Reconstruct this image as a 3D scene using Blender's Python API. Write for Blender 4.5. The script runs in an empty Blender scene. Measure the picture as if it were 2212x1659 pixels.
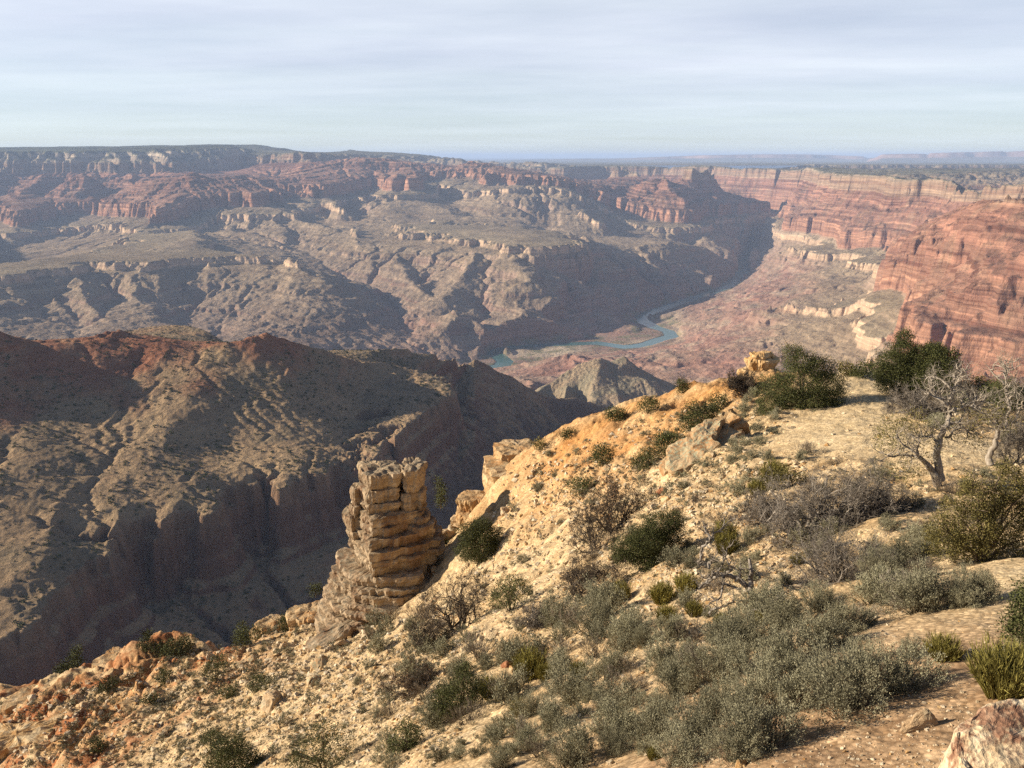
import bpy, bmesh, math, random
import numpy as np
from mathutils import Vector, Matrix
R = math.radians
scene = bpy.context.scene
random.seed(7)

# ------------------------------------------------------------------ camera
FPX = 1853.0                      # focal length in pixels of a 2212 x 1659 view of the photograph
PITCH = math.atan((829.5 - 338.0) / FPX)
cam_data = bpy.data.cameras.new("camera")
cam = bpy.data.objects.new("camera", cam_data)
scene.collection.objects.link(cam)
cam.location = (0, 0, 0)
cam.rotation_euler = (math.pi / 2 - PITCH, 0, 0)
cam_data.sensor_width = 36.0
cam_data.lens = 36.0 * FPX / 2212.0
cam_data.clip_start = 0.1
cam_data.clip_end = 400000.0
scene.camera = cam

# ------------------------------------------------------------------ sun and sky
SUN_EL = R(20.0)
SUN_AZ = R(87.0)                 # measured to the left of the viewing direction
sdir = Vector((-math.sin(SUN_AZ) * math.cos(SUN_EL), math.cos(SUN_AZ) * math.cos(SUN_EL), math.sin(SUN_EL)))
sun_data = bpy.data.lights.new("sun", 'SUN')
sun_data.energy = 5.0
sun_data.angle = R(0.6)
sun_data.color = (1.0, 0.85, 0.64)
sun = bpy.data.objects.new("sun", sun_data)
sun.rotation_euler = sdir.to_track_quat('Z', 'Y').to_euler()
scene.collection.objects.link(sun)

world = bpy.data.worlds.new("World")
scene.world = world
world.use_nodes = True
wn = world.node_tree.nodes
wl = world.node_tree.links
for n in list(wn):
    wn.remove(n)
w_out = wn.new("ShaderNodeOutputWorld")
w_bg = wn.new("ShaderNodeBackground")
w_sky = wn.new("ShaderNodeTexSky")
w_sky.sky_type = 'NISHITA'
w_sky.sun_disc = False
w_sky.sun_elevation = SUN_EL
w_sky.sun_rotation = -SUN_AZ
w_sky.altitude = 2200
w_sky.air_density = 1.0
w_sky.dust_density = 0.6
w_sky.ozone_density = 1.5
w_bg.inputs[1].default_value = 0.05
w_tc = wn.new("ShaderNodeTexCoord")
w_sep = wn.new("ShaderNodeSeparateXYZ")
wl.new(w_tc.outputs['Generated'], w_sep.inputs[0])
def wmath(op, a, b=None, clamp=False):
    n = wn.new("ShaderNodeMath"); n.operation = op; n.use_clamp = clamp
    for i, v in enumerate((a, b)):
        if v is None: continue
        if isinstance(v, (int, float)): n.inputs[i].default_value = v
        else: wl.new(v, n.inputs[i])
    return n.outputs[0]
# a thin high cloud sheet: the direction projected on a plane overhead
w_z = wmath('MAXIMUM', w_sep.outputs[2], 0.0)
w_zz = wmath('ADD', w_z, 0.035)
w_cx = wmath('DIVIDE', w_sep.outputs[0], w_zz)
w_cy = wmath('DIVIDE', w_sep.outputs[1], w_zz)
w_comb = wn.new("ShaderNodeCombineXYZ")
wl.new(wmath('ADD', w_cx, wmath('MULTIPLY', w_cy, 0.12)), w_comb.inputs[0])
wl.new(wmath('MULTIPLY', w_cy, 1.0), w_comb.inputs[1])
def wnoise(scale, detail, rough, sx, sy, off=0.0):
    m = wn.new("ShaderNodeMapping")
    m.inputs['Scale'].default_value = (sx, sy, 1)
    m.inputs['Location'].default_value = (off, off * 0.7, 0)
    wl.new(w_comb.outputs[0], m.inputs[0])
    t = wn.new("ShaderNodeTexNoise")
    t.inputs['Scale'].default_value = scale
    t.inputs['Detail'].default_value = detail
    t.inputs['Roughness'].default_value = rough
    wl.new(m.outputs[0], t.inputs['Vector'])
    return t.outputs['Fac']
n_big = wnoise(0.22, 5, 0.55, 0.8, 1.1, 3.0)
n_fine = wnoise(0.9, 8, 0.66, 0.6, 1.0, 11.0)
w_mix = wmath('ADD', wmath('MULTIPLY', n_big, 0.75), wmath('MULTIPLY', n_fine, 0.25))
w_r = wn.new("ShaderNodeMapRange")
w_r.inputs['From Min'].default_value = 0.28
w_r.inputs['From Max'].default_value = 0.68
wl.new(w_mix, w_r.inputs['Value'])
# the sheet is thicker overhead and thins out towards the horizon
w_h = wn.new("ShaderNodeMapRange")
w_h.inputs['From Min'].default_value = 0.01
w_h.inputs['From Max'].default_value = 0.12
w_h.inputs['To Min'].default_value = 0.62
w_h.inputs['To Max'].default_value = 0.95
wl.new(w_z, w_h.inputs['Value'])
w_cov = wmath('MULTIPLY', wmath('ADD', wmath('MULTIPLY', w_r.outputs[0], 0.55), 0.45), w_h.outputs[0], True)
# clear blue sky higher up
w_up = wn.new("ShaderNodeMapRange")
w_up.inputs['From Min'].default_value = 0.20
w_up.inputs['From Max'].default_value = 0.36
w_up.inputs['To Min'].default_value = 1.0
w_up.inputs['To Max'].default_value = 0.08
wl.new(w_z, w_up.inputs['Value'])
w_cov = wmath('MULTIPLY', w_cov, w_up.outputs[0], True)
# cloud tone: bright veil with greyer thick bands
n_tone = wnoise(0.30, 5, 0.6, 0.7, 1.2, 27.0)
w_tr = wn.new("ShaderNodeValToRGB")
w_tr.color_ramp.elements[0].position = 0.35
w_tr.color_ramp.elements[0].color = (10.4, 10.9, 11.7, 1)
w_tr.color_ramp.elements[1].position = 0.62
w_tr.color_ramp.elements[1].color = (8.6, 9.0, 10.4, 1)
wl.new(n_tone, w_tr.inputs[0])
w_m = wn.new("ShaderNodeMix"); w_m.data_type = 'RGBA'
wl.new(w_cov, w_m.inputs[0])
wl.new(w_sky.outputs[0], w_m.inputs[6])
w_hm = wn.new("ShaderNodeMapRange")
w_hm.inputs['From Min'].default_value = 0.0
w_hm.inputs['From Max'].default_value = 0.09
w_hm.inputs['To Min'].default_value = 0.85
w_hm.inputs['To Max'].default_value = 0.0
wl.new(w_z, w_hm.inputs['Value'])
w_tm = wn.new("ShaderNodeMix"); w_tm.data_type = 'RGBA'
wl.new(w_hm.outputs[0], w_tm.inputs[0])
wl.new(w_tr.outputs[0], w_tm.inputs[6])
w_tm.inputs[7].default_value = (9.2, 10.5, 11.1, 1)
wl.new(w_tm.outputs[2], w_m.inputs[7])
wl.new(w_m.outputs[2], w_bg.inputs[0])
wl.new(w_bg.outputs[0], w_out.inputs[0])

scene.view_settings.view_transform = 'Standard'
scene.view_settings.look = 'None'
scene.view_settings.exposure = 1.0
scene.view_settings.gamma = 1.0
scene.render.engine = 'CYCLES'
scene.cycles.use_denoising = False
scene.cycles.max_bounces = 5
scene.cycles.diffuse_bounces = 2
scene.cycles.glossy_bounces = 2
scene.cycles.transmission_bounces = 2
scene.cycles.volume_bounces = 1
scene.cycles.transparent_max_bounces = 4
scene.cycles.use_adaptive_sampling = False
scene.cycles.adaptive_threshold = 0.02

# ------------------------------------------------------------------ picture geometry
SP, CP = math.sin(PITCH), math.cos(PITCH)
def slope_t(py):
    v = (829.5 - np.asarray(py, float)) / FPX
    return (-SP + v * CP) / (CP + v * SP)
def fwd(py):
    v = (829.5 - np.asarray(py, float)) / FPX
    return CP + v * SP
def ptd(px, py, D):
    """world point seen at (px, py) at the forward distance D"""
    w = D / fwd(py)
    return (float((px - 1106.0) / FPX * w), float(D), float(D * slope_t(py)))
def ptz(px, py, z):
    return ptd(px, py, z / float(slope_t(py)))
def pxd(px, D, z):
    """world point in column px at the forward distance D and height z"""
    a = z / D
    v = (a * CP + SP) / (CP - a * SP)
    w = D / (CP + v * SP)
    return (float((px - 1106.0) / FPX * w), float(D), float(z))

def link(o):
    scene.collection.objects.link(o)
    return o
def tag(o, label=None, cat=None, group=None, kind=None):
    if label: o['label'] = label
    if cat: o['category'] = cat
    if group: o['group'] = group
    if kind: o['kind'] = kind
    return o
# ------------------------------------------------------------------ noise and grids
def _hash(ix, iy, seed):
    h = (ix.astype(np.int64) * 374761393 + iy.astype(np.int64) * 668265263 + seed * 1442695041) & 0xFFFFFFFF
    h = ((h ^ (h >> 13)) * 1274126177) & 0xFFFFFFFF
    h = (h ^ (h >> 16)) & 0xFFFF
    return h
_GA = np.arange(64) * (2 * np.pi / 64)
_GX, _GY = np.cos(_GA), np.sin(_GA)
def perlin(x, y, seed=0):
    x0 = np.floor(x); y0 = np.floor(y)
    fx = x - x0; fy = y - y0
    x0 = x0.astype(np.int64); y0 = y0.astype(np.int64)
    u = fx * fx * fx * (fx * (fx * 6 - 15) + 10)
    v = fy * fy * fy * (fy * (fy * 6 - 15) + 10)
    def g(dx, dy):
        k = _hash(x0 + dx, y0 + dy, seed) & 63
        return _GX[k] * (fx - dx) + _GY[k] * (fy - dy)
    a = g(0, 0); b = g(1, 0); c = g(0, 1); d = g(1, 1)
    return (a + u * (b - a)) * (1 - v) + (c + u * (d - c)) * v
def fbm(x, y, octaves=4, seed=0, gain=0.5):
    s = 0.0; a = 1.0
    for i in range(octaves):
        s = s + a * perlin(x + 17.3 * i, y - 9.1 * i, seed + i)
        x = x * 2.03; y = y * 2.03; a *= gain
    return s
def ridged(x, y, octaves=4, seed=0, gain=0.5):
    s = 0.0; a = 1.0
    for i in range(octaves):
        s = s + a * (1 - np.abs(perlin(x + 5.7 * i, y + 3.1 * i, seed + i)) * 2.0)
        x = x * 2.1; y = y * 2.1; a *= gain
    return s

def smooth_grid(a, n=1):
    for _ in range(n):
        p = np.pad(a, 1, mode='edge')
        a = (p[:-2, 1:-1] + p[2:, 1:-1] + p[1:-1, :-2] + p[1:-1, 2:] + 4 * p[1:-1, 1:-1]) / 8
    return a

def membrane(fixed, value, iters=70):
    """smooth surface through the fixed cells, coarse to fine"""
    ny, nx = fixed.shape
    if min(nx, ny) > 12:
        hy, hx = (ny + 1) // 2, (nx + 1) // 2
        f = np.zeros((hy * 2, hx * 2)); v = np.zeros((hy * 2, hx * 2))
        f[:ny, :nx] = fixed; v[:ny, :nx] = np.where(fixed, value, 0)
        cnt = f.reshape(hy, 2, hx, 2).sum((1, 3)); sm = (v * (f > 0)).reshape(hy, 2, hx, 2).sum((1, 3))
        c = membrane(cnt > 0, np.where(cnt > 0, sm / np.maximum(cnt, 1), 0), iters)
        h = np.repeat(np.repeat(c, 2, 0), 2, 1)[:ny, :nx]
    else:
        m = value[fixed].mean() if fixed.any() else 0.0
        h = np.full(fixed.shape, m)
        iters = 300
    h = np.where(fixed, value, h)
    for _ in range(iters):
        p = np.pad(h, 1, mode='edge')
        a = (p[:-2, 1:-1] + p[2:, 1:-1] + p[1:-1, :-2] + p[1:-1, 2:]) * 0.25
        h = np.where(fixed, value, a)
    return h

def fill_pits(h):
    """priority flood: the surface water would need to run off everywhere"""
    import heapq
    ny, nx = h.shape
    W = nx + 2
    big = np.full((ny + 2, nx + 2), np.inf); big[1:-1, 1:-1] = h
    hl = big.ravel().tolist()
    done = np.ones((ny + 2, nx + 2), bool); done[1:-1, 1:-1] = False
    edge = np.zeros_like(done); edge[1, 1:-1] = edge[-2, 1:-1] = True; edge[1:-1, 1] = edge[1:-1, -2] = True
    done |= edge
    dl = bytearray(done.ravel().astype(np.uint8).tobytes())
    heap = [(hl[i], i) for i in np.nonzero(edge.ravel())[0].tolist()]
    heapq.heapify(heap)
    nb = (1, -1, W, -W, W + 1, W - 1, -W + 1, -W - 1)
    pop, push = heapq.heappop, heapq.heappush
    while heap:
        z, i = pop(heap)
        z += 0.02
        for d in nb:
            j = i + d
            if not dl[j]:
                dl[j] = 1
                if hl[j] < z: hl[j] = z
                push(heap, (hl[j], j))
    return np.array(hl).reshape(ny + 2, nx + 2)[1:-1, 1:-1]

def erode(h, fixed, cell, steps, kdt, diff, cap=800.0, seed=3, kmap=None):
    """stream power erosion (implicit) with a little hillslope creep"""
    ny, nx = h.shape
    n = ny * nx
    idx = np.arange(n).reshape(ny, nx)
    fx = fixed.ravel()
    rnd = np.random.RandomState(seed)
    jit = 1 + 0.35 * rnd.rand(8, ny, nx)
    for it in range(steps):
        f = fill_pits(h)
        p = np.pad(f, 1, mode='edge')
        ip = np.pad(idx, 1, mode='edge')
        best = np.zeros((ny, nx)); rec = idx.copy(); dist = np.full((ny, nx), cell)
        for k, (dy, dx, L) in enumerate(((0, 1, 1), (1, 0, 1), (0, -1, 1), (-1, 0, 1), (1, 1, 1.4142), (1, -1, 1.4142), (-1, 1, 1.4142), (-1, -1, 1.4142))):
            q = p[1 + dy:1 + dy + ny, 1 + dx:1 + dx + nx]
            s = (f - q) / L * jit[k]
            m = s > best
            best = np.where(m, s, best)
            rec = np.where(m, ip[1 + dy:1 + dy + ny, 1 + dx:1 + dx + nx], rec)
            dist = np.where(m, cell * L, dist)
        order = np.argsort(f.ravel())
        recl = rec.ravel().tolist()
        A = [cell * cell] * n
        ol = order.tolist()
        for i in reversed(ol):
            r = recl[i]
            if r != i: A[r] += A[i]
        F = kdt * np.minimum(np.sqrt(np.array(A)), cap) / dist.ravel()
        if kmap is not None: F = F * kmap.ravel()
        F[fx] = 0
        F = F.tolist()
        hl = h.ravel().tolist()
        for i in ol:
            r = recl[i]
            if r != i:
                g = F[i]
                if g:
                    d = hl[r]
                    if hl[i] > d: hl[i] = (hl[i] + g * d) / (1 + g)
        h2 = np.array(hl).reshape(ny, nx)
        if diff > 0:
            s = smooth_grid(h2, 1)
            h2 = np.where(fixed, h2, h2 + diff * (s - h2))
        h = h2
    return h

class Skeleton:
    def __init__(self, x0, x1, y0, y1, cell):
        self.x0, self.y0, self.cell = x0, y0, cell
        self.nx = int((x1 - x0) / cell) + 1
        self.ny = int((y1 - y0) / cell) + 1
        self.sum = np.zeros((self.ny, self.nx)); self.cnt = np.zeros((self.ny, self.nx))
        self.hard = np.zeros((self.ny, self.nx), bool)
        self.X, self.Y = np.meshgrid(x0 + np.arange(self.nx) * cell, y0 + np.arange(self.ny) * cell)
    def line(self, pts, hard=False, width=0.0, wob=0.0, seed=1):
        pts = np.array(pts, float)
        for a, b in zip(pts[:-1], pts[1:]):
            L = math.hypot(b[0] - a[0], b[1] - a[1])
            n = max(2, int(L / (self.cell * 0.5)))
            t = np.linspace(0, 1, n)
            q = a[None] + (b - a)[None] * t[:, None]
            if wob:
                nx_, ny_ = -(b[1] - a[1]) / max(L, 1), (b[0] - a[0]) / max(L, 1)
                w = wob * fbm(q[:, 0] / (wob * 6), q[:, 1] / (wob * 6), 3, seed) * np.minimum(1, np.minimum(t, 1 - t) * L / (wob * 2) )
                q[:, 0] += nx_ * w; q[:, 1] += ny_ * w
            offs = [(0, 0)]
            if width:
                r = int(width / self.cell)
                offs = [(i, j) for i in range(-r, r + 1) for j in range(-r, r + 1) if i * i + j * j <= r * r + 0.5]
            for i, j in offs:
                ix = np.rint((q[:, 0] - self.x0) / self.cell).astype(int) + i
                iy = np.rint((q[:, 1] - self.y0) / self.cell).astype(int) + j
                ok = (ix >= 0) & (ix < self.nx) & (iy >= 0) & (iy < self.ny)
                np.add.at(self.sum, (iy[ok], ix[ok]), q[ok, 2]); np.add.at(self.cnt, (iy[ok], ix[ok]), 1)
                if hard: self.hard[iy[ok], ix[ok]] = True
    def poly(self, pts):
        """fill a polygon with the plane-ish field fitted through its corners"""
        pts = np.array(pts, float)
        x, y = self.X, self.Y
        ins = np.zeros(x.shape, bool)
        j = len(pts) - 1
        for i in range(len(pts)):
            xi, yi, xj, yj = pts[i, 0], pts[i, 1], pts[j, 0], pts[j, 1]
            c = ((yi > y) != (yj > y)) & (x < (xj - xi) * (y - yi) / (yj - yi + 1e-9) + xi)
            ins ^= c
            j = i
        A = np.c_[pts[:, :2], np.ones(len(pts))]
        co = np.linalg.lstsq(A, pts[:, 2], rcond=None)[0]
        z = co[0] * x + co[1] * y + co[2]
        self.sum[ins] += z[ins]; self.cnt[ins] += 1
    def get(self):
        f = self.cnt > 0
        return f, np.where(f, self.sum / np.maximum(self.cnt, 1), 0)

def bilinear(grid, x0, y0, cell, x, y):
    ny, nx = grid.shape
    fx = np.clip((x - x0) / cell, 0, nx - 1.001); fy = np.clip((y - y0) / cell, 0, ny - 1.001)
    ix = fx.astype(int); iy = fy.astype(int)
    u = fx - ix; v = fy - iy
    return (grid[iy, ix] * (1 - u) + grid[iy, ix + 1] * u) * (1 - v) + (grid[iy + 1, ix] * (1 - u) + grid[iy + 1, ix + 1] * u) * v

def bicubic(grid, x0, y0, cell, x, y):
    ny, nx = grid.shape
    fx = np.clip((x - x0) / cell, 1, nx - 3.001); fy = np.clip((y - y0) / cell, 1, ny - 3.001)
    ix = fx.astype(int); iy = fy.astype(int)
    u = fx - ix; v = fy - iy
    def w(t):
        return (-0.5 * t + t * t - 0.5 * t ** 3, 1 - 2.5 * t * t + 1.5 * t ** 3, 0.5 * t + 2 * t * t - 1.5 * t ** 3, -0.5 * t * t + 0.5 * t ** 3)
    wx = w(u); wy = w(v)
    out = 0
    for j in range(4):
        row = 0
        for i in range(4):
            row = row + wx[i] * grid[iy + j - 1, ix + i - 1]
        out = out + wy[j] * row
    return out

def idw(pts, x, y, p=2.0, eps=1.0):
    n = 0.0; d = 0.0
    for (a, b, v) in pts:
        w = 1.0 / (((x - a) ** 2 + (y - b) ** 2) ** (p / 2) + eps)
        n = n + w * v; d = d + w
    return n / d

class Strata:
    """monotone map that turns smooth slopes into cliffs and benches"""
    def __init__(self, layers):
        zs = [layers[0][0]]; bs = [0.0]
        for top, bot, w in layers:
            bs.append(bs[-1] - (top - bot) / w); zs.append(bot)
        zs = np.array(zs); bs = np.array(bs)
        k = (zs[0] - zs[-1]) / (bs[0] - bs[-1])
        bs = zs[0] + (bs - bs[0]) * k
        self.z = zs[::-1].copy(); self.b = bs[::-1].copy()
    def to_b(self, z): return np.interp(z, self.z, self.b)
    def to_z(self, b):
        z = np.interp(b, self.b, self.z)
        return z + np.maximum(0, b - self.b[-1]) + np.minimum(0, b - self.b[0])

def grid_mesh(name, X, Y, Z, attrs=None, mat=None, smooth=True, flip=False):
    ny, nx = X.shape
    co = np.stack([X, Y, Z], -1).reshape(-1, 3).astype(np.float32)
    i = np.arange(ny * nx).reshape(ny, nx)
    q = np.stack([i[:-1, :-1], i[:-1, 1:], i[1:, 1:], i[1:, :-1]], -1).reshape(-1, 4)
    if flip: q = q[:, ::-1]
    me = bpy.data.meshes.new(name)
    me.vertices.add(len(co)); me.vertices.foreach_set('co', co.ravel())
    me.loops.add(q.size); me.loops.foreach_set('vertex_index', q.ravel().astype(np.int32))
    me.polygons.add(len(q))
    me.polygons.foreach_set('loop_start', np.arange(0, q.size, 4, dtype=np.int32))
    me.polygons.foreach_set('use_smooth', np.full(len(q), smooth))
    for k, v in (attrs or {}).items():
        a = me.attributes.new(k, 'FLOAT', 'POINT'); a.data.foreach_set('value', np.asarray(v, np.float32).ravel())
    me.update(calc_edges=True)
    if mat: me.materials.append(mat)
    return link(bpy.data.objects.new(name, me))

def soup_mesh(name, verts, faces, mat=None, smooth=False, attrs=None, mats=None, fmat=None):
    """verts (n,3), faces: list of int arrays of equal length rows (m,k)"""
    me = bpy.data.meshes.new(name)
    verts = np.asarray(verts, np.float32)
    me.vertices.add(len(verts)); me.vertices.foreach_set('co', verts.ravel())
    loops = np.concatenate([np.asarray(f).ravel() for f in faces]).astype(np.int32)
    tot = np.concatenate([np.full(len(f), np.asarray(f).shape[1]) for f in faces]).astype(np.int32)
    st = np.concatenate([[0], np.cumsum(tot)[:-1]]).astype(np.int32)
    me.loops.add(len(loops)); me.loops.foreach_set('vertex_index', loops)
    me.polygons.add(len(tot)); me.polygons.foreach_set('loop_start', st)
    me.polygons.foreach_set('use_smooth', np.full(len(tot), smooth))
    for k, v in (attrs or {}).items():
        a = me.attributes.new(k, 'FLOAT', 'POINT'); a.data.foreach_set('value', np.asarray(v, np.float32).ravel())
    for m in (mats or ([mat] if mat else [])): me.materials.append(m)
    if fmat is not None: me.polygons.foreach_set('material_index', np.asarray(fmat, np.int32))
    me.update(calc_edges=True)
    return me

def nonuniform(segs):
    out = []
    for a, b, n in segs:
        out.append(np.linspace(a, b, n, endpoint=False))
    out.append(np.array([segs[-1][1]]))
    return np.concatenate(out)

def carve(h, X, Y, x0, y0, cell, pts, sl, up, reach=1600.0, rough=0.0, seed=5):
    """raise a crest (up) or sink a valley along a polyline with straight side slopes"""
    pts = np.array(pts, float)
    i0 = max(0, int((pts[:, 0].min() - reach - x0) / cell)); i1 = min(h.shape[1], int((pts[:, 0].max() + reach - x0) / cell) + 2)
    j0 = max(0, int((pts[:, 1].min() - reach - y0) / cell)); j1 = min(h.shape[0], int((pts[:, 1].max() + reach - y0) / cell) + 2)
    if i1 <= i0 or j1 <= j0: return h
    x = X[j0:j1, i0:i1]; y = Y[j0:j1, i0:i1]
    best = np.full(x.shape, -1e9 if up else 1e9)
    for a, b in zip(pts[:-1], pts[1:]):
        dx, dy = b[0] - a[0], b[1] - a[1]
        t = np.clip(((x - a[0]) * dx + (y - a[1]) * dy) / (dx * dx + dy * dy + 1e-9), 0, 1)
        d = np.hypot(x - a[0] - t * dx, y - a[1] - t * dy)
        z = a[2] + (b[2] - a[2]) * t
        k = sl * (1 + rough * fbm(x / 500, y / 500, 3, seed))
        f = z - k * d if up else z + k * d
        f = np.where(d < reach, f, -1e9 if up else 1e9)
        best = np.maximum(best, f) if up else np.minimum(best, f)
    w = h[j0:j1, i0:i1]
    h = h.copy()
    h[j0:j1, i0:i1] = np.maximum(w, best) if up else np.minimum(w, best)
    return h

def soft_region(pts, x, y, soft):
    """1 inside a plan polygon, falling to 0 over the distance soft (sampled by distance to its edges)"""
    ins = np.zeros(x.shape, bool); dist = np.full(x.shape, 1e9)
    j = len(pts) - 1
    for i in range(len(pts)):
        xi, yi = pts[i][0], pts[i][1]; xj, yj = pts[j][0], pts[j][1]
        ins ^= ((yi > y) != (yj > y)) & (x < (xj - xi) * (y - yi) / (yj - yi + 1e-9) + xi)
        dx, dy = xj - xi, yj - yi
        t = np.clip(((x - xi) * dx + (y - yi) * dy) / (dx * dx + dy * dy + 1e-9), 0, 1)
        dist = np.minimum(dist, np.hypot(x - xi - t * dx, y - yi - t * dy)); j = i
    return np.clip(np.where(ins, 0.5 + dist / soft, 0.5 - dist / soft), 0, 1)

# ------------------------------------------------------------------ materials
class MB:
    """small helper to write node trees"""
    def __init__(self, name, rough=0.9, spec=0.1):
        self.m = bpy.data.materials.new(name); self.m.use_nodes = True
        self.t = self.m.node_tree; self.n = self.t.nodes; self.l = self.t.links
        self.bsdf = self.n['Principled BSDF']
        self.bsdf.inputs['Roughness'].default_value = rough
        self.bsdf.inputs['Specular IOR Level'].default_value = spec
    def new(self, t): return self.n.new(t)
    def put(self, sock, v):
        if isinstance(v, bpy.types.NodeSocket): self.l.new(v, sock)
        elif isinstance(v, (tuple, list)) and len(v) == 3 and sock.type == 'RGBA': sock.default_value = (*v, 1)
        else: sock.default_value = v
    def math(self, op, a, b=0.0, clamp=False):
        n = self.new('ShaderNodeMath'); n.operation = op; n.use_clamp = clamp
        self.put(n.inputs[0], a); self.put(n.inputs[1], b); return n.outputs[0]
    def attr(self, k):
        n = self.new('ShaderNodeAttribute'); n.attribute_name = k; return n.outputs['Fac']
    def pos(self):
        if not hasattr(self, '_g'): self._g = self.new('ShaderNodeNewGeometry')
        return self._g.outputs['Position']
    def normal_z(self):
        self.pos(); s = self.new('ShaderNodeSeparateXYZ'); self.l.new(self._g.outputs['True Normal'], s.inputs[0]); return s.outputs[2]
    def snormal_z(self):
        self.pos(); s = self.new('ShaderNodeSeparateXYZ'); self.l.new(self._g.outputs['Normal'], s.inputs[0]); return s.outputs[2]
    def obj(self):
        n = self.new('ShaderNodeTexCoord'); return n.outputs['Object']
    def map(self, v, scale=(1, 1, 1), loc=(0, 0, 0)):
        n = self.new('ShaderNodeMapping'); self.l.new(v, n.inputs[0])
        n.inputs['Scale'].default_value = scale; n.inputs['Location'].default_value = loc; return n.outputs[0]
    def noise(self, v, scale, detail=4, rough=0.55, out='Fac'):
        n = self.new('ShaderNodeTexNoise'); self.l.new(v, n.inputs['Vector'])
        n.inputs['Scale'].default_value = scale; n.inputs['Detail'].default_value = detail; n.inputs['Roughness'].default_value = rough
        return n.outputs[out]
    def voronoi(self, v, scale, out='Distance', feature='F1', rnd=1.0):
        n = self.new('ShaderNodeTexVoronoi'); n.feature = feature; self.l.new(v, n.inputs['Vector'])
        n.inputs['Scale'].default_value = scale; n.inputs['Randomness'].default_value = rnd; return n.outputs[out]
    def ramp(self, fac, stops, interp='LINEAR'):
        n = self.new('ShaderNodeValToRGB'); n.color_ramp.interpolation = interp
        e = n.color_ramp.elements
        while len(e) < len(stops): e.new(0.5)
        for el, (p, c) in zip(e, stops):
            el.position = p; el.color = (*c, 1) if isinstance(c, (tuple, list)) else (c, c, c, 1)
        self.put(n.inputs[0], fac); return n.outputs[0]
    def range(self, v, a, b, c=0.0, d=1.0):
        n = self.new('ShaderNodeMapRange'); self.put(n.inputs['Value'], v)
        n.inputs['From Min'].default_value = a; n.inputs['From Max'].default_value = b
        n.inputs['To Min'].default_value = c; n.inputs['To Max'].default_value = d; return n.outputs[0]
    def mix(self, f, a, b, mode='MIX'):
        n = self.new('ShaderNodeMix'); n.data_type = 'RGBA'; n.blend_type = mode
        self.put(n.inputs[0], f); self.put(n.inputs[6], a); self.put(n.inputs[7], b); return n.outputs[2]
    def bump(self, h, strength=0.5, dist=0.1):
        n = self.new('ShaderNodeBump'); n.inputs['Strength'].default_value = strength; n.inputs['Distance'].default_value = dist
        self.l.new(h, n.inputs['Height']); self.l.new(n.outputs[0], self.bsdf.inputs['Normal'])
    def color(self, c): self.put(self.bsdf.inputs['Base Color'], c)

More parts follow.
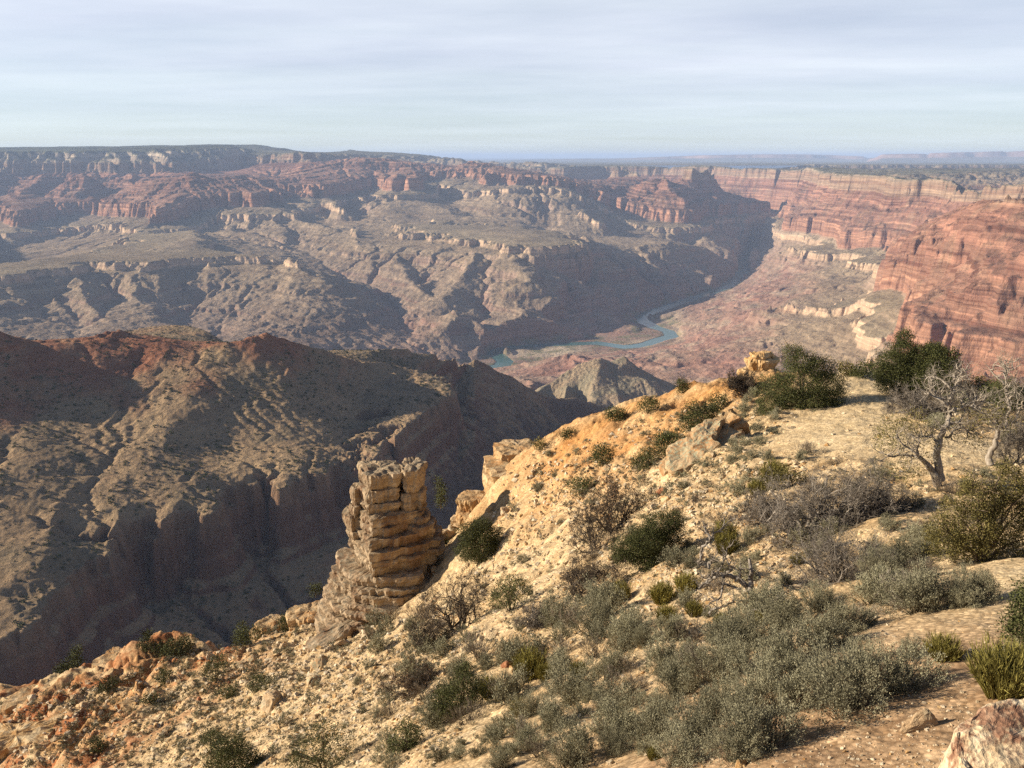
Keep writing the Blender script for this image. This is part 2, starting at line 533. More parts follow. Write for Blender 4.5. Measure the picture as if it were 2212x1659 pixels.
def canyon_material():
    b = MB("canyon_rock", 0.95, 0.05)
    st = b.attr('st'); red = b.attr('mred'); sand = b.attr('msand'); veg = b.attr('mveg')
    p = b.pos()
    wob = b.noise(p, 0.004, 4)
    beds = b.math('ADD', st, b.math('MULTIPLY', b.math('SUBTRACT', wob, 0.5), 20.0))
    u = b.range(beds, -1500, 300)
    def U(z): return (z + 1500) / 1800
    cliff = b.ramp(u, [(U(-1500), (0.237, 0.158, 0.124)), (U(-1100), (0.237, 0.153, 0.120)), (U(-1000), (0.266, 0.186, 0.143)), (U(-868), (0.294, 0.219, 0.161)), (U(-860), (0.418, 0.302, 0.207)), (U(-805), (0.446, 0.326, 0.230)),
                       (U(-795), (0.323, 0.260, 0.193)), (U(-752), (0.252, 0.164, 0.117)), (U(-745), (0.281, 0.148, 0.101)), (U(-660), (0.295, 0.161, 0.110)), (U(-598), (0.262, 0.142, 0.097)), (U(-590), (0.220, 0.112, 0.080)),
                       (U(-520), (0.244, 0.134, 0.095)), (U(-490), (0.211, 0.108, 0.079)), (U(-440), (0.234, 0.130, 0.093)), (U(-410), (0.211, 0.108, 0.079)), (U(-330), (0.226, 0.118, 0.086)), (U(-258), (0.234, 0.134, 0.097)),
                       (U(-246), (0.247, 0.174, 0.125)), (U(-190), (0.254, 0.177, 0.125)), (U(-170), (0.213, 0.134, 0.094)), (U(-115), (0.247, 0.177, 0.125)), (U(-100), (0.220, 0.170, 0.125)), (U(-40), (0.326, 0.268, 0.208)), (U(100), (0.437, 0.372, 0.294))])
    slope = b.ramp(u, [(U(-1500), (0.237, 0.162, 0.125)), (U(-1250), (0.233, 0.162, 0.125)), (U(-1100), (0.242, 0.180, 0.133)), (U(-960), (0.257, 0.194, 0.133)), (U(-870), (0.266, 0.203, 0.138)), (U(-800), (0.242, 0.194, 0.129)), (U(-745), (0.208, 0.156, 0.111)),
                       (U(-700), (0.200, 0.134, 0.095)), (U(-600), (0.200, 0.114, 0.083)), (U(-500), (0.200, 0.110, 0.080)), (U(-400), (0.198, 0.108, 0.078)), (U(-300), (0.205, 0.105, 0.077)), (U(-255), (0.210, 0.112, 0.077)),
                       (U(-215), (0.246, 0.192, 0.137)), (U(-110), (0.176, 0.154, 0.111)), (U(-90), (0.133, 0.127, 0.090)), (U(-40), (0.105, 0.103, 0.070)), (U(30), (0.081, 0.088, 0.056)), (U(160), (0.050, 0.062, 0.039))])
    steep = b.range(b.snormal_z(), 0.84, 0.58)
    col = b.mix(steep, slope, cliff)
    # debris fans and scrub on the red slopes
    fan = b.ramp(b.noise(b.map(p, (1, 1, .25)), 0.006, 6, 0.68), [(0.48, 0.0), (0.66, 0.55)])
    midb = b.ramp(u, [(U(-760), 0.0), (U(-700), 0.4), (U(-560), 1.0), (U(-280), 1.0), (U(-200), 0.3)])
    col = b.mix(b.math('MULTIPLY', fan, midb), col, (.205, .145, .10))
    scr = b.ramp(b.voronoi(p, 0.045), [(0.12, 0.6), (0.3, 0.0)])
    col = b.mix(b.math('MULTIPLY', b.math('MULTIPLY', scr, b.math('SUBTRACT', 1.0, steep)), b.ramp(b.noise(p, 0.003, 3), [(0.4, 0.2), (0.6, 1.0)])), col, (.06, .062, .04))
    # red mudstone hills by the river
    redc = b.ramp(b.noise(b.map(p, (1, 1, 3)), 0.004, 5), [(0.36, (.27, .145, .11)), (0.5, (.30, .18, .14)), (0.62, (.32, .235, .175))])
    col = b.mix(red, col, redc)
    sandc = b.ramp(b.noise(p, 0.012, 5), [(0.4, (.36, .28, .20)), (0.6, (.44, .36, .27))])
    col = b.mix(sand, col, sandc)
    vegc = b.ramp(b.noise(p, 0.02, 4), [(0.4, (.10, .11, .055)), (0.6, (.20, .18, .11))])
    col = b.mix(veg, col, vegc)
    # thin bedding bands and blotches
    bed = b.noise(b.map(p, (.0012, .0012, .07)), 1.0, 5, 0.7)
    col = b.mix(b.math('MULTIPLY', b.math('SUBTRACT', 1.0, sand), 0.8), col, b.ramp(bed, [(0.30, (.55, .52, .52)), (0.5, (1, 1, 1)), (0.68, (1.38, 1.36, 1.32))]), 'MULTIPLY')
    cv = b.new('ShaderNodeCombineXYZ'); sx = b.new('ShaderNodeSeparateXYZ'); b.l.new(p, sx.inputs[0])
    b.put(cv.inputs[0], b.math('MULTIPLY', sx.outputs[0], 0.0006)); b.put(cv.inputs[1], b.math('MULTIPLY', sx.outputs[1], 0.0006)); b.put(cv.inputs[2], b.math('MULTIPLY', beds, 0.042))
    band = b.ramp(b.noise(cv.outputs[0], 1.0, 3, 0.6), [(0.40, (.58, .50, .48)), (0.45, (.95, .94, .94)), (0.55, (1.02, 1.02, 1.02)), (0.60, (1.5, 1.5, 1.46))])
    bamt = b.ramp(u, [(U(-1500), 0.25), (U(-1000), 0.45), (U(-860), 0.25), (U(-760), 0.4), (U(-590), 0.9), (U(-260), 0.9), (U(-200), 0.5)])
    col = b.mix(b.math('MULTIPLY', bamt, b.math('SUBTRACT', 1.0, b.math('MAXIMUM', red, sand))), col, band, 'MULTIPLY')
    blot = b.noise(p, 0.011, 6, 0.65)
    col = b.mix(0.7, col, b.ramp(blot, [(0.3, (.72, .73, .74)), (0.5, (1, 1, 1)), (0.7, (1.22, 1.2, 1.17))]), 'MULTIPLY')
    b.color(col)
    b.bump(b.noise(b.map(p, (1, 1, .55)), 0.035, 7, 0.68), 0.75, 22.0)
    return b.m
# ------------------------------------------------------------------ the great canyon
P, Zp = ptd, ptz
STRATA = Strata([(600, 120, 1.0), (120, 90, 3.0), (90, 20, 0.9), (20, -10, 3), (-10, -70, 0.9), (-70, -110, 2.5), (-110, -250, 7.0), (-250, -330, 0.75),
                 (-330, -346, 7.0), (-346, -372, 0.65), (-372, -386, 6.0), (-386, -418, 0.65), (-418, -436, 7.0), (-436, -462, 0.65), (-462, -474, 5.0), (-474, -502, 0.65), (-502, -522, 7.0), (-522, -545, 0.65), (-545, -556, 5.0),
                 (-556, -590, 0.75), (-590, -750, 8.0), (-750, -800, 0.55), (-800, -862, 8.0), (-862, -960, 0.9),
                 (-960, -985, 2.2), (-985, -1080, 0.9), (-1080, -1105, 2.2), (-1105, -1600, 0.95)])
# how far the beds are lifted from place to place (plan x, y, lift)
def _s(px, py, D, s):
    a = P(px, py, D); return (a[0], a[1], s)
LIFT = [_s(0, 350, 14500, 0), _s(300, 350, 14500, 0), _s(500, 345, 14500, 20), _s(40, 470, 10800, -80), _s(325, 470, 10000, -5),
        _s(560, 430, 11000, 140), _s(680, 410, 12000, 210), _s(0, 600, 6400, -45), _s(180, 565, 7300, -45), _s(550, 555, 7650, -45),
        _s(900, 515, 8800, 0), _s(1110, 530, 8100, 0), _s(1050, 490, 9100, 0), _s(850, 430, 11900, 300), _s(1150, 410, 12000, 390),
        _s(1000, 370, 13500, 420), _s(800, 350, 14500, 330), _s(1490, 390, 12700, -75), _s(1480, 470, 11600, -110), _s(1250, 380, 17000, -125), _s(1380, 380, 16500, -120),
        _s(1650, 390, 15000, -118), _s(1880, 410, 9500, -112), _s(2100, 420, 7500, -125), _s(1800, 380, 11500, -115), _s(1900, 515, 8300, -105), _s(1700, 490, 11500, -190), _s(2000, 366, 17000, -130), _s(2000, 357, 19500, -80), _s(1800, 545, 9000, -180), _s(1740, 670, 6000, -205),
        _s(1800, 750, 4300, -110), _s(1990, 530, 6400, 10), _s(2090, 610, 4700, -10), _s(2080, 700, 3100, 0), _s(2150, 440, 4500, 60), _s(2200, 390, 3900, 60),
        _s(1150, 690, 6500, -190), _s(1420, 560, 10000, -100), _s(640, 327, 15500, 150), _s(600, 330, 19000, 150), _s(800, 330, 22000, 150)]
def lift(x, y):
    return idw(LIFT, x, y, 3.0, 1e7)

SK = Skeleton(-13500, 13500, 1320, 21000, 30.0)
RIVER = [Zp(*q, -1400) for q in [(1085, 790), (1092, 781), (1082, 773), (1068, 763), (1078, 755), (1110, 750), (1146, 747), (1220, 743.5), (1290, 741), (1324, 746), (1345, 749.5),
         (1372, 748), (1398, 743), (1425, 733), (1452, 726), (1444, 716), (1415, 707), (1396, 697), (1385, 686), (1400, 677), (1428, 667.5), (1473, 651), (1532, 634), (1566, 621), (1582, 609), (1600, 596), (1607, 585), (1602, 572), (1610, 562), (1628, 549), (1650, 538)]]
rv = [(-7000, 4900, -1400), (-4500, 4700, -1400), (-2800, 4550, -1400), (-1500, 4750, -1400), (-700, 5350, -1400), (-250, 5620, -1400)] 
up = [pxd(1688, 14000, -1395), pxd(1665, 14700, -1395), pxd(1560, 15500, -1392), pxd(1450, 16300, -1390), pxd(1330, 16900, -1390), pxd(1300, 17300, -1390)]
# plan route: hidden reach downstream, the bends in view, the gorge upstream
RIVER_PATH = rv + RIVER + up

def canyon_skeleton():
    out = []
    def ridge(pts, **k): out.append((pts, k))
    # --- north rim, its plateau and the spurs below it
    zz = [(-600, 11800), (-520, 11000), (-500, 12600), (-330, 12500), (-250, 11700), (-235, 13300), (-120, 13500), (-60, 12700), (-45, 14300), (30, 14700), (60, 14300), (110, 13900), (145, 13650), (180, 13300), (190, 15000), (245, 14900), (262, 14400), (283, 13900), (291, 15300), (330, 15300), (350, 14800), (367, 14400), (374, 15600), (430, 15600), (500, 15800), (525, 16100), (548, 16600), (560, 18500)]
    rt = lambda a: float(np.interp(a, [-600, 0, 340, 430, 500, 525, 548, 560], [331, 326, 322.5, 319, 317, 319.5, 328, 330]))
    ridge([P(a, rt(a), d) for a, d in zz])
    ridge([P(a, float(np.interp(a, [-600, 0, 300, 560], [382, 375, 371, 366])), d - 420) for a, d in zz[:-2]])
    ridge([P(-600, 323, 17500), P(0, 322, 17000), P(200, 321, 17000), P(360, 316.5, 16800), P(500, 313.5, 16500), P(520, 317, 16500)])
    ridge([(-11500, 20500, 200), (-9000, 20500, 230), (-5500, 20000, 240)])
    ridge([P(100, 374, 13550), P(75, 398, 13000), P(40, 419, 12500), P(42, 440, 11800), P(45, 457, 11150), P(42, 490, 10500), P(30, 520, 9900)], r=.62)
    ridge([P(180, 374, 12950), P(188, 398, 12700), P(200, 418, 12600), P(205, 436, 12000)], r=.62)
    ridge([P(283, 372, 13500), P(290, 398, 12900), P(300, 412, 12500)], r=.62)
    ridge([P(-250, 375, 13600), P(-220, 420, 12300), P(-200, 458, 11100), P(-220, 520, 9800)], r=.6)
    ridge([P(120, 421, 13300), P(125, 470, 11700), P(130, 505, 10800), P(60, 535, 9700), P(-150, 560, 8900)], v=.4)   # drainage
    ridge([P(235, 417, 13200), P(225, 470, 11600), P(190, 515, 10300), P(130, 528, 9700)], v=.4)
    ridge([P(0, 424, 13300), P(-60, 480, 11400), P(-90, 530, 9900)], v=.4)
    ridge([P(-420, 424, 13300), P(-450, 520, 10300), P(-300, 575, 8700)], v=.4)
    ridge([P(260, 500, 10500), P(200, 520, 9750)])
    ridge([pxd(-660, 7300, 40), pxd(-600, 8400, 90), pxd(-540, 9500, 100), pxd(-500, 10600, 100), pxd(-520, 11600, 100)], r=1.0,reach=1300)   # unseen rim promontory off to the left, added to shade the benches
    ridge([P(48, 457, 11150), P(100, 445, 11900), P(170, 436, 12300), P(240, 432, 12600), P(300, 430, 12700), P(360, 425, 12300)])
    ridge([P(60, 490, 10950), P(110, 477, 11500), P(180, 468, 11900), P(240, 463, 12200), P(297, 463, 12200)])
    # --- the bench with the two pale crests and the dark front cliff
    ridge([Zp(-300, 640, -862), Zp(-120, 612, -858), Zp(0, 583, -840), Zp(60, 571, -835), Zp(110, 558, -835), Zp(200, 545, -830), Zp(255, 524, -826), Zp(300, 506, -815)], r=.35,reach=400)
    ridge([Zp(0, 601, -853), Zp(50, 592, -853), Zp(110, 578, -853), Zp(165, 569, -850), Zp(192, 566, -850), Zp(230, 562, -850), Zp(300, 567, -850), Zp(360, 568, -850), Zp(400, 572, -850), Zp(432, 566, -846), Zp(455, 552, -846)])
    ridge([P(-150, 590, 7400), P(0, 578, 7900), P(60, 568, 8350), P(130, 553, 8700), P(200, 538, 9000), P(260, 517, 9700), P(305, 498, 10000)], v=.35,reach=600)
    ridge([P(310, 492, 9950), P(322, 478, 9980), P(326, 456, 10020), P(345, 446, 10250), P(378, 431, 10650), P(385, 415, 11100), P(400, 384, 11700)], r=.6)
    ridge([P(312, 459, 10030), P(345, 460, 10080), P(400, 458, 10500), P(430, 452, 10800), P(470, 440, 11000)])
    ridge([P(345, 500, 9800), P(420, 503, 9800), P(480, 490, 10300)])
    ridge([Zp(345, 535, -800), Zp(420, 530, -800), Zp(440, 520, -790), P(420, 500, 9800)])
    # spur ridges on the dark front
    ridge([P(165, 577, 6800), P(182, 612, 6450), P(192, 650, 6150), P(230, 690, 5800), P(290, 725, 5450)], r=.62)
    ridge([P(292, 592, 6850), P(300, 640, 6450), P(332, 672, 6100), P(372, 705, 5750), P(400, 745, 5350)], r=.62)
    ridge([P(340, 590, 6900), P(345, 610, 6750)], r=.6)
    ridge([P(-20, 625, 6100), P(-30, 690, 5600), P(-20, 740, 5200)], r=.6)
    ridge([P(240, 615, 6750), P(235, 655, 6500), P(190, 700, 5950), P(160, 735, 5400), P(100, 780, 4950)], v=.5,reach=700)
    ridge([P(95, 625, 6350), P(105, 660, 6150), P(70, 710, 5600), P(30, 760, 5000)], v=.5,reach=700)
    ridge([P(440, 600, 7050), P(435, 645, 6750), P(397, 697, 6200), P(420, 735, 5500), P(440, 790, 4900)], v=.45,reach=900)
    ridge([P(390, 620, 6950), P(380, 660, 6500), P(395, 697, 6200)], v=.5,reach=500)
    # --- the red ridge
    ridge([P(425, 503, 9700), P(447, 517.5, 8900), P(462, 533, 8300), P(500, 548, 7850), P(546, 554, 7600), P(600, 553.5, 7600), P(617, 554, 7580), P(628, 565, 7350), P(640, 567.5, 7250), P(655, 583, 7100), P(699, 605, 6900), P(729, 622, 6820), P(765, 635, 6800), P(800, 646, 6800), P(830, 672, 6720), P(880, 705, 6600), P(930, 740, 6250)], r=.5)
    ridge([P(485, 575, 7350), P(430, 640, 6750)])
    ridge([P(560, 585, 7300), P(545, 640, 6700), P(490, 690, 6250), P(450, 740, 5700)], r=.45)
    ridge([P(645, 590, 7050), P(625, 650, 6500), P(590, 700, 6000), P(600, 750, 5400)], r=.5)
    ridge([P(740, 640, 6720), P(730, 690, 6200), P(740, 740, 5700)], r=.5)
    ridge([P(600, 620, 6900), P(560, 690, 6150), P(540, 750, 5400)], v=.5,reach=600)
    ridge([P(690, 640, 6620), P(660, 700, 6000), P(670, 760, 5350)], v=.5,reach=600)
    # --- side canyon behind it, with its basin
    ridge([P(1010, 772, 5960), P(985, 755, 6150), P(960, 722, 6650), P(935, 690, 7150), P(870, 655, 7600), P(790, 618, 8050), P(720, 585, 8450), P(690, 560, 8900), P(640, 535, 9500), P(700, 500, 10450), P(770, 472, 11400), P(800, 450, 12100), P(815, 425, 13000), P(835, 395, 14000)], v=.4,reach=1200)
    ridge([P(690, 560, 8900), P(600, 535, 9300), P(520, 520, 9500), P(470, 505, 9900)])
    ridge([P(960, 600, 7950), P(900, 617.5, 7350), P(915, 632, 7150), P(930, 655, 6950), P(945, 690, 6600)], r=.5)
    ridge([P(520, 500, 10200), P(580, 497, 10000), P(640, 500, 9900), P(720, 520, 9400)])
    ridge([P(640, 480, 10700), P(720, 490, 10250), P(790, 478, 10900)])
    # --- spurs between north rim and basin
    ridge([P(285, 402, 12400), P(320, 389, 12000), P(350, 382, 11800), P(400, 380, 11700), P(414, 373, 11700), P(422, 368.5, 11700), P(432, 374, 11700), P(450, 383, 11700), P(500, 379, 12000), P(534, 374.5, 12200), P(560, 385, 12000), P(580, 402, 11700), P(620, 412, 11500), P(660, 430, 11300)], r=.5)
    ridge([P(500, 379, 12000), P(530, 405, 11400), P(550, 416, 11000), P(575, 420, 10950)], r=.5)
    ridge([P(592, 448, 10850), P(640, 468, 10450), P(700, 484, 10050), P(725, 488, 9900)], r=.4)
    ridge([P(545, 448, 10850), P(540, 475, 10300), P(500, 492, 10000)], v=.4,reach=700)
    ridge([P(480, 440, 11000), P(475, 470, 10450)])
    ridge([P(640, 396, 12900), P(660, 391, 12600), P(690, 391, 12600), P(700, 402, 12100), P(655, 404, 12050)], r=.5)
    ridge([P(650, 350, 14700), P(655, 370, 13800), P(660, 390, 12800)], r=.5)
    ridge([P(705, 425, 11900), P(730, 447, 11200), P(745, 456, 10900)], r=.5)
    ridge([P(610, 425, 12000), P(625, 445, 11400), P(700, 462, 10900)], v=.4,reach=700)
    ridge([P(740, 360, 14300), P(755, 385, 13300), P(762, 400, 12900), P(785, 425, 12100)], r=.55)
    ridge([P(800, 362, 14300), P(830, 375, 13600), P(838, 388, 13100)], r=.55)
    ridge([P(545, 360, 15500), P(590, 372, 14800), P(640, 382, 14300)])
    # dark ridge under the far temples
    ridge([P(525, 340, 15900), P(580, 346, 15600), P(640, 348, 15300), P(678, 349, 14900), P(740, 351, 14600), P(772, 346, 14500), P(790, 341.5, 14450), P(806, 346, 14450), P(850, 349, 14400), P(872, 352, 14300), P(890, 361, 13900), P(905, 371, 13400)], r=.5)
    # temple block (flat topped) and the far pale rims
    ridge([P(634, 328, 15600), P(650, 326.5, 15500), P(672, 327.5, 15500), P(676, 331, 15500)], width=60)
    ridge([P(535, 322, 19500), P(560, 322, 19300), P(600, 325, 19000), P(640, 327, 19000), P(690, 334, 19500)], r=1.6,reach=700)
    ridge([P(690, 343, 20500), P(713, 331, 20600), P(760, 324, 20600), P(800, 327, 20600), P(860, 330, 20600), P(895, 339, 20400), P(930, 343, 20400), P(985, 344, 20300), P(1012, 351, 20200), P(1050, 357, 20000)], r=.55)
    # --- butte group left of centre and its benches
    ridge([P(890, 374, 12900), P(903, 373.5, 12700), P(899, 390, 12450), P(878, 404, 12250), P(852, 417, 12000), P(817, 424, 11850)], r=.6)
    ridge([P(862, 373, 12800), P(856, 384, 12550), P(850, 392, 12450)], r=.55)
    ridge([P(817, 424.5, 11850), P(845, 424, 11850), P(880, 425, 11880), P(900, 420, 12000)], r=.55)
    ridge([P(815, 440, 11500), P(880, 440, 11500)])
    ridge([P(880, 436, 11700), P(925, 440, 11600), P(965, 449, 11300), P(1000, 468, 11000), P(1040, 485, 10500)], r=.45)
    ridge([P(840, 442, 11400), P(830, 470, 10900), P(845, 485, 10500)], r=.45)
    ridge([P(905, 445, 11500), P(900, 470, 11000), P(920, 487, 10500)])
    ridge([P(1120, 492, 10500), P(1060, 478, 11000), P(1010, 458, 11650), P(965, 425, 12600), P(935, 390, 13700), P(920, 375, 14300)], v=.4,reach=1200)
    ridge([P(966, 366, 14000), P(977, 364.5, 14000), P(1003, 364, 14000), P(1010, 352, 14400), P(1023.5, 345.5, 14500), P(1034, 352, 14500), P(1053, 351, 14600), P(1066, 354, 14600), P(1085, 362, 14600), P(1110, 371, 14800)], r=.6)
    ridge([P(985, 366, 13900), P(990, 383, 13350), P(1000, 400, 12900), P(1010, 412, 12500)], r=.6)
    ridge([P(1040, 362, 14000), P(1050, 385, 13300), P(1042, 398, 12600), P(1030, 410, 12300)], r=.6)
    ridge([P(1072, 362, 13900), P(1086, 369, 13400), P(1126, 376.5, 13000), P(1154, 387, 12700), P(1200, 397, 12500), P(1260, 398, 12900), P(1330, 399, 13200), P(1400, 404, 13600)], r=.5)
    ridge([P(1088, 406, 12000), P(1130, 406, 12050), P(1190, 408, 12050), P(1222, 409, 12000), P(1230, 404, 12200)])
    ridge([P(1085, 410, 12000), P(1050, 420, 11900), P(1035, 440, 11700)])
    ridge([P(1100, 424, 11700), P(1110, 455, 11300), P(1135, 485, 10900)], r=.45)
    ridge([P(1150, 425, 11700), P(1160, 460, 11250), P(1165, 488, 10900)], r=.45)
    ridge([P(1195, 425, 11700), P(1210, 440, 11500), P(1222, 447, 11450), P(1262, 460, 11200), P(1280, 480, 10900)], r=.45)
    ridge([P(1236, 462, 11200), P(1255, 455, 11150), P(1268, 460, 11150), P(1300, 478, 10900)], r=.5)
    ridge([P(1175, 500, 10800), P(1180, 470, 11300), P(1175, 440, 11700)], v=.45,reach=500)
    ridge([P(1232, 412, 12300), P(1300, 415, 12500), P(1345, 418, 12900)])
    # --- the central mesa with its pale cliff
    ridge([Zp(766, 495, -808), Zp(802, 489, -806), Zp(830, 492, -806), Zp(878, 506, -806), Zp(900, 505, -806), Zp(925, 505, -806), Zp(944, 511, -808), Zp(953, 499, -806), Zp(968, 506, -806), Zp(1001, 516, -808), Zp(1056, 520, -808), Zp(1106, 526, -808), Zp(1150, 532, -810), Zp(1170, 528, -812), Zp(1188, 519, -815)])
    ridge([Zp(*q, -776) for q in [(800, 481), (850, 488), (890, 490), (940, 486), (960, 484), (1000, 481.5), (1025, 492), (1045, 489), (1062, 483), (1080, 492), (1115, 506), (1150, 515)]], r=.14,reach=600)
    ridge([P(805, 465, 11700), P(790, 472, 11200), P(785, 485, 10700)])
    ridge([P(800, 482, 10700), P(770, 495, 9900), P(772, 520, 9100), P(790, 545, 8700), P(830, 580, 8200)])
    ridge([P(872, 530, 8850), P(860, 565, 8350), P(880, 600, 7800), P(905, 630, 7350)], r=.45,reach=400)
    ridge([P(1110, 548, 8000), P(1140, 580, 7650), P(1140, 606, 7250), P(1131, 611, 7200)], r=.42,reach=330)
    ridge([P(1131, 611, 7200), P(1125, 622, 7000), P(1110, 640, 6780)])
    ridge([P(1035, 540, 8100), P(1010, 580, 7700), P(980, 620, 7300), P(960, 645, 6900)], r=.45,reach=400)
    ridge([P(960, 530, 8650), P(920, 575, 8100), P(895, 610, 7550)], v=.4,reach=350)
    ridge([P(1010, 560, 8000), P(990, 590, 7680), P(950, 630, 7250)])
    ridge([P(1080, 560, 7950), P(1070, 600, 7480), P(1030, 635, 6900), P(985, 655, 6600)], v=.4,reach=300)
    ridge([P(1060, 550, 8030), P(1045, 590, 7560), P(1010, 630, 7050)])
    # brown cliff over the river
    ridge([P(965, 668, 6450), P(976, 664.5, 6500), P(1020, 665, 6560), P(1074, 661.5, 6600), P(1110, 656, 6640), P(1163, 649.5, 6720), P(1205, 645, 6780), P(1247, 641.5, 6830), P(1258, 644, 6840)], wob=30)
    ridge([P(1088, 745, 6400), P(1130, 740, 6520), P(1160, 738, 6570), P(1200, 736.5, 6620), P(1240, 735, 6650), P(1282, 733, 6690)], wob=20)
    ridge([P(1270, 655, 6850), P(1276, 690, 6790), P(1284, 727, 6720)])
    ridge([P(1000, 672, 6480), P(1045, 705, 6330), P(1085, 740, 6200)], r=.7,reach=200)
    ridge([P(978, 668, 6450), P(962, 705, 6250), P(940, 735, 6100), P(1000, 766, 5940)], r=.65,reach=260)
    ridge([P(1025, 675, 6480), P(1020, 720, 6230), P(1035, 757, 6010)], v=.5,reach=300)
    ridge([P(1075, 668, 6560), P(1105, 705, 6480), P(1125, 742, 6480)])
    # --- east of the mesa: ravine, red hill, dark ridges running to the river
    ridge([P(1300, 741, 6590), P(1292, 722, 6950), P(1284, 682, 7350), P(1275, 645, 7800), P(1262, 622, 8100), P(1225, 600, 8200)], v=.5,reach=700)
    ridge([P(1405, 722, 6950), P(1370, 706, 7050), P(1330, 692, 7200), P(1312, 680, 7400), P(1310, 662, 7650), P(1315, 640, 7900)], r=.4)
    ridge([P(1160, 555, 8050), P(1200, 585, 7950), P(1230, 600, 7900), P(1262, 612, 8050), P(1300, 632, 8000), P(1335, 655, 7900), P(1365, 675, 7750)], r=.45)
    ridge([P(1188, 518, 8700), P(1210, 526, 8700), P(1240, 535, 8700), P(1275, 552, 8500), P(1302, 557, 8500), P(1320, 585, 8400), P(1335, 615, 8200), P(1352, 640, 8100), P(1375, 662, 7950)], r=.6)
    ridge([P(1188, 519, 8750), P(1225, 516, 9100), P(1265, 522, 9400), P(1300, 528, 9600), P(1317, 531, 9600), P(1345, 536, 9700), P(1376, 541, 9700), P(1386, 531, 9850), P(1396, 525.5, 9900), P(1420, 525.5, 9950), P(1436, 526, 10050), P(1455, 521.5, 10200), P(1476, 528, 10200), P(1515, 536, 10450), P(1532, 548, 10550), P(1560, 558, 10800), P(1583, 572, 10950), P(1598, 582, 10950)], r=.6)
    ridge([P(1400, 545, 9600), P(1425, 590, 9100), P(1460, 630, 8850)], r=.55)
    ridge([P(1330, 545, 9400), P(1360, 590, 8900), P(1400, 640, 8500), P(1420, 660, 8350)], r=.55)
    ridge([P(1470, 540, 10100), P(1500, 580, 9900), P(1540, 615, 9800)], r=.55)
    ridge([P(1440, 660, 8350), P(1410, 620, 8900), P(1360, 565, 9350)], v=.5,reach=600)
    ridge([P(1390, 680, 7650), P(1365, 640, 8250), P(1320, 570, 8750)], v=.5,reach=600)
    ridge([P(1510, 640, 8800), P(1470, 590, 9650), P(1440, 550, 9950)])
    # pale basin behind
    ridge([P(1602, 570, 11900), P(1545, 545, 11500), P(1480, 524, 11300), P(1400, 514, 11000), P(1300, 513, 10600), P(1230, 505, 10500), P(1180, 500, 10500), P(1120, 492, 10550), P(1030, 484, 10700)])
    ridge([P(1300, 511, 10750), P(1312, 485, 11300), P(1322, 465, 11900), P(1345, 440, 12700), P(1375, 415, 13900)], v=.4,reach=900)
    # --- the big dark butte
    ridge([P(1434, 364.5, 13200), P(1456, 365, 13150), P(1500, 368.5, 13250), P(1533, 373, 13400)], width=90)
    ridge([P(1434, 365, 13150), P(1440, 366, 12950), P(1444, 385, 12700), P(1447, 404, 12450), P(1460, 421, 12200), P(1472, 431, 12050), P(1481, 426.5, 12000), P(1488, 436, 11950), P(1480, 452, 11800)], r=1.3,reach=900)
    ridge([P(1400, 452, 12050), P(1430, 456, 11850), P(1455, 458, 11750), P(1480, 458, 11720), P(1505, 462, 11750), P(1514, 466, 11900)], r=.75)
    ridge([P(1436, 492, 11450), P(1470, 502, 11350), P(1510, 500, 11500), P(1528, 497, 11700)])
    ridge([P(1533, 373, 13450), P(1545, 395, 13450), P(1559, 410, 13450), P(1600, 422, 13600), P(1634, 431, 13850), P(1660, 440, 14000), P(1674, 447, 14100), P(1684, 480, 14250)], r=.65)
    ridge([P(1433, 366, 13200), P(1418, 385, 13050), P(1410, 400, 12900), P(1386, 405, 13000), P(1362, 434, 12400), P(1352, 424, 12500), P(1345, 448, 12250), P(1318, 464, 11900)], r=.6)
    ridge([P(1455, 505, 11300), P(1440, 520, 11000)])
    ridge([P(1520, 500, 11600), P(1560, 515, 11700), P(1582, 511, 11900), P(1600, 528, 12000), P(1618, 545, 12150)], r=.4)
    ridge([P(1540, 470, 12900), P(1560, 500, 12900), P(1620, 525, 13000)])
    ridge([P(1326, 366.5, 15800), P(1366, 368, 15800), P(1385, 380, 15400), P(1396, 392, 15000)], r=.7)
    # --- far east wall and the plateau behind it
    rim = [P(1088, 361.5, 20000), P(1130, 361, 18500), P(1150, 363, 17600), P(1185, 362, 17600), P(1219, 361.5, 17300), P(1260, 362, 17700), P(1300, 361, 18200), P(1370, 361, 18000), P(1440, 361.5, 17800), P(1500, 362, 17300), P(1560, 362.5, 16800), P(1610, 363.5, 16000), P(1660, 364.5, 15500), P(1700, 365.5, 14700), P(1735, 367, 13900), P(1760, 368.5, 12900)]
    ridge(rim, wob=150)
    rim2 = [P(1760, 368.5, 12900), P(1790, 371, 11700), P(1817, 375, 10700), P(1850, 377, 10100), P(1879, 379.5, 9800), P(1910, 381.5, 9200), P(1941, 383.5, 8900), P(2000, 384.5, 8500), P(2054, 386, 8000), P(2068, 391, 7700), P(2120, 393, 7500), P(2168, 397, 7200), P(2230, 400, 6900), P(2320, 402, 6500)]
    ridge(rim2, wob=110)
    ridge([P(1150, 396, 16600), P(1219, 396, 16300), P(1290, 396, 16800), P(1340, 398, 16900)])
    ridge([P(1560, 412, 15800), P(1610, 425, 14900), P(1660, 437, 14300), P(1700, 446, 13100)], wob=80)
    ridge([P(1150, 361, 21000), P(1700, 362, 21000), P(1900, 363, 20500), P(2500, 360, 20500)])
    ridge([P(1800, 368, 14500), P(2000, 372, 12500), P(2212, 376, 11500), P(2600, 380, 11000)])
    ridge([P(1760, 367, 16500), P(2000, 366.5, 16500), P(2212, 366.5, 16500), P(2500, 366, 16500)], wob=120)
    ridge([(5900, 17900, -760), (7500, 17900, -720), (9500, 18100, -700), (12500, 18200, -680)], wob=100)
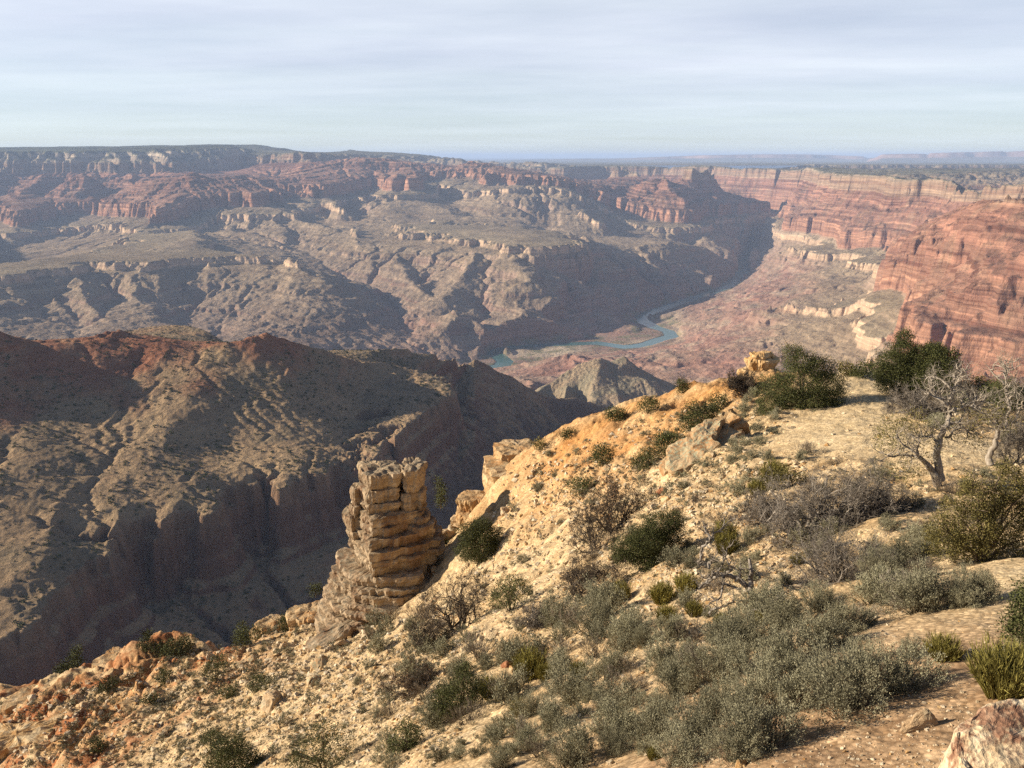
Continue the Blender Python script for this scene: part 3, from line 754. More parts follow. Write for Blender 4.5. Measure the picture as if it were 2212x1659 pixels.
    ridge([P(1770, 357, 19300), P(2000, 357, 19300), P(2212, 356, 19300), P(2500, 356, 19300)], wob=160)
    # right hand wall: foot of the pale cliffs, red slope, lower red cliff, toe
    ridge([P(1720, 450, 12700), P(1765, 440, 11300), P(1820, 440, 10000), P(1880, 441, 9350), P(1950, 441, 8700), P(2030, 447, 8000), P(2080, 452, 7700)], wob=70)
    ridge([P(1636, 494, 13350), P(1652, 480, 13000), P(1664, 464, 12900), P(1700, 456, 12750)])
    ridge([P(1664, 484, 12600), P(1690, 485, 11600), P(1713, 486.5, 11000), P(1755, 493, 10300), P(1800, 494, 9600), P(1850, 497, 8900), P(1900, 500, 8500), P(1950, 503, 8200), P(2000, 490, 7800)], wob=80)
    ridge([P(1640, 500, 12900), P(1680, 515, 11500), P(1715, 524, 10700), P(1755, 527, 10000), P(1800, 530, 9400), P(1850, 534, 8700), P(1900, 536, 8300), P(1945, 537, 7900)], wob=60)
    ridge([P(1618, 551, 12300), P(1626, 542, 12250), P(1650, 531, 12000), P(1690, 527, 11200)])
    ridge([P(1614, 575, 11300), P(1622, 556, 11900)])
    ridge([P(1625, 570, 11400), P(1660, 560, 11000), P(1690, 552, 10300)])
    # benches stepping down on the right
    ridge([P(1670, 565, 9900), P(1682, 546, 9700), P(1693, 538, 9600), P(1730, 540, 9250), P(1790, 545, 8800), P(1840, 548, 8400), P(1880, 548, 8200)], wob=40)
    ridge([P(1680, 572, 9500), P(1730, 570, 9000), P(1790, 574, 8500), P(1830, 578, 8000)])
    ridge([P(1755, 587, 7900), P(1790, 584, 7700), P(1840, 585, 7500), P(1880, 590, 7200), P(1910, 600, 6900), P(1940, 590, 6900)], wob=30)
    ridge([P(1765, 603, 7500), P(1830, 606, 7200), P(1885, 612, 6800)])
    ridge([P(1880, 552, 7900), P(1930, 545, 7500), P(1960, 540, 7200)])
    ridge([P(1740, 628, 6900), P(1770, 618, 7000), P(1830, 622, 6700), P(1890, 630, 6300), P(1930, 625, 6200)])
    ridge([P(1632, 660, 6100), P(1650, 654, 6100), P(1700, 656, 6050), P(1750, 661, 5900), P(1800, 664, 5750), P(1850, 667, 5600), P(1900, 655, 5700)], wob=25)
    ridge([P(1640, 684, 5850), P(1700, 688, 5750), P(1760, 694, 5550), P(1830, 695, 5400)], wob=20)
    ridge([P(1720, 645, 6400), P(1800, 648, 6250), P(1900, 640, 6000)])
    ridge([P(1650, 747, 4850), P(1662, 737, 4950), P(1705, 722, 5000), P(1758, 708, 5000), P(1810, 693, 4950), P(1860, 677, 4900), P(1900, 665, 4850), P(1945, 655, 4700)], r=.3,reach=500)
    ridge([Zp(1645, 750, -1075), Zp(1690, 757, -1060), Zp(1750, 762, -1030), Zp(1800, 763, -1000), Zp(1850, 765, -975), Zp(1905, 765, -950)], wob=20)
    ridge([P(1650, 775, 4600), P(1700, 786, 4480), P(1760, 792, 4300), P(1850, 795, 4100), P(1920, 795, 3900)])
    ridge([P(1600, 705, 6100), P(1680, 705, 5700), P(1760, 703, 5350), P(1830, 700, 5200)])
    # right hand near spur
    ridge([P(2400, 350, 3400), P(2212, 379, 3900), P(2190, 393, 3950), P(2165, 396, 4200), P(2158, 403, 4250), P(2140, 410, 4450), P(2110, 424, 4700), P(2075, 444, 5100), P(2040, 462, 5600), P(2010, 480, 6100), P(1985, 495, 6500), P(1960, 505, 6800)], r=.9,reach=250)
    ridge([P(1955, 511, 6550), P(1985, 511, 6500), P(2015, 509, 6450), P(2034, 512, 6400)])
    ridge([P(1955, 562, 6300), P(1990, 566, 6150), P(2030, 562, 6000)])
    ridge([P(2036, 515, 6350), P(2040, 540, 6050), P(2045, 575, 5500)])
    ridge([P(1985, 588, 4900), P(2010, 578, 4900), P(2060, 576, 4850), P(2110, 578, 4750), P(2160, 580, 4600), P(2230, 570, 4500)], wob=25)
    ridge([P(1968, 650, 4550), P(2010, 648, 4600), P(2080, 643, 4600), P(2150, 635, 4500)], wob=20)
    ridge([P(2060, 576, 4850), P(2090, 540, 4800), P(2120, 490, 4700), P(2140, 440, 4600)])
    ridge([P(2350, 470, 3000), P(2280, 520, 2980), P(2212, 562, 3020), P(2160, 590, 3080), P(2100, 622, 3160), P(2040, 648, 3250), P(1995, 664, 3300), P(1960, 678, 3340), P(1942, 686, 3340)])
    ridge([P(1930, 700, 3600), P(1935, 760, 3350), P(1955, 780, 3080)])
    ridge([P(1942, 690, 3280), P(2000, 690, 3180), P(2060, 700, 3080), P(2120, 706, 2980), P(2180, 712, 2880), P(2260, 720, 2800)])
    ridge([P(1950, 752, 3200), P(2000, 770, 3060), P(2060, 786, 2900), P(2140, 798, 2760), P(2260, 800, 2720)])
    ridge([P(1920, 672, 4500), P(1960, 668, 4250), P(2000, 640, 4150), P(2080, 600, 4100), P(2150, 560, 4050), P(2230, 520, 4000)], v=.5,reach=600)
    # --- red hills and flats by the river
    ridge([P(1440, 748, 6300), P(1480, 738, 6350), P(1540, 722, 6150), P(1590, 712, 6050)])
    ridge([P(1420, 765, 5700), P(1490, 765, 5450), P(1560, 755, 5400), P(1630, 745, 5300)])
    ridge([P(1480, 700, 6900), P(1560, 690, 6600), P(1620, 672, 6400)])
    ridge([P(1540, 655, 7800), P(1600, 640, 7700), P(1650, 620, 7900), P(1700, 600, 8200)])
    ridge([P(1590, 620, 9100), P(1630, 605, 9300), P(1670, 585, 9400)])
    ridge([P(1600, 655, 7100), P(1660, 640, 7150), P(1720, 620, 7500)])
    ridge([P(1400, 790, 4900), P(1480, 795, 4600), P(1560, 800, 4400), P(1650, 800, 4250)])
    ridge([P(1480, 825, 4300), P(1560, 835, 3900), P(1700, 845, 3600), P(1900, 850, 3300)])
    # front red hill and tan hill
    ridge([P(1085, 797, 5250), P(1130, 784, 5200), P(1190, 770, 5150), P(1232, 763, 5100), P(1262, 772, 5000), P(1290, 783, 4850)], r=.35,reach=800)
    ridge([P(1130, 752, 6280), P(1190, 750, 6380), P(1240, 750, 6380)], width=60)
    ridge([P(1230, 752, 6280), P(1290, 749, 6350)], width=60)
    ridge([P(1265, 765, 6000), P(1310, 768, 5750), P(1350, 766, 5750), P(1400, 775, 5300)])
    ridge([P(1100, 840, 4300), P(1160, 835, 4200), P(1130, 815, 4600)])
    ridge([P(1380, 800, 4700), P(1330, 800, 4650), P(1280, 800, 4600), P(1230, 800, 4700)])
    # floors hidden behind the nearer ridges
    ridge([(-4000, 3500, -1330), (-2000, 3500, -1330), (-600, 3600, -1330), (300, 3800, -1330), (900, 3800, -1320), (1300, 3700, -1300)])
    ridge([(-5000, 2700, -1330), (-2000, 2700, -1330), (0, 2700, -1330), (1000, 2700, -1250), (1500, 2700, -900)])
    ridge([P(1930, 830, 2500), P(2030, 835, 2450), P(2120, 832, 2400), P(2212, 828, 2350), P(2350, 820, 2300)])
    ridge([P(1900, 890, 1900), P(2100, 890, 1850), P(2400, 890, 1800)])
    ridge([P(2500, 560, 2500), P(2500, 760, 2100), P(2600, 800, 1700)])
    ridge([(-1500, 1330, -1330), (600, 1330, -1200), (1100, 1330, -700), (1900, 1330, -500)])
    return out

def build_canyon():
    rs = RIVER_PATH
    lines = canyon_skeleton()
    carves = []
    for pts, k in lines:
        q = [(a[0], a[1], float(STRATA.to_b(a[2] - lift(a[0], a[1])))) for a in pts]
        k = dict(k); r = k.pop('r', None); v = k.pop('v', None); reach = k.pop('reach', 1500.0)
        if r: carves.append((q, r, True, reach))
        if v: carves.append((q, v, False, reach))
        SK.line(q, **k)
    q = [(a[0], a[1], float(STRATA.to_b(a[2] - 12 - lift(a[0], a[1])))) for a in rs]
    # river cells replace anything else that falls on them
    RK = Skeleton(SK.x0, SK.x0 + (SK.nx - 1) * SK.cell, SK.y0, SK.y0 + (SK.ny - 1) * SK.cell, SK.cell)
    RK.line(q, width=60)
    rf, rvv = RK.get()
    f, v = SK.get()
    v = np.where(rf, rvv, v); f = f | rf
    h = membrane(f, v, 60)
    X, Y = SK.X, SK.Y
    for up in (False, True):
        for q, sl, u, reach in carves:
            if u == up: h = carve(h, X, Y, SK.x0, SK.y0, SK.cell, q, sl, u, reach, 0.45)
    h = np.where(rf, v, h)
    # distance from the river keeps the flats near it smooth
    near = smooth_grid(membrane(rf | (smooth_grid(rf.astype(float), 14) < 1e-6), rf.astype(float), 25), 2)
    calm = np.clip(1 - 1.3 * near, 0.1, 1)
    n = fbm(X / 1400, Y / 1400, 5, 11, 0.5) * 38
    n = n * (1 - 0.8 * np.clip((h + 130) / 40, 0, 1) * (X > 1500))
    hn = np.where(f & ~rf, h + 0.35 * n * calm, h + n * calm)
    hn = np.where(rf, h, hn)
    km = 1 - 0.88 * soft_region([P(960, 650, 6900), P(1260, 630, 7100), P(1290, 735, 6560), P(1120, 745, 6350), P(1000, 770, 5950), P(940, 720, 6300)], X, Y, 250)
    km = km * (1 - 0.5 * soft_region([P(1640, 640, 6600), P(1950, 620, 6600), P(1960, 790, 3900), P(1630, 790, 4400)], X, Y, 300))
    km = km * (1 + 1.6 * soft_region([P(-300, 560, 7900), P(420, 520, 8700), P(640, 535, 9000), P(790, 468, 11600), P(1150, 482, 11100), P(1330, 500, 11000), P(1330, 420, 13500), P(900, 352, 15500), P(500, 345, 16000), P(-300, 345, 14800)], X, Y, 500))
    km = km * (1 - 0.65 * soft_region([P(770, 500, 9900), P(950, 515, 8500), P(1160, 545, 7950), P(1200, 515, 9000), P(1060, 480, 10500), P(800, 470, 11200)], X, Y, 300))
    he = erode(hn, rf, SK.cell, 10, KDT, 0.05, kmap=km)
    return he, rf, near

KDT = 0.024
CB, RF, NEAR = build_canyon()

def canyon_height(x, y):
    hi0 = np.clip((bilinear(CB, SK.x0, SK.y0, SK.cell, x, y) + 900) / 90, 0, 1)
    ra = 15 + 34 * hi0
    wx = x + fbm(x / 300, y / 300, 3, 31) * 46 + (ridged(x / 210, y / 210, 3, 33, 0.5) - 0.8) * ra
    wy = y + fbm(x / 300, y / 300, 3, 35) * 46 + (ridged(x / 210, y / 210, 3, 37, 0.5) - 0.8) * ra
    wx = wx + fbm(x / 60, y / 60, 3, 34) * 11; wy = wy + fbm(x / 60, y / 60, 3, 36) * 11
    b = bicubic(CB, SK.x0, SK.y0, SK.cell, wx, wy)
    hi = np.clip((b + 880) / 60, 0, 1)
    g0 = (ridged(x / 430, y / 430, 3, 38, 0.5) - 0.9) * 13 * hi
    g1 = (ridged(x / 210, y / 210, 4, 41, 0.55) - 0.9) * (15 - 11 * hi)
    nr = bilinear(NEAR, SK.x0, SK.y0, SK.cell, x, y)
    calm = np.clip(1 - 1.5 * nr, 0.0, 1)
    calm = calm * (1 - 0.85 * np.clip((b - float(STRATA.to_b(-108))) / 10, 0, 1))
    b2 = b + (g0 + g1 + fbm(x / 70, y / 70, 3, 51) * (5 - 3 * hi)) * calm
    s = STRATA.to_z(b2)
    S = lift(x, y)
    rd = np.full(np.shape(x), 1e9)
    for p_, q_ in zip(RIVER_PATH[:-1], RIVER_PATH[1:]):
        dx, dy = q_[0] - p_[0], q_[1] - p_[1]
        t = np.clip(((x - p_[0]) * dx + (y - p_[1]) * dy) / (dx * dx + dy * dy), 0, 1)
        rd = np.minimum(rd, np.hypot(x - p_[0] - t * dx, y - p_[1] - t * dy))
    z = s + S + fbm(x / 45, y / 45, 3, 77) * 1.2 * calm
    hw = 56 + 22 * np.clip((y - 7600) / 2500, 0, 1) + 14 * fbm(x / 300, y / 300, 2, 99)
    z = np.where(rd < hw, np.minimum(z, -1406), np.maximum(z, -1399.2 + np.clip((rd - hw) / 12, 0, 1.8)))
    st = s + fbm(x / 900, y / 900, 3, 90) * 12
    return z, st, nr
# ------------------------------------------------------------------ canyon mesh: fan of rays, finest where it shows
M_CANYON = canyon_material()
_th = nonuniform([(-50, -32.5, 130), (-32.5, 32.5, 1150), (32.5, 46, 90)])
_u = np.tan(np.radians(_th))
_D = np.concatenate([np.geomspace(1420, 2750, 60, endpoint=False), np.geomspace(2750, 4000, 190, endpoint=False), np.geomspace(4000, 14500, 900, endpoint=False), np.geomspace(14500, 20600, 190)])
_UU, _DD = np.meshgrid(_u, _D)
CX, CY = _UU * _DD, _DD
CZ, CST, CNR = canyon_height(CX, CY)

# masks: red mudstone on the right of the river, sand and scrub on its bars
_nz = fbm(CX / 600, CY / 600, 4, 201)
_rdist = 1 - CNR
red_poly = [P(1040, 800, 5300), P(1120, 790, 5700), P(1400, 752, 6300), P(1470, 700, 7100), P(1560, 650, 8200), P(1620, 612, 9600), P(1740, 590, 9300), P(1760, 640, 7200), P(1680, 690, 6000), P(1640, 740, 5000), P(1800, 800, 3900), P(1500, 870, 3600), P(1150, 870, 4000)]
mred = soft_region(red_poly, CX, CY, 500) * np.clip((-985 - CZ) / 90, 0, 1)
mred = np.clip(mred * (0.85 + 0.6 * _nz), 0, 1)
red2 = np.clip((-1150 - CZ) / 120, 0, 1) * np.clip(0.35 + 1.6 * fbm(CX / 900, CY / 900, 3, 222), 0, 1) * (CY < 11500)
mred = np.maximum(mred, red2 * 0.8)
lowz = np.clip((-1350 - CZ) / 25, 0, 1)
bar = np.maximum(soft_region([P(1105, 762, 6050), P(1110, 755, 6250), P(1200, 748, 6450), P(1250, 747, 6470), P(1270, 756, 6200), P(1200, 766, 5980)], CX, CY, 120),
                 np.maximum(soft_region([P(1345, 752, 6350), P(1360, 740, 6560), P(1424, 726, 6750), P(1430, 736, 6550), P(1400, 748, 6350)], CX, CY, 80),
                            soft_region([P(1450, 716, 7000), P(1470, 728, 6700), P(1530, 690, 7100), P(1600, 630, 8500), P(1560, 632, 8600), P(1450, 672, 7700), P(1410, 690, 7450)], CX, CY, 250) * 0.75))
msand = np.clip(bar * np.clip((-1330 - CZ) / 40, 0, 1), 0, 1)
mveg = np.clip((_rdist - 0.15) * 0 + np.clip((CNR - 0.10) / 0.25, 0, 1) * np.clip((-1360 - CZ) / 20, 0, 1) * np.clip(0.2 + 2.2 * fbm(CX / 120, CY / 120, 3, 230), 0, 1), 0, 0.8)
canyon = grid_mesh("canyon_terrain", CX, CY, CZ, dict(st=CST, mred=mred, msand=msand, mveg=mveg), M_CANYON)
tag(canyon, kind='structure')

# ------------------------------------------------------------------ river
def ribbon(path, half, z):
    pts = np.array([(a[0], a[1]) for a in path])
    d = np.concatenate([[0], np.cumsum(np.hypot(*np.diff(pts, axis=0).T))])
    s = np.arange(0, d[-1], 25.0)
    x = np.interp(s, d, pts[:, 0]); y = np.interp(s, d, pts[:, 1])
    k = np.ones(7) / 7
    for _ in range(2):
        x[3:-3] = np.convolve(x, k, 'valid'); y[3:-3] = np.convolve(y, k, 'valid')
    tx, ty = np.gradient(x), np.gradient(y); L = np.hypot(tx, ty); nx_, ny_ = -ty / L, tx / L
    w = np.linspace(-half, half, 9)
    return x[:, None] + nx_[:, None] * w, y[:, None] + ny_[:, None] * w, np.full((len(s), 9), z)
b = MB("river_water", 0.18, 0.5)
p = b.pos()
rap = b.ramp(b.noise(b.map(p, (1, 1, 1)), 0.02, 5, 0.7), [(0.66, (.045, .12, .11)), (0.72, (.5, .55, .53))])
b.color(b.mix(0.5, b.ramp(b.noise(p, 0.001, 2), [(0.35, (.035, .11, .095)), (0.65, (.06, .155, .16))]), rap))
b.bump(b.noise(p, 0.15, 4), 0.2, 1.0)
rx, ry, rz = ribbon(RIVER_PATH, 105, -1400.0)
river = grid_mesh("river_water", rx, ry, rz, None, b.m)
tag(river, kind='structure')
# ------------------------------------------------------------------ the nearer ridge across the side canyon
MSTRATA = Strata([(100, -300, 1.0), (-300, -330, 1.4), (-330, -345, 3.0), (-345, -375, .9), (-375, -386, 2.6), (-386, -560, 0.95), (-560, -583, 6.0), (-583, -592, 1.0), (-592, -622, 6.5), (-622, -636, 0.9), (-636, -660, 5.0), (-660, -672, 0.8), (-672, -680, 3.5), (-680, -722, 0.8),
                  (-722, -732, 4.0), (-732, -752, .8), (-752, -762, 4.0), (-762, -800, 0.9), (-800, -812, 3.0), (-812, -1500, 0.95)])
MK = Skeleton(-3300, 1750, 380, 4300, 10.0)
def mid_skeleton():
    out = []
    def ridge(pts, **k): out.append((pts, k))
    ridge([(-3300, 2300, -260), (-2400, 1950, -280), P(-420, 688, 1600), P(-250, 690, 1650), P(-120, 700, 1700), P(0, 715, 1750), P(33, 730, 1790), P(63, 742, 1800), P(133, 744, 1830), P(207, 738, 1860), P(240, 725, 1890), P(268, 719, 1900), P(300, 736, 1890), P(367, 742, 1880), P(400, 753, 1870), P(433, 760, 1870), P(480, 738, 1890),
           P(520, 735, 1900), P(545, 726, 1910), P(577, 712, 1920), P(600, 721, 1940), P(633, 737, 1970), P(690, 752, 2020), P(737, 767, 2080), P(770, 778, 2130), P(830, 782, 2200), P(890, 772, 2350), P(940, 768, 2450), P(992, 777, 2550), P(999, 789, 2570), P(1011, 780, 2600), P(1045, 782, 2650), P(1092, 807, 2720), P(1135, 832, 2790), P(1175, 854, 2850), P(1245, 860, 3000), P(1310, 880, 3150)])
    ridge([P(775, 764, 2230), P(800, 756, 2260), P(845, 752, 2300), P(890, 753, 2360)])
    ridge([P(245, 722, 2450), P(290, 709, 2500), P(330, 704, 2550), P(373, 699.5, 2560), P(400, 702, 2560), P(432, 709, 2540), P(470, 736, 2450)])
    lip = [(-700, -560, 900), (-500, -560, 800), (-300, -560, 790), (-120, -560, 860), (0, -560, 905), (77, -560, 940), (95, -560, 985), (110, -560, 1003), (160, -560, 1090), (207, -560, 1120), (232, -560, 1127), (285, -560, 1250), (300, -560, 1265), (325, -560, 1258), (350, -560, 1263), (400, -560, 1300), (457, -560, 1275),
           (490, -560, 1395), (533, -560, 1411), (560, -560, 1440), (610, -560, 1400), (640, -560, 1440), (663, -560, 1478), (700, -560, 1470), (740, -560, 1560), (772, -560, 1488), (801, -560, 1530), (830, -560, 1650), (858, -560, 1690), (905, -560, 1828), (950, -560, 1960), (988, -560, 2013), (978, -560, 2110), (965, -560, 2190), (940, -562, 2230)]
    L = [pxd(a, d, z) for a, z, d in lip]
    ridge(L, wob=22)
    base = []
    for k, q in enumerate(L[:-2]):
        a, c = L[max(k - 1, 0)], L[min(k + 1, len(L) - 1)]
        tx, ty = c[0] - a[0], c[1] - a[1]; n = math.hypot(tx, ty)
        base.append((q[0] + ty / n * 62, q[1] - tx / n * 62, -684))
    ridge(base)
    foot = []
    for k, q in enumerate(L[:-2]):
        a, c = L[max(k - 2, 0)], L[min(k + 2, len(L) - 1)]
        tx, ty = c[0] - a[0], c[1] - a[1]; n = math.hypot(tx, ty)
        foot.append((q[0] + ty / n * 260, q[1] - tx / n * 260, -800))
    ridge(foot[::3])
    ridge([pxd(*q) for q in [(-900, 420, -790), (-500, 440, -810), (-100, 520, -830), (150, 660, -850), (400, 830, -870), (600, 980, -890), (780, 1140, -900), (930, 1330, -910), (1020, 1560, -925), (1090, 1850, -945), (1180, 2300, -980), (1280, 2900, -1030), (1360, 3250, -1080)]])
    ridge([(-3300, 380, -560), (-2400, 380, -500), (-900, 380, -420), (-300, 385, -420), (0, 390, -440), (400, 390, -460), (900, 390, -480), (1750, 390, -500)])
    ridge([pxd(1300, 700, -700), pxd(1500, 1000, -700), pxd(1700, 1500, -720), pxd(1850, 2300, -760), pxd(1900, 3200, -950)])
    # broad gullies and spurs on the lit face
    ridge([P(640, 775, 1900), P(560, 860, 1730), P(470, 960, 1550), P(423, 1018, 1430), P(378, 1095, 1290), P(335, 1130, 1238)])
    ridge([P(737, 785, 2010), P(712, 830, 1900), P(690, 900, 1730), P(675, 970, 1580), P(664, 1016, 1488)])
    ridge([P(300, 780, 1830), P(260, 870, 1640), P(210, 950, 1490), P(150, 1040, 1330), P(105, 1130, 1190), P(75, 1230, 1060)])
    ridge([P(430, 800, 1790), P(400, 880, 1630), P(340, 960, 1490), P(290, 1040, 1360), P(255, 1120, 1240), P(225, 1195, 1140)])
    ridge([P(350, 800, 1790), P(300, 900, 1590), P(220, 1010, 1400), P(170, 1090, 1270), P(150, 1160, 1180)])
    ridge([P(100, 800, 1700), P(50, 900, 1530), P(0, 1000, 1360), P(-60, 1100, 1200)])
    ridge([P(800, 800, 2120), P(790, 860, 1960), P(770, 920, 1800), P(745, 970, 1650), P(740, 995, 1580)])
    ridge([P(850, 800, 2160), P(850, 840, 2030), P(830, 900, 1860), P(800, 950, 1690), P(775, 1015, 1510)])
    ridge([P(900, 790, 2280), P(905, 830, 2080), P(905, 880, 1880)])
    # the dark shoulder falling to the side canyon mouth
    ridge([P(1000, 850, 2350), P(1040, 900, 2320), P(1060, 950, 2200)])
    ridge([P(1100, 850, 2620), P(1120, 900, 2520), P(1140, 950, 2420)])
    ridge([P(1180, 880, 2750), P(1220, 920, 2650)])
    # tan hill in front of the red flats
    ridge([P(1120, 868, 3300), P(1180, 832, 3450), P(1215, 808, 3520), P(1250, 787, 3560), P(1275, 779, 3590), P(1297, 775, 3610), P(1318, 783, 3640), P(1348, 769, 3690), P(1366, 787, 3720), P(1392, 808, 3750), P(1440, 834, 3830), P(1500, 860, 3900)])
    ridge([P(1297, 776, 3600), P(1290, 812, 3450), P(1275, 845, 3330), P(1290, 868, 3230)])
    ridge([P(1348, 770, 3680), P(1370, 808, 3560), P(1395, 820, 3500), P(1420, 850, 3380)])
    ridge([P(1325, 800, 3560), P(1335, 840, 3380), P(1345, 880, 3200)])
    ridge([P(1225, 830, 3420), P(1215, 862, 3280)])
    # far side and back
    ridge([(-3300, 4290, -1420), (-2400, 4290, -1420), (-800, 4290, -1420), (1750, 4290, -1420)])
    ridge([(-3300, 3100, -1000), (-2400, 3000, -1050), (-1200, 3150, -1060), (-300, 3300, -1080), (300, 3350, -1100)])
    return out
def mid_w(x, y): return np.clip((-0.045 - np.asarray(x) / np.asarray(y)) / 0.02, 0, 1)
def mid_b(a):
    w = float(mid_w(a[0], a[1])); return w * float(MSTRATA.to_b(a[2])) + (1 - w) * a[2]
def build_mid():
    for pts, k in mid_skeleton():
        MK.line([(a[0], a[1], mid_b(a)) for a in pts], **k)
    f, v = MK.get()
    h = membrane(f, v, 60)
    n = fbm(MK.X / 330, MK.Y / 330, 5, 311, 0.5) * 17
    h = np.where(f, h + 0.3 * n, h + n)
    return erode(h, np.zeros(h.shape, bool), MK.cell, 7, 0.02, 0.08, cap=260.0, seed=9)
MB_ = build_mid()
def mid_height(x, y):
    wx = x + fbm(x / 90, y / 90, 3, 331) * 11
    wy = y + fbm(x / 90, y / 90, 3, 335) * 11
    b = bicubic(MB_, MK.x0, MK.y0, MK.cell, wx, wy)
    b0 = b
    b = b + ((ridged(x / 120, y / 120, 3, 341, 0.5) - 0.9) * 7 + (ridged(x / 38, y / 38, 3, 345, 0.6) - 0.9) * 3.6) * (0.16 + 0.5 * np.clip((-545 - b0) / 10, 0, 1)) + fbm(x / 14, y / 14, 3, 351) * 0.9
    w = mid_w(x, y)
    z = w * MSTRATA.to_z(b) + (1 - w) * b
    return z + fbm(x / 9, y / 9, 3, 361) * 0.55, z
_th = nonuniform([(-50, -33, 90), (-33, 14, 900), (14, 33, 60)])
_u = np.tan(np.radians(_th))
_D = np.concatenate([np.geomspace(400, 800, 60, endpoint=False), np.geomspace(800, 2700, 720, endpoint=False), np.geomspace(2700, 4280, 170)])
_UU, _DD = np.meshgrid(_u, _D)
MX, MY = _UU * _DD, _DD
MZ, MST = mid_height(MX, MY)
b = MB("ridge_rock", 0.95, 0.05)
p = b.pos(); st = b.attr('st'); red = b.attr('mred'); tan = b.attr('mtan')
steep = b.range(b.snormal_z(), 0.80, 0.52)
soil = b.ramp(b.noise(p, 0.007, 5), [(0.35, (.25, .19, .12)), (0.5, (.33, .23, .14)), (0.65, (.37, .265, .16))])
redsoil = b.ramp(b.noise(p, 0.012, 6, 0.65), [(0.35, (.23, .10, .058)), (0.55, (.31, .145, .085)), (0.7, (.37, .22, .14))])
col = b.mix(red, soil, redsoil)
beds = b.math('ADD', st, b.math('MULTIPLY', b.math('SUBTRACT', b.noise(p, 0.01, 4), 0.5), 14.0))
cl = b.ramp(b.range(beds, -900, -300), [(0.0, (.15, .115, .09)), (0.3, (.15, .105, .08)), (0.36, (.165, .095, .066)), (0.48, (.19, .10, .065)), (0.56, (.26, .17, .11)), (0.60, (.30, .22, .15)), (0.86, (.28, .125, .07)), (1, (.31, .14, .08))])
cl = b.mix(0.75, cl, b.ramp(b.noise(b.map(p, (1, 1, .22)), 0.05, 6, 0.7), [(0.3, (.55, .53, .52)), (0.5, (1, 1, 1)), (0.68, (1.5, 1.42, 1.32))]), 'MULTIPLY')
col = b.mix(steep, col, cl)
tanc = b.ramp(b.noise(p, 0.01, 5), [(0.4, (.25, .215, .15)), (0.6, (.36, .27, .18))])
col = b.mix(tan, col, tanc)
# scattered stones and scrub speckle belonging to the ground
sp = b.voronoi(p, 0.11, 'Distance')
stone = b.ramp(b.noise(p, 0.16, 3, 0.6), [(0.62, 0.0), (0.72, 1.0)])
col = b.mix(b.math('MULTIPLY', stone, 0.6), col, (.42, .33, .24))
dark = b.ramp(sp, [(0.10, 1.0), (0.24, 0.0)])
dk2 = b.ramp(b.noise(p, 0.012, 3), [(0.4, 0.0), (0.55, 1.0)])
col = b.mix(b.math('MULTIPLY', b.math('MULTIPLY', dark, dk2), b.math('SUBTRACT', 0.75, b.math('MULTIPLY', steep, 0.75))), col, (.055, .06, .03))
bed = b.noise(b.map(p, (.004, .004, .25)), 1.0, 5, 0.7)
col = b.mix(0.4, col, b.ramp(bed, [(0.3, (.68, .67, .67)), (0.5, (1, 1, 1)), (0.7, (1.28, 1.26, 1.24))]), 'MULTIPLY')
b.color(col)
b.bump(b.math('ADD', b.noise(b.map(p, (1, 1, .8)), 0.16, 7, 0.72), b.math('MULTIPLY', b.voronoi(b.map(p, (1, 1, .45)), 0.07), 0.9)), 1.0, 9.0)
_nz = fbm(MX / 160, MY / 160, 4, 401)
mred2 = np.clip((MST + 478 + 90 * _nz) / 60, 0, 1) * np.clip((2700 - MY) / 300, 0, 1)
mtan2 = np.clip((MY - 3050) / 200, 0, 1)
mid = grid_mesh("ridge_terrain", MX, MY, MZ, dict(st=MST, mred=mred2, mtan=mtan2), b.m)
tag(mid, kind='structure')
# ------------------------------------------------------------------ plain and mesas to the horizon
_th = nonuniform([(-50, -33, 30), (-33, 33, 700), (33, 50, 30)])
_u = np.tan(np.radians(_th))
_D = np.concatenate([np.geomspace(20300, 34000, 30, endpoint=False), np.geomspace(34000, 62000, 150, endpoint=False), np.geomspace(62000, 180000, 16)])
PU, PD = np.meshgrid(_u, _D)
_px = PU * 0.9705 * FPX + 1106
_sky1 = np.interp(_px, [-600, 1000, 1040, 1136, 1255, 1317, 1416, 1485, 1540, 1614, 1700, 1755, 1807, 1818, 1828, 1850, 3000], [352, 352, 350, 345.5, 343.3, 343, 338.5, 335.3, 334.6, 333.2, 333.5, 335, 337, 338, 343, 350, 352])
_sky2 = np.interp(_px, [-600, 1826, 1842, 1850, 1856, 1900, 1941, 1949, 1954, 1993, 2050, 2096, 2106, 2147, 2212, 2400, 3000], [355, 350, 342, 336, 333.3, 332.6, 332.3, 334.2, 330.4, 329.5, 328.2, 326.4, 328, 325.4, 326.2, 325, 325])
base = -200 - 60 * np.clip((PD - 20300) / 25000, 0, 1)
wx = PU * PD
e1 = 50500 + 2200 * fbm(wx / 6000, PD / 9000, 4, 501)
e2 = 43000 + 1500 * fbm(wx / 5000, PD / 9000, 4, 511)
def mesa(sky, e, Dref, seed):
    top = slope_t(sky) * Dref
    s = PD - e
    talus = np.clip((s + 2500) / 2300, 0, 1) ** 1.5
    cliff = np.clip((s + 200) / 260, 0, 1)
    rise = np.where(top > base, top - base, 0)
    return rise * (0.5 * talus + 0.5 * cliff)
PZ = base + mesa(_sky1, e1, 51000, 1) + np.maximum(0, mesa(_sky2, e2, 43300, 2))
PZ = np.where(PD > 64000, np.minimum(PZ, base), PZ) + fbm(wx / 2500, PD / 2500, 3, 521) * 6
b = MB("plain_soil", 0.95, 0.03)
p = b.pos()
g = b.ramp(b.noise(b.map(p, (1, .35, 1)), 0.0003, 6, 0.6), [(0.35, (.10, .10, .075)), (0.6, (.17, .15, .11))])
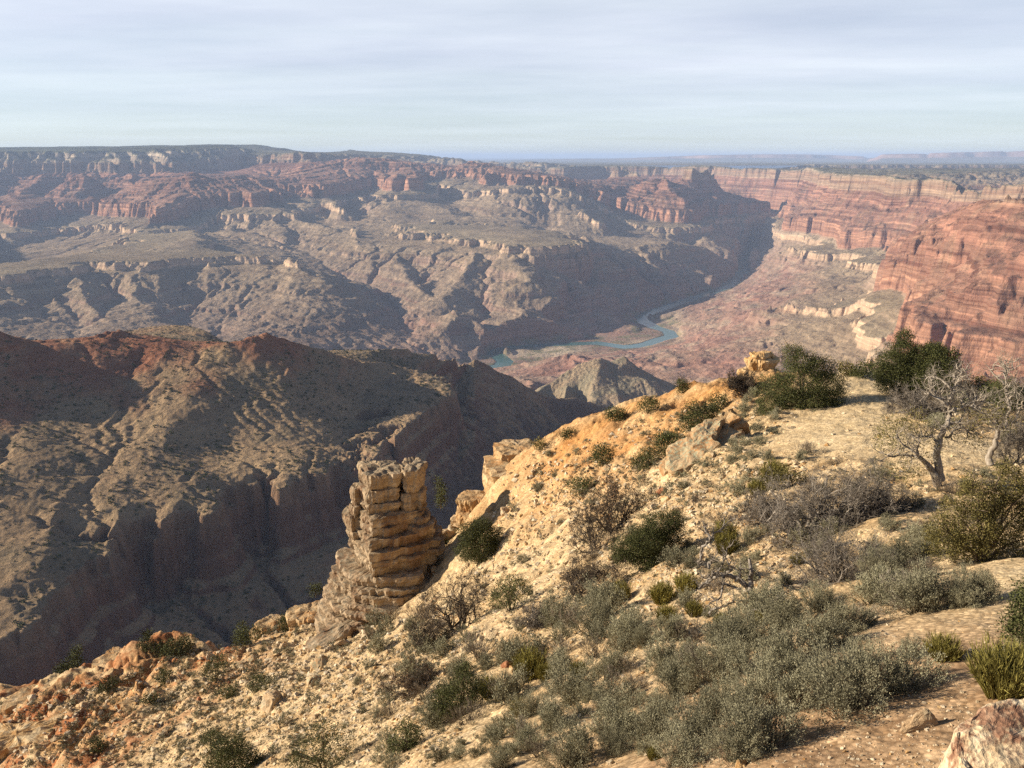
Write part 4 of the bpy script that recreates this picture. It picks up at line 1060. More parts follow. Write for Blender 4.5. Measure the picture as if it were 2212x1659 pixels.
rk = b.ramp(b.noise(b.map(p, (.0004, .0004, .01)), 1, 5), [(0.35, (.30, .18, .14)), (0.65, (.42, .28, .22))])
b.color(b.mix(b.range(b.snormal_z(), 0.999, 0.95), g, rk))
plain = grid_mesh("plain", wx, PD, PZ, None, b.m)
tag(plain, kind='structure')
# ------------------------------------------------------------------ the rim slope in front
NEAR_PTS = [  # column, row, forward distance
    (1990, 1560, 5.6), (2150, 1300, 8.6), (2212, 1450, 6.0), (2400, 1400, 5.6), (1700, 1650, 5.0), (1400, 1650, 6.2), (1100, 1650, 8.5), (800, 1650, 13), (500, 1650, 22), (200, 1650, 38), (0, 1650, 50),
    (1700, 1450, 8), (1400, 1450, 11), (1100, 1400, 18), (900, 1400, 26), (700, 1420, 40), (520, 1450, 50), (300, 1460, 62), (100, 1490, 74), (-100, 1540, 84), (-150, 1650, 62),
    (2100, 1200, 13), (1800, 1200, 14.5), (1500, 1200, 20), (1200, 1200, 31), (1000, 1270, 42), (860, 1330, 50), (650, 1345, 58), (480, 1385, 72),
    (2100, 1000, 22), (1800, 1000, 24), (1500, 1000, 32), (1250, 1035, 45), (1060, 1085, 56),
    (1880, 850, 40), (1860, 812, 48), (1650, 850, 46), (1640, 795, 53), (1500, 850, 55), (1420, 872, 60), (1330, 908, 62), (1250, 932, 62), (1160, 962, 59), (1105, 968, 59),
    (2050, 880, 36), (2212, 900, 33), (2350, 900, 33), (1960, 840, 44), (2080, 846, 42), (2200, 850, 42), (2400, 870, 40), (2600, 1100, 18),
    (1600, 1300, 12.5), (1300, 1300, 19), (1150, 1500, 13), (900, 1530, 17.5), (600, 1540, 28), (350, 1550, 42), (1900, 1350, 8.6), (1950, 1100, 17.5), (1700, 920, 35)]
# beyond the edge the slope breaks off; plan points column, forward distance, height
EDGE_DROP = [(-150, 104, -92), (100, 94, -84), (300, 84, -75), (420, 88, -78), (520, 80, -72), (640, 74, -66), (760, 74, -60), (900, 72, -55), (1000, 74, -50), (1060, 78, -46), (1130, 76, -40), (1250, 80, -38), (1400, 78, -36), (1500, 74, -32), (1640, 70, -30), (1860, 66, -27), (2050, 60, -24), (2212, 60, -24), (2500, 60, -24),
    (-150, 135, -150), (300, 125, -140), (700, 118, -130), (1100, 118, -110), (1500, 115, -95), (1900, 112, -85), (2500, 112, -80)]
_q = [P(*a) for a in NEAR_PTS] + [pxd(*a) for a in EDGE_DROP]
_q += [(0, 1.0, -3.3), (3, 2.6, -3.35), (-4, 1.5, -5.2), (-9, 2, -9.5), (6, 1.5, -2.8), (-20, 3, -18), (12, 4, -3.2), (-40, 10, -36), (-70, 30, -58), (22, 12, -5.5), (40, 22, -8), (60, 40, -13), (14, 2, -3), (90, 60, -22), (-90, 60, -78), (-120, 90, -110)]
_q = np.array(_q)
def _tps(r2): return np.where(r2 > 0, 0.5 * r2 * np.log(np.maximum(r2, 1e-12)), 0)
_n = len(_q)
_A = np.zeros((_n + 3, _n + 3))
_d2 = (_q[:, None, 0] - _q[None, :, 0]) ** 2 + (_q[:, None, 1] - _q[None, :, 1]) ** 2
_A[:_n, :_n] = _tps(_d2) + np.eye(_n) * 12.0
_A[:_n, _n:] = np.c_[np.ones(_n), _q[:, :2]]
_A[_n:, :_n] = _A[:_n, _n:].T
_w = np.linalg.solve(_A, np.r_[_q[:, 2], 0, 0, 0])
def near_base(x, y):
    x = np.asarray(x, float); y = np.asarray(y, float)
    z = _w[_n] + _w[_n + 1] * x + _w[_n + 2] * y
    for k in range(_n):
        z = z + _w[k] * _tps((x - _q[k, 0]) ** 2 + (y - _q[k, 1]) ** 2)
    return z
def trail_mask(x, y):
    """the worn path: bottom right corner, then up to the white knoll"""
    path = [P(1500, 1720, 5.2), P(1850, 1560, 5.8), P(2050, 1450, 6.9), P(2170, 1310, 8.5), P(2330, 1230, 10.5)]
    path2 = [P(1860, 800, 50), P(1855, 850, 41), P(1840, 900, 35), P(1830, 960, 29), P(1960, 975, 26), P(2100, 985, 23.5)]
    d = np.full(np.shape(x), 1e9)
    for pp, r in ((path, 1.0), (path2, 2.3)):
        for a, b_ in zip(pp[:-1], pp[1:]):
            dx, dy = b_[0] - a[0], b_[1] - a[1]
            t = np.clip(((x - a[0]) * dx + (y - a[1]) * dy) / (dx * dx + dy * dy), 0, 1)
            d = np.minimum(d, np.hypot(x - a[0] - t * dx, y - a[1] - t * dy) / r)
    return d
def near_height(x, y):
    x = np.asarray(x, float); y = np.asarray(y, float)
    z = near_base(x, y)
    D = np.hypot(x, y)
    tr = np.clip(trail_mask(x, y) - 0.8, 0, 1)
    a = np.clip((D - 5) / 40, 0, 1)
    z = z + fbm(x / 2.6, y / 2.6, 4, 601) * (0.16 + 0.55 * a) * (0.25 + 0.75 * tr)
    z = z + fbm(x / 0.45, y / 0.45, 3, 611) * (0.035 + 0.10 * a) * (0.5 + 0.5 * tr)
    # rough ledges on the steep lower left
    lft = np.clip((-x - 12) / 14, 0, 1) * np.clip((D - 22) / 14, 0, 1)
    led = z / 2.6 + fbm(x / 9, y / 9, 3, 621) * 0.9
    fr = led - np.floor(led)
    step = np.clip((fr - 0.62) / 0.3, 0, 1) - fr
    z = z + lft * step * 1.5 + lft * (ridged(x / 5.5, y / 5.5, 4, 631, 0.55) - 1) * 0.9
    return z
_th = nonuniform([(-60, -33, 110), (-33, 33, 860), (33, 66, 130)])
_u = np.tan(np.radians(_th))
_D = np.concatenate([np.geomspace(0.35, 4, 60, endpoint=False), np.geomspace(4, 100, 760, endpoint=False), np.geomspace(100, 125, 20)])
_UU, _DD = np.meshgrid(_u, _D)
GX, GY = _UU * _DD, _DD
GZ = near_height(GX, GY)
_tr = trail_mask(GX, GY)
mtrail = np.clip(1.5 - _tr, 0, 1)
_o = soft_region([P(1250, 930, 62), P(1640, 770, 56), P(1720, 800, 49), P(1560, 900, 42), P(1450, 960, 40), P(1330, 1080, 38), P(1200, 1120, 44), P(1060, 1080, 58), P(1100, 965, 60)], GX, GY, 8)
_low = np.clip((-GX - 14) / 16, 0, 1)
morange = np.clip(_o * (0.75 + 0.8 * fbm(GX / 5, GY / 5, 3, 641)) + _low * np.clip(0.15 + 1.3 * fbm(GX / 8, GY / 8, 4, 645), 0, 1), 0, 1)
mbrown = np.clip((12 - np.hypot(GX, GY)) / 4, 0, 1) * np.clip(np.maximum(0.35 + 0.8 * fbm(GX / 1.5, GY / 1.5, 3, 651), 2.0 - _tr), 0, 1)
b = MB("rim_gravel", 0.95, 0.05)
p = b.pos(); tr = b.attr('mtrail'); og = b.attr('morange'); br = b.attr('mbrown')
n1 = b.noise(p, 0.55, 6, 0.65)
pale = b.ramp(n1, [(0.3, (.33, .23, .125)), (0.5, (.43, .325, .195)), (0.7, (.52, .42, .28))])
oran = b.ramp(n1, [(0.3, (.32, .15, .055)), (0.55, (.42, .235, .095)), (0.75, (.47, .32, .17))])
brow = b.ramp(b.noise(p, 2.2, 5, 0.6), [(0.3, (.235, .155, .095)), (0.55, (.335, .23, .14)), (0.75, (.45, .325, .205))])
col = b.mix(og, pale, oran)
rdm = b.math('MULTIPLY', b.attr('mred'), b.ramp(b.noise(p, 0.22, 6, 0.68), [(0.45, 0.0), (0.58, 1.0)]))
col = b.mix(rdm, col, b.ramp(n1, [(0.3, (.20, .075, .035)), (0.55, (.32, .135, .06)), (0.75, (.42, .24, .12))]))
col = b.mix(br, col, brow)
tcol = b.ramp(b.noise(p, 1.2, 5, 0.6), [(0.3, (.46, .355, .21)), (0.7, (.57, .46, .30))])
col = b.mix(b.math('MULTIPLY', tr, b.math('SUBTRACT', 1.0, br)), col, tcol)
# pebbles
v = b.new('ShaderNodeTexVoronoi'); v.inputs['Scale'].default_value = 16.0; b.l.new(p, v.inputs['Vector'])
pc = b.ramp(b.math('FRACT', b.math('MULTIPLY', v.outputs['Distance'], 1.0)), [(0.0, (1.25, 1.22, 1.18)), (0.55, (.92, .92, .92)), (0.8, (.62, .60, .58))])
v2 = b.new('ShaderNodeSeparateColor'); b.l.new(v.outputs['Color'], v2.inputs[0])
pc2 = b.ramp(v2.outputs[0], [(0.0, (.72, .66, .60)), (0.5, (1, 1, 1)), (0.85, (1.15, 1.15, 1.14)), (1.0, (1.45, 1.45, 1.45))])
col = b.mix(0.8, col, pc, 'MULTIPLY'); col = b.mix(0.85, col, pc2, 'MULTIPLY')
v3 = b.new('ShaderNodeTexVoronoi'); v3.inputs['Scale'].default_value = 3.2; b.l.new(p, v3.inputs['Vector'])
v4 = b.new('ShaderNodeSeparateColor'); b.l.new(v3.outputs['Color'], v4.inputs[0])
col = b.mix(b.math('MULTIPLY', 0.6, b.math('SUBTRACT', 1.0, tr)), col, b.ramp(v4.outputs[1], [(0.0, (.62, .58, .52)), (0.5, (1, 1, 1)), (1.0, (1.3, 1.28, 1.25))]), 'MULTIPLY')
b.color(col)
h = b.math('ADD', b.math('MULTIPLY', b.ramp(v.outputs['Distance'], [(0.0, 1.0), (0.6, 0.0)]), 0.35), b.noise(p, 5.0, 6, 0.7))
h = b.math('ADD', h, b.math('MULTIPLY', b.ramp(v3.outputs['Distance'], [(0.0, 1.0), (0.7, 0.0)]), 0.8))
b.bump(h, 0.5, 0.06)
ground = grid_mesh("ground", GX, GY, GZ, dict(mtrail=mtrail, morange=morange, mbrown=mbrown, mred=np.clip((-GX - 13) / 9, 0, 1)), b.m)
tag(ground, kind='structure')
# ------------------------------------------------------------------ plants: builders
RNG = np.random.RandomState(21)
_GU, _GD = GX[0] / GY[0], GY[:, 0]
def ground_at(px, py):
    """first point of the rim slope on the line of sight through (px, py)"""
    u = (px - 1106.0) / FPX / float(fwd(py))
    c = np.clip(np.searchsorted(_GU, u) - 1, 0, len(_GU) - 2)
    f = (u - _GU[c]) / (_GU[c + 1] - _GU[c])
    prof = GZ[:, c] * (1 - f) + GZ[:, c + 1] * f
    s = _GD * float(slope_t(py)) - prof
    s = np.where(_GD < 2.8, 1e3, s)
    k = np.nonzero(s <= 0)[0]
    if len(k) and k[0] > 0:
        i = int(k[0]); t = s[i - 1] / (s[i - 1] - s[i]) if s[i - 1] < 1e2 else 1.0
        D = _GD[i - 1] + (_GD[i] - _GD[i - 1]) * t; z = prof[i - 1] + (prof[i] - prof[i - 1]) * t
    else:
        i = int(np.argmin(np.abs(s))); D = _GD[i]; z = prof[i]
    return float(u * D), float(D), float(z)
def per_px(py, D):
    return D / float(fwd(py)) / FPX

def leaf_material(name, stops, var=0.25, hue=None):
    b = MB(name, 0.8, 0.12)
    tone = b.attr('tone')
    n = b.new('ShaderNodeObjectInfo')
    col = b.ramp(tone, stops)
    v = b.range(n.outputs['Random'], 0, 1, 1 - var, 1 + var)
    c = b.new('ShaderNodeCombineColor')
    for i in range(3): b.l.new(v, c.inputs[i])
    col = b.mix(1.0, col, c.outputs[0], 'MULTIPLY')
    b.color(col)
    return b.m
M_SAGE = leaf_material("sage_leaf", [(0.0, (.10, .08, .054)), (0.3, (.14, .126, .082)), (0.6, (.205, .196, .13)), (1.0, (.31, .295, .205))])
M_DRY = leaf_material("dry_twig", [(0.0, (.10, .08, .06)), (0.5, (.19, .155, .115)), (1.0, (.30, .26, .21))])
M_BROWN = leaf_material("brown_twig", [(0.0, (.10, .07, .05)), (0.5, (.20, .14, .09)), (1.0, (.30, .17, .09))])
M_BROOM = leaf_material("broom_stem", [(0.0, (.10, .08, .03)), (0.4, (.19, .165, .045)), (1.0, (.30, .27, .08))], 0.2)
M_JUN = leaf_material("juniper_leaf", [(0.0, (.028, .032, .014)), (0.4, (.06, .068, .026)), (0.75, (.095, .10, .038)), (1.0, (.15, .145, .06))], 0.15)
M_OLIVE = leaf_material("olive_leaf", [(0.0, (.045, .04, .016)), (0.4, (.11, .098, .034)), (0.75, (.165, .14, .05)), (0.96, (.21, .175, .07)), (1.0, (.32, .17, .06))], 0.12)
b = MB("juniper_bark", 0.9, 0.1); p = b.obj()
b.color(b.ramp(b.noise(b.map(p, (9, 9, 1.2)), 2.0, 5, 0.6), [(0.3, (.07, .05, .035)), (0.55, (.16, .12, .09)), (0.75, (.30, .26, .215))]))
b.bump(b.noise(b.map(p, (10, 10, 1.2)), 2.5, 4), 0.6, 0.03); M_BARK = b.m
b = MB("bleached_wood", 0.85, 0.12); p = b.obj()
b.color(b.ramp(b.noise(b.map(p, (8, 8, 1.5)), 2.2, 5, 0.6), [(0.3, (.13, .105, .08)), (0.5, (.26, .225, .185)), (0.7, (.40, .365, .32))]))
b.bump(b.noise(b.map(p, (10, 10, 1.4)), 2.5, 4), 0.5, 0.02); M_DEAD = b.m
b = MB("grey_wood", 0.9, 0.1); p = b.obj()
b.color(b.ramp(b.noise(b.map(p, (5, 5, 3)), 2.2, 5, 0.6), [(0.3, (.085, .07, .055)), (0.5, (.19, .165, .14)), (0.72, (.34, .31, .275))]))
M_GREY = b.m
b = MB("dark_wood", 0.9, 0.1); p = b.obj()
b.color(b.ramp(b.noise(b.map(p, (5, 5, 3)), 2.2, 5, 0.6), [(0.3, (.045, .035, .028)), (0.55, (.10, .08, .062)), (0.75, (.20, .17, .14))]))
M_DARK = b.m

class Soup:
    def __init__(self): self.v = []; self.f3 = []; self.f4 = []; self.t = []; self.n = 0
    def add(self, v, f, t):
        v = np.asarray(v, np.float32); f = np.asarray(f)
        (self.f4 if f.shape[1] == 4 else self.f3).append(f + self.n)
        self.v.append(v); self.t.append(np.broadcast_to(np.asarray(t, np.float32), (len(v),))); self.n += len(v)
    def mesh(self, name, mat, smooth=False):
        fs = ([np.concatenate(self.f4)] if self.f4 else []) + ([np.concatenate(self.f3)] if self.f3 else [])
        return soup_mesh(name, np.concatenate(self.v), fs, mat, smooth, dict(tone=np.concatenate(self.t)))

def tube(S, pts, rad, sides=5, tone=0.3):
    pts = np.asarray(pts, float); n = len(pts)
    tg = np.gradient(pts, axis=0); tg /= np.linalg.norm(tg, axis=1, keepdims=True) + 1e-9
    ref = np.array([0.3, 0.9, 0.2])
    a = np.cross(tg, ref); a /= np.linalg.norm(a, axis=1, keepdims=True) + 1e-9
    c = np.cross(tg, a)
    th = np.arange(sides) * 2 * np.pi / sides
    rad = np.broadcast_to(np.asarray(rad, float), (n,))
    v = pts[:, None] + rad[:, None, None] * (np.cos(th)[None, :, None] * a[:, None] + np.sin(th)[None, :, None] * c[:, None])
    i = np.arange(n - 1)[:, None] * sides; j = np.arange(sides)[None]
    jn = (j + 1) % sides
    f = np.stack([i + j, i + jn, i + sides + jn, i + sides + j], -1).reshape(-1, 4)
    S.add(v.reshape(-1, 3), f, tone)
def unit(v): return v / (np.linalg.norm(v, axis=-1, keepdims=True) + 1e-9)

def leaves(S, pos, dirs, size, width, rng, tone):
    """small two-sided blades: one rhomb each"""
    n = len(pos)
    side = unit(np.cross(dirs, rng.normal(size=(n, 3))))
    L = size * (0.7 + 0.6 * rng.rand(n))[:, None]; W = width * (0.7 + 0.6 * rng.rand(n))[:, None]
    v = np.stack([pos, pos + dirs * L * 0.5 + side * W, pos + dirs * L, pos + dirs * L * 0.5 - side * W], 1).reshape(-1, 3)
    f = np.arange(n * 4).reshape(n, 4)
    S.add(v, f, np.repeat(tone, 4))
def blades(S, p0, p1, w, rng, tone):
    """thin tapering stems as narrow triangles pairs (crossed)"""
    n = len(p0); d = unit(p1 - p0)
    for k in range(2):
        side = unit(np.cross(d, rng.normal(size=(n, 3)))) * np.broadcast_to(np.asarray(w), (n,))[:, None]
        v = np.stack([p0 - side, p0 + side, p1], 1).reshape(-1, 3)
        S.add(v, np.arange(n * 3).reshape(n, 3), np.repeat(tone, 3))

def sage_mesh(seed, stems=150, per=26, h=0.6, r=0.55, leaf=0.030, dry=0.0, mat=None):
    """a rounded clump about 1.1 m wide: many stems, grey leaves crowded on the outer part"""
    rng = np.random.RandomState(seed); S = Soup()
    nb = 7
    bc = np.c_[rng.normal(size=(nb, 2)) * r * 0.45, np.zeros(nb)]
    bs = 0.65 + 0.5 * rng.rand(nb)
    k = rng.randint(0, nb, stems)
    az = rng.rand(stems) * 2 * np.pi; el = np.arccos(rng.rand(stems) ** 0.75)
    d = np.c_[np.sin(el) * np.cos(az), np.sin(el) * np.sin(az), np.cos(el)]
    tip = bc[k] + d * np.array([r * 0.62, r * 0.62, h])[None] * (bs[k] * (0.8 + 0.3 * rng.rand(stems)))[:, None]
    tip[:, 2] = np.maximum(tip[:, 2], 0.06)
    base = np.c_[bc[k, :2] * 0.35 + rng.normal(size=(stems, 2)) * 0.05, np.full(stems, -0.08)]
    mid = (base + tip) / 2 + np.c_[rng.normal(size=(stems, 2)) * 0.05, rng.rand(stems) * 0.05]
    blades(S, base, mid, 0.008, rng, np.full(stems, 0.12) + 0.1 * rng.rand(stems))
    blades(S, mid - (tip - mid) * 0.05, tip, 0.005, rng, 0.15 + 0.25 * rng.rand(stems))
    if per:
        m = stems * per
        kk = np.repeat(np.arange(stems), per)
        t = 0.25 + 0.8 * rng.rand(m) ** 0.8
        pos = mid[kk] + (tip - mid)[kk] * t[:, None] + rng.normal(size=(m, 3)) * 0.028
        dd = unit(unit(tip - mid)[kk] + rng.normal(size=(m, 3)) * 0.55 + np.array([0, 0, 0.35]))
        hh = np.clip(pos[:, 2] / h, 0, 1)
        tone = np.clip(0.36 + 0.22 * np.repeat(rng.rand(stems), per) + 0.22 * rng.rand(m) + 0.12 * t, 0, 1)
        leaves(S, pos, dd, leaf, leaf * 0.22, rng, tone)
    if dry:
        m = int(dry); kk = rng.randint(0, stems, m)
        p0 = tip[kk] - (tip - mid)[kk] * 0.4 * rng.rand(m)[:, None]
        p1 = p0 + unit(unit(tip - mid)[kk] + rng.normal(size=(m, 3)) * 0.45 + np.array([0, 0, 0.5])) * (0.06 + 0.12 * rng.rand(m))[:, None]
        blades(S, p0, p1, 0.0032, rng, 0.6 + 0.4 * rng.rand(m))
    return S.mesh("sage_clump", mat or M_SAGE)
def broom_mesh(seed, n=520, h=0.6, r=0.32):
    """upright green-yellow stems, tufted"""
    rng = np.random.RandomState(seed); S = Soup()
    az = rng.rand(n) * 2 * np.pi; q = r * np.sqrt(rng.rand(n))
    base = np.c_[q * 0.45 * np.cos(az), q * 0.45 * np.sin(az), np.full(n, -0.05)]
    hh = h * (0.55 + 0.5 * rng.rand(n)) * (1 - 0.35 * (q / r) ** 2)
    tip = np.c_[q * np.cos(az) * 1.25, q * np.sin(az) * 1.25, hh] + rng.normal(size=(n, 3)) * 0.03
    blades(S, base, tip, 0.007, rng, 0.2 + 0.7 * rng.rand(n))
    m = n * 5; kk = rng.randint(0, n, m); t = 0.35 + 0.6 * rng.rand(m)
    p0 = base[kk] + (tip - base)[kk] * t[:, None]
    p1 = p0 + unit(unit(tip - base)[kk] + rng.normal(size=(m, 3)) * 0.28) * (0.05 + 0.10 * rng.rand(m))[:, None]
    blades(S, p0, p1, 0.006, rng, 0.35 + 0.65 * rng.rand(m))
    return S.mesh("broom_clump", M_BROOM)

def branch(S, p, d, L, r, depth, rng, wig=0.35, up=0.25, sides=6, tips=None, spread=0.75, tone=0.4, kids=(2, 4), shrink=0.66):
    n = max(4, int(4 + 5 * L / (L + 0.6)))
    pts = [np.array(p, float)]; dirs = []
    d = unit(np.array(d, float))
    for i in range(n):
        d = unit(d + rng.normal(size=3) * wig * 0.5 + np.array([0, 0, up * 0.25]))
        pts.append(pts[-1] + d * L / n); dirs.append(d)
    rr = np.linspace(r, r * 0.45, n + 1)
    tube(S, pts, rr, sides, tone)
    if depth <= 0:
        if tips is not None: tips.append((pts[-1], d, L))
        return
    k = rng.randint(kids[0], kids[1] + 1)
    for j in range(k):
        t = 0.35 + 0.65 * (j + rng.rand()) / k
        i = min(n - 1, int(t * n))
        nd = unit(dirs[i] + rng.normal(size=3) * spread + np.array([0, 0, up * 0.4]))
        branch(S, pts[i + 1], nd, L * shrink * (0.75 + 0.5 * rng.rand()), rr[i + 1] * 0.68, depth - 1, rng, wig, up, max(3, sides - 1), tips, spread, tone, kids, shrink)
    if tips is not None: tips.append((pts[-1], d, L))

def twig_spray(S, tips, rng, n=8, L=0.16, w=0.0035, tone=(0.4, 1.0)):
    P0 = np.array([t[0] for t in tips]); D0 = np.array([t[1] for t in tips])
    kk = np.repeat(np.arange(len(P0)), n); m = len(kk)
    p0 = P0[kk] + rng.normal(size=(m, 3)) * 0.03
    p1 = p0 + unit(D0[kk] + rng.normal(size=(m, 3)) * 0.75) * (L * (0.4 + 0.9 * rng.rand(m)))[:, None]
    blades(S, p0, p1, w, rng, tone[0] + (tone[1] - tone[0]) * rng.rand(m))

def crown_points(blobs, n, rng, shell=0.45):
    """points through the outer part of a set of overlapping lobes (cx, cy, cz, rx, ry, rz)"""
    bl = np.array(blobs, float)
    wgt = bl[:, 3] * bl[:, 4] + bl[:, 5] * bl[:, 3]; wgt /= wgt.sum()
    k = rng.choice(len(bl), n, p=wgt)
    d = unit(rng.normal(size=(n, 3)))
    rad = 1 - shell * rng.rand(n) ** 1.6
    # lumps: the surface is pushed in and out in patches
    lump = 0.16 * np.sin(d[:, 0] * 7 + k * 2.1) * np.sin(d[:, 1] * 6 + k) + 0.12 * np.sin(d[:, 2] * 9 + k * 1.7) + 0.10 * np.sin(d[:, 0] * 15 + d[:, 2] * 13 + k)
    rad = rad * (1 + lump)
    pos = bl[k, :3] + d * bl[k, 3:6] * rad[:, None]
    return pos, d, k, rad
def crown_mesh(seed, blobs, clumps, per, leaf, mat, name="crown", spread=1.0, gap=0.3):
    rng = np.random.RandomState(seed); S = Soup()
    pos, d, k, rad = crown_points(blobs, clumps, rng)
    keep = rng.rand(len(pos)) > gap * (0.5 + 0.5 * np.sin(pos[:, 0] * 5.1 / max(0.3, blobs[0][3]) + seed) * np.sin(pos[:, 2] * 6.3 / max(0.3, blobs[0][5]) + pos[:, 1] * 4.0))
    pos, d, rad = pos[keep], d[keep], rad[keep]
    m = len(pos) * per; kk = np.repeat(np.arange(len(pos)), per)
    pp = pos[kk] + rng.normal(size=(m, 3)) * leaf * 1.5 * spread
    dd = unit(d[kk] * 0.7 + rng.normal(size=(m, 3)) * 0.75 + np.array([0, 0, 0.35]))
    ct = rng.rand(len(pos))
    tone = np.clip(0.12 + 0.42 * ct[kk] + 0.40 * rng.rand(m), 0, 1)
    leaves(S, pp, dd, leaf, leaf * 0.30, rng, tone)
    return S.mesh(name, mat)
def trunk_mesh(seed, base, targets, r, mat, name="trunk"):
    """a short trunk and limbs that run out into the lobes of the crown"""
    rng = np.random.RandomState(seed); S = Soup()
    for i, t in enumerate(targets):
        t = np.array(t, float)
        p0 = np.array([0, 0, -0.25]); b1 = np.array(base, float) + rng.normal(size=3) * 0.03
        n = 9; s = np.linspace(0, 1, n)[:, None]
        mid = b1 * 0.9 + np.array([t[0] * 0.15, t[1] * 0.15, t[2] * 0.25])
        pts = (1 - s) ** 2 * p0 + 2 * s * (1 - s) * mid + s ** 2 * t + rng.normal(size=(n, 3)) * 0.02 * np.linalg.norm(t)
        pts[0] = p0 + rng.normal(size=3) * r * 0.3
        tube(S, pts, np.linspace(r * (1.0 if i == 0 else 0.75), r * 0.22, n), 7)
        for q in range(3):
            i0 = rng.randint(4, n)
            e = pts[i0] + unit(rng.normal(size=3) + np.array([0, 0, 0.3])) * np.linalg.norm(t) * 0.3
            tube(S, [pts[i0 - 1], (pts[i0] + e) / 2 + rng.normal(size=3) * 0.03, e], [r * 0.25, r * 0.14, r * 0.06], 4)
    return S.mesh(name, mat, True)

def empty(name, loc, rz=0.0, s=1.0):
    o = bpy.data.objects.new(name, None); link(o)
    o.location = loc; o.rotation_euler = (0, 0, rz); o.scale = (s, s, s); o.empty_display_size = 0.3
    return o
def part(name, me, parent):
    o = bpy.data.objects.new(name, me); link(o); o.parent = parent
    return o
def copy_tree(o, parent=None):
    c = o.copy(); link(c)
    if parent: c.parent = parent
    for ch in list(o.children): copy_tree(ch, c)
    return c
def make_tree(kind, loc, blobs, label, cat, group=None, leafmat=None, barkmat=None, leaf=0.09, clumps=1400, per=7, trunk_r=0.12, seed=1, gap=0.3, base=(0, 0, 0.3)):
    t = empty(kind, loc)
    part("trunk", trunk_mesh(seed, base, [(q[0] * 0.9, q[1] * 0.9, q[2]) for q in blobs], trunk_r, barkmat or M_BARK), t)
    part("crown", crown_mesh(seed, blobs, clumps, per, leaf, leafmat or M_JUN, gap=gap), t)
    tag(t, label, cat, group)
    return t
# ------------------------------------------------------------------ rocks: builders
def rock_material(name, lo, mid, hi, lichen=None, lich_amt=0.5, scale=1.0, stain=None, bed=0.0):
    b = MB(name, 0.92, 0.08); p = b.obj()
    n = b.noise(p, 1.6 * scale, 6, 0.65)
    col = b.ramp(n, [(0.3, lo), (0.5, mid), (0.7, hi)])
    if stain:
        col = b.mix(b.ramp(b.noise(b.map(p, (1, 1, .35)), 0.9 * scale, 5, 0.6), [(0.48, 0.0), (0.62, 0.85)]), col, stain)
    if bed:
        col = b.mix(bed, col, b.ramp(b.noise(b.map(p, (.25, .25, 4.5)), 1.0 * scale, 5, 0.7), [(0.3, (.55, .50, .46)), (0.5, (1, 1, 1)), (0.7, (1.3, 1.28, 1.25))]), 'MULTIPLY')
    if lichen:
        up = b.range(b.normal_z(), -0.2, 0.5)
        m = b.ramp(b.noise(p, 5.0 * scale, 5, 0.7), [(0.48, 0.0), (0.60, lich_amt)])
        col = b.mix(b.math('MULTIPLY', m, up), col, lichen)
    sp = b.ramp(b.noise(p, 14.0 * scale, 4, 0.7), [(0.3, (.72, .70, .68)), (0.5, (1, 1, 1)), (0.7, (1.2, 1.2, 1.2))])
    col = b.mix(0.8, col, sp, 'MULTIPLY')
    b.color(col)
    b.bump(b.math('ADD', b.noise(p, 4.0 * scale, 8, 0.7), b.math('MULTIPLY', b.voronoi(p, 3.0 * scale), 0.4)), 0.7, 0.12 / scale)
    return b.m
M_ROCK = rock_material("tan_limestone", (.30, .20, .115), (.43, .31, .19), (.54, .42, .29), (.25, .25, .19), 0.55)
M_PALE = rock_material("pale_limestone", (.40, .30, .19), (.53, .43, .30), (.66, .57, .44), (.34, .33, .26), 0.4)
M_LICH = rock_material("lichen_limestone", (.27, .18, .10), (.38, .27, .16), (.48, .36, .23), (.30, .315, .225), 0.9, 1.4, (.34, .18, .08))
M_ORANGE = rock_material("orange_rock", (.32, .175, .07), (.44, .28, .13), (.56, .42, .25), None, 0, 1.4, (.52, .42, .27))
M_RED = rock_material("red_rock", (.24, .095, .05), (.34, .16, .085), (.44, .27, .17))
M_PILLAR = rock_material("pillar_limestone", (.21, .15, .095), (.33, .25, .165), (.44, .355, .255), (.17, .155, .12), 0.85, 0.75, (.17, .10, .06), 0.9)
M_LEDGE = rock_material("ledge_limestone", (.31, .20, .10), (.45, .31, .17), (.56, .43, .28), (.27, .25, .18), 0.5, 0.6, (.38, .20, .08), 0.6)

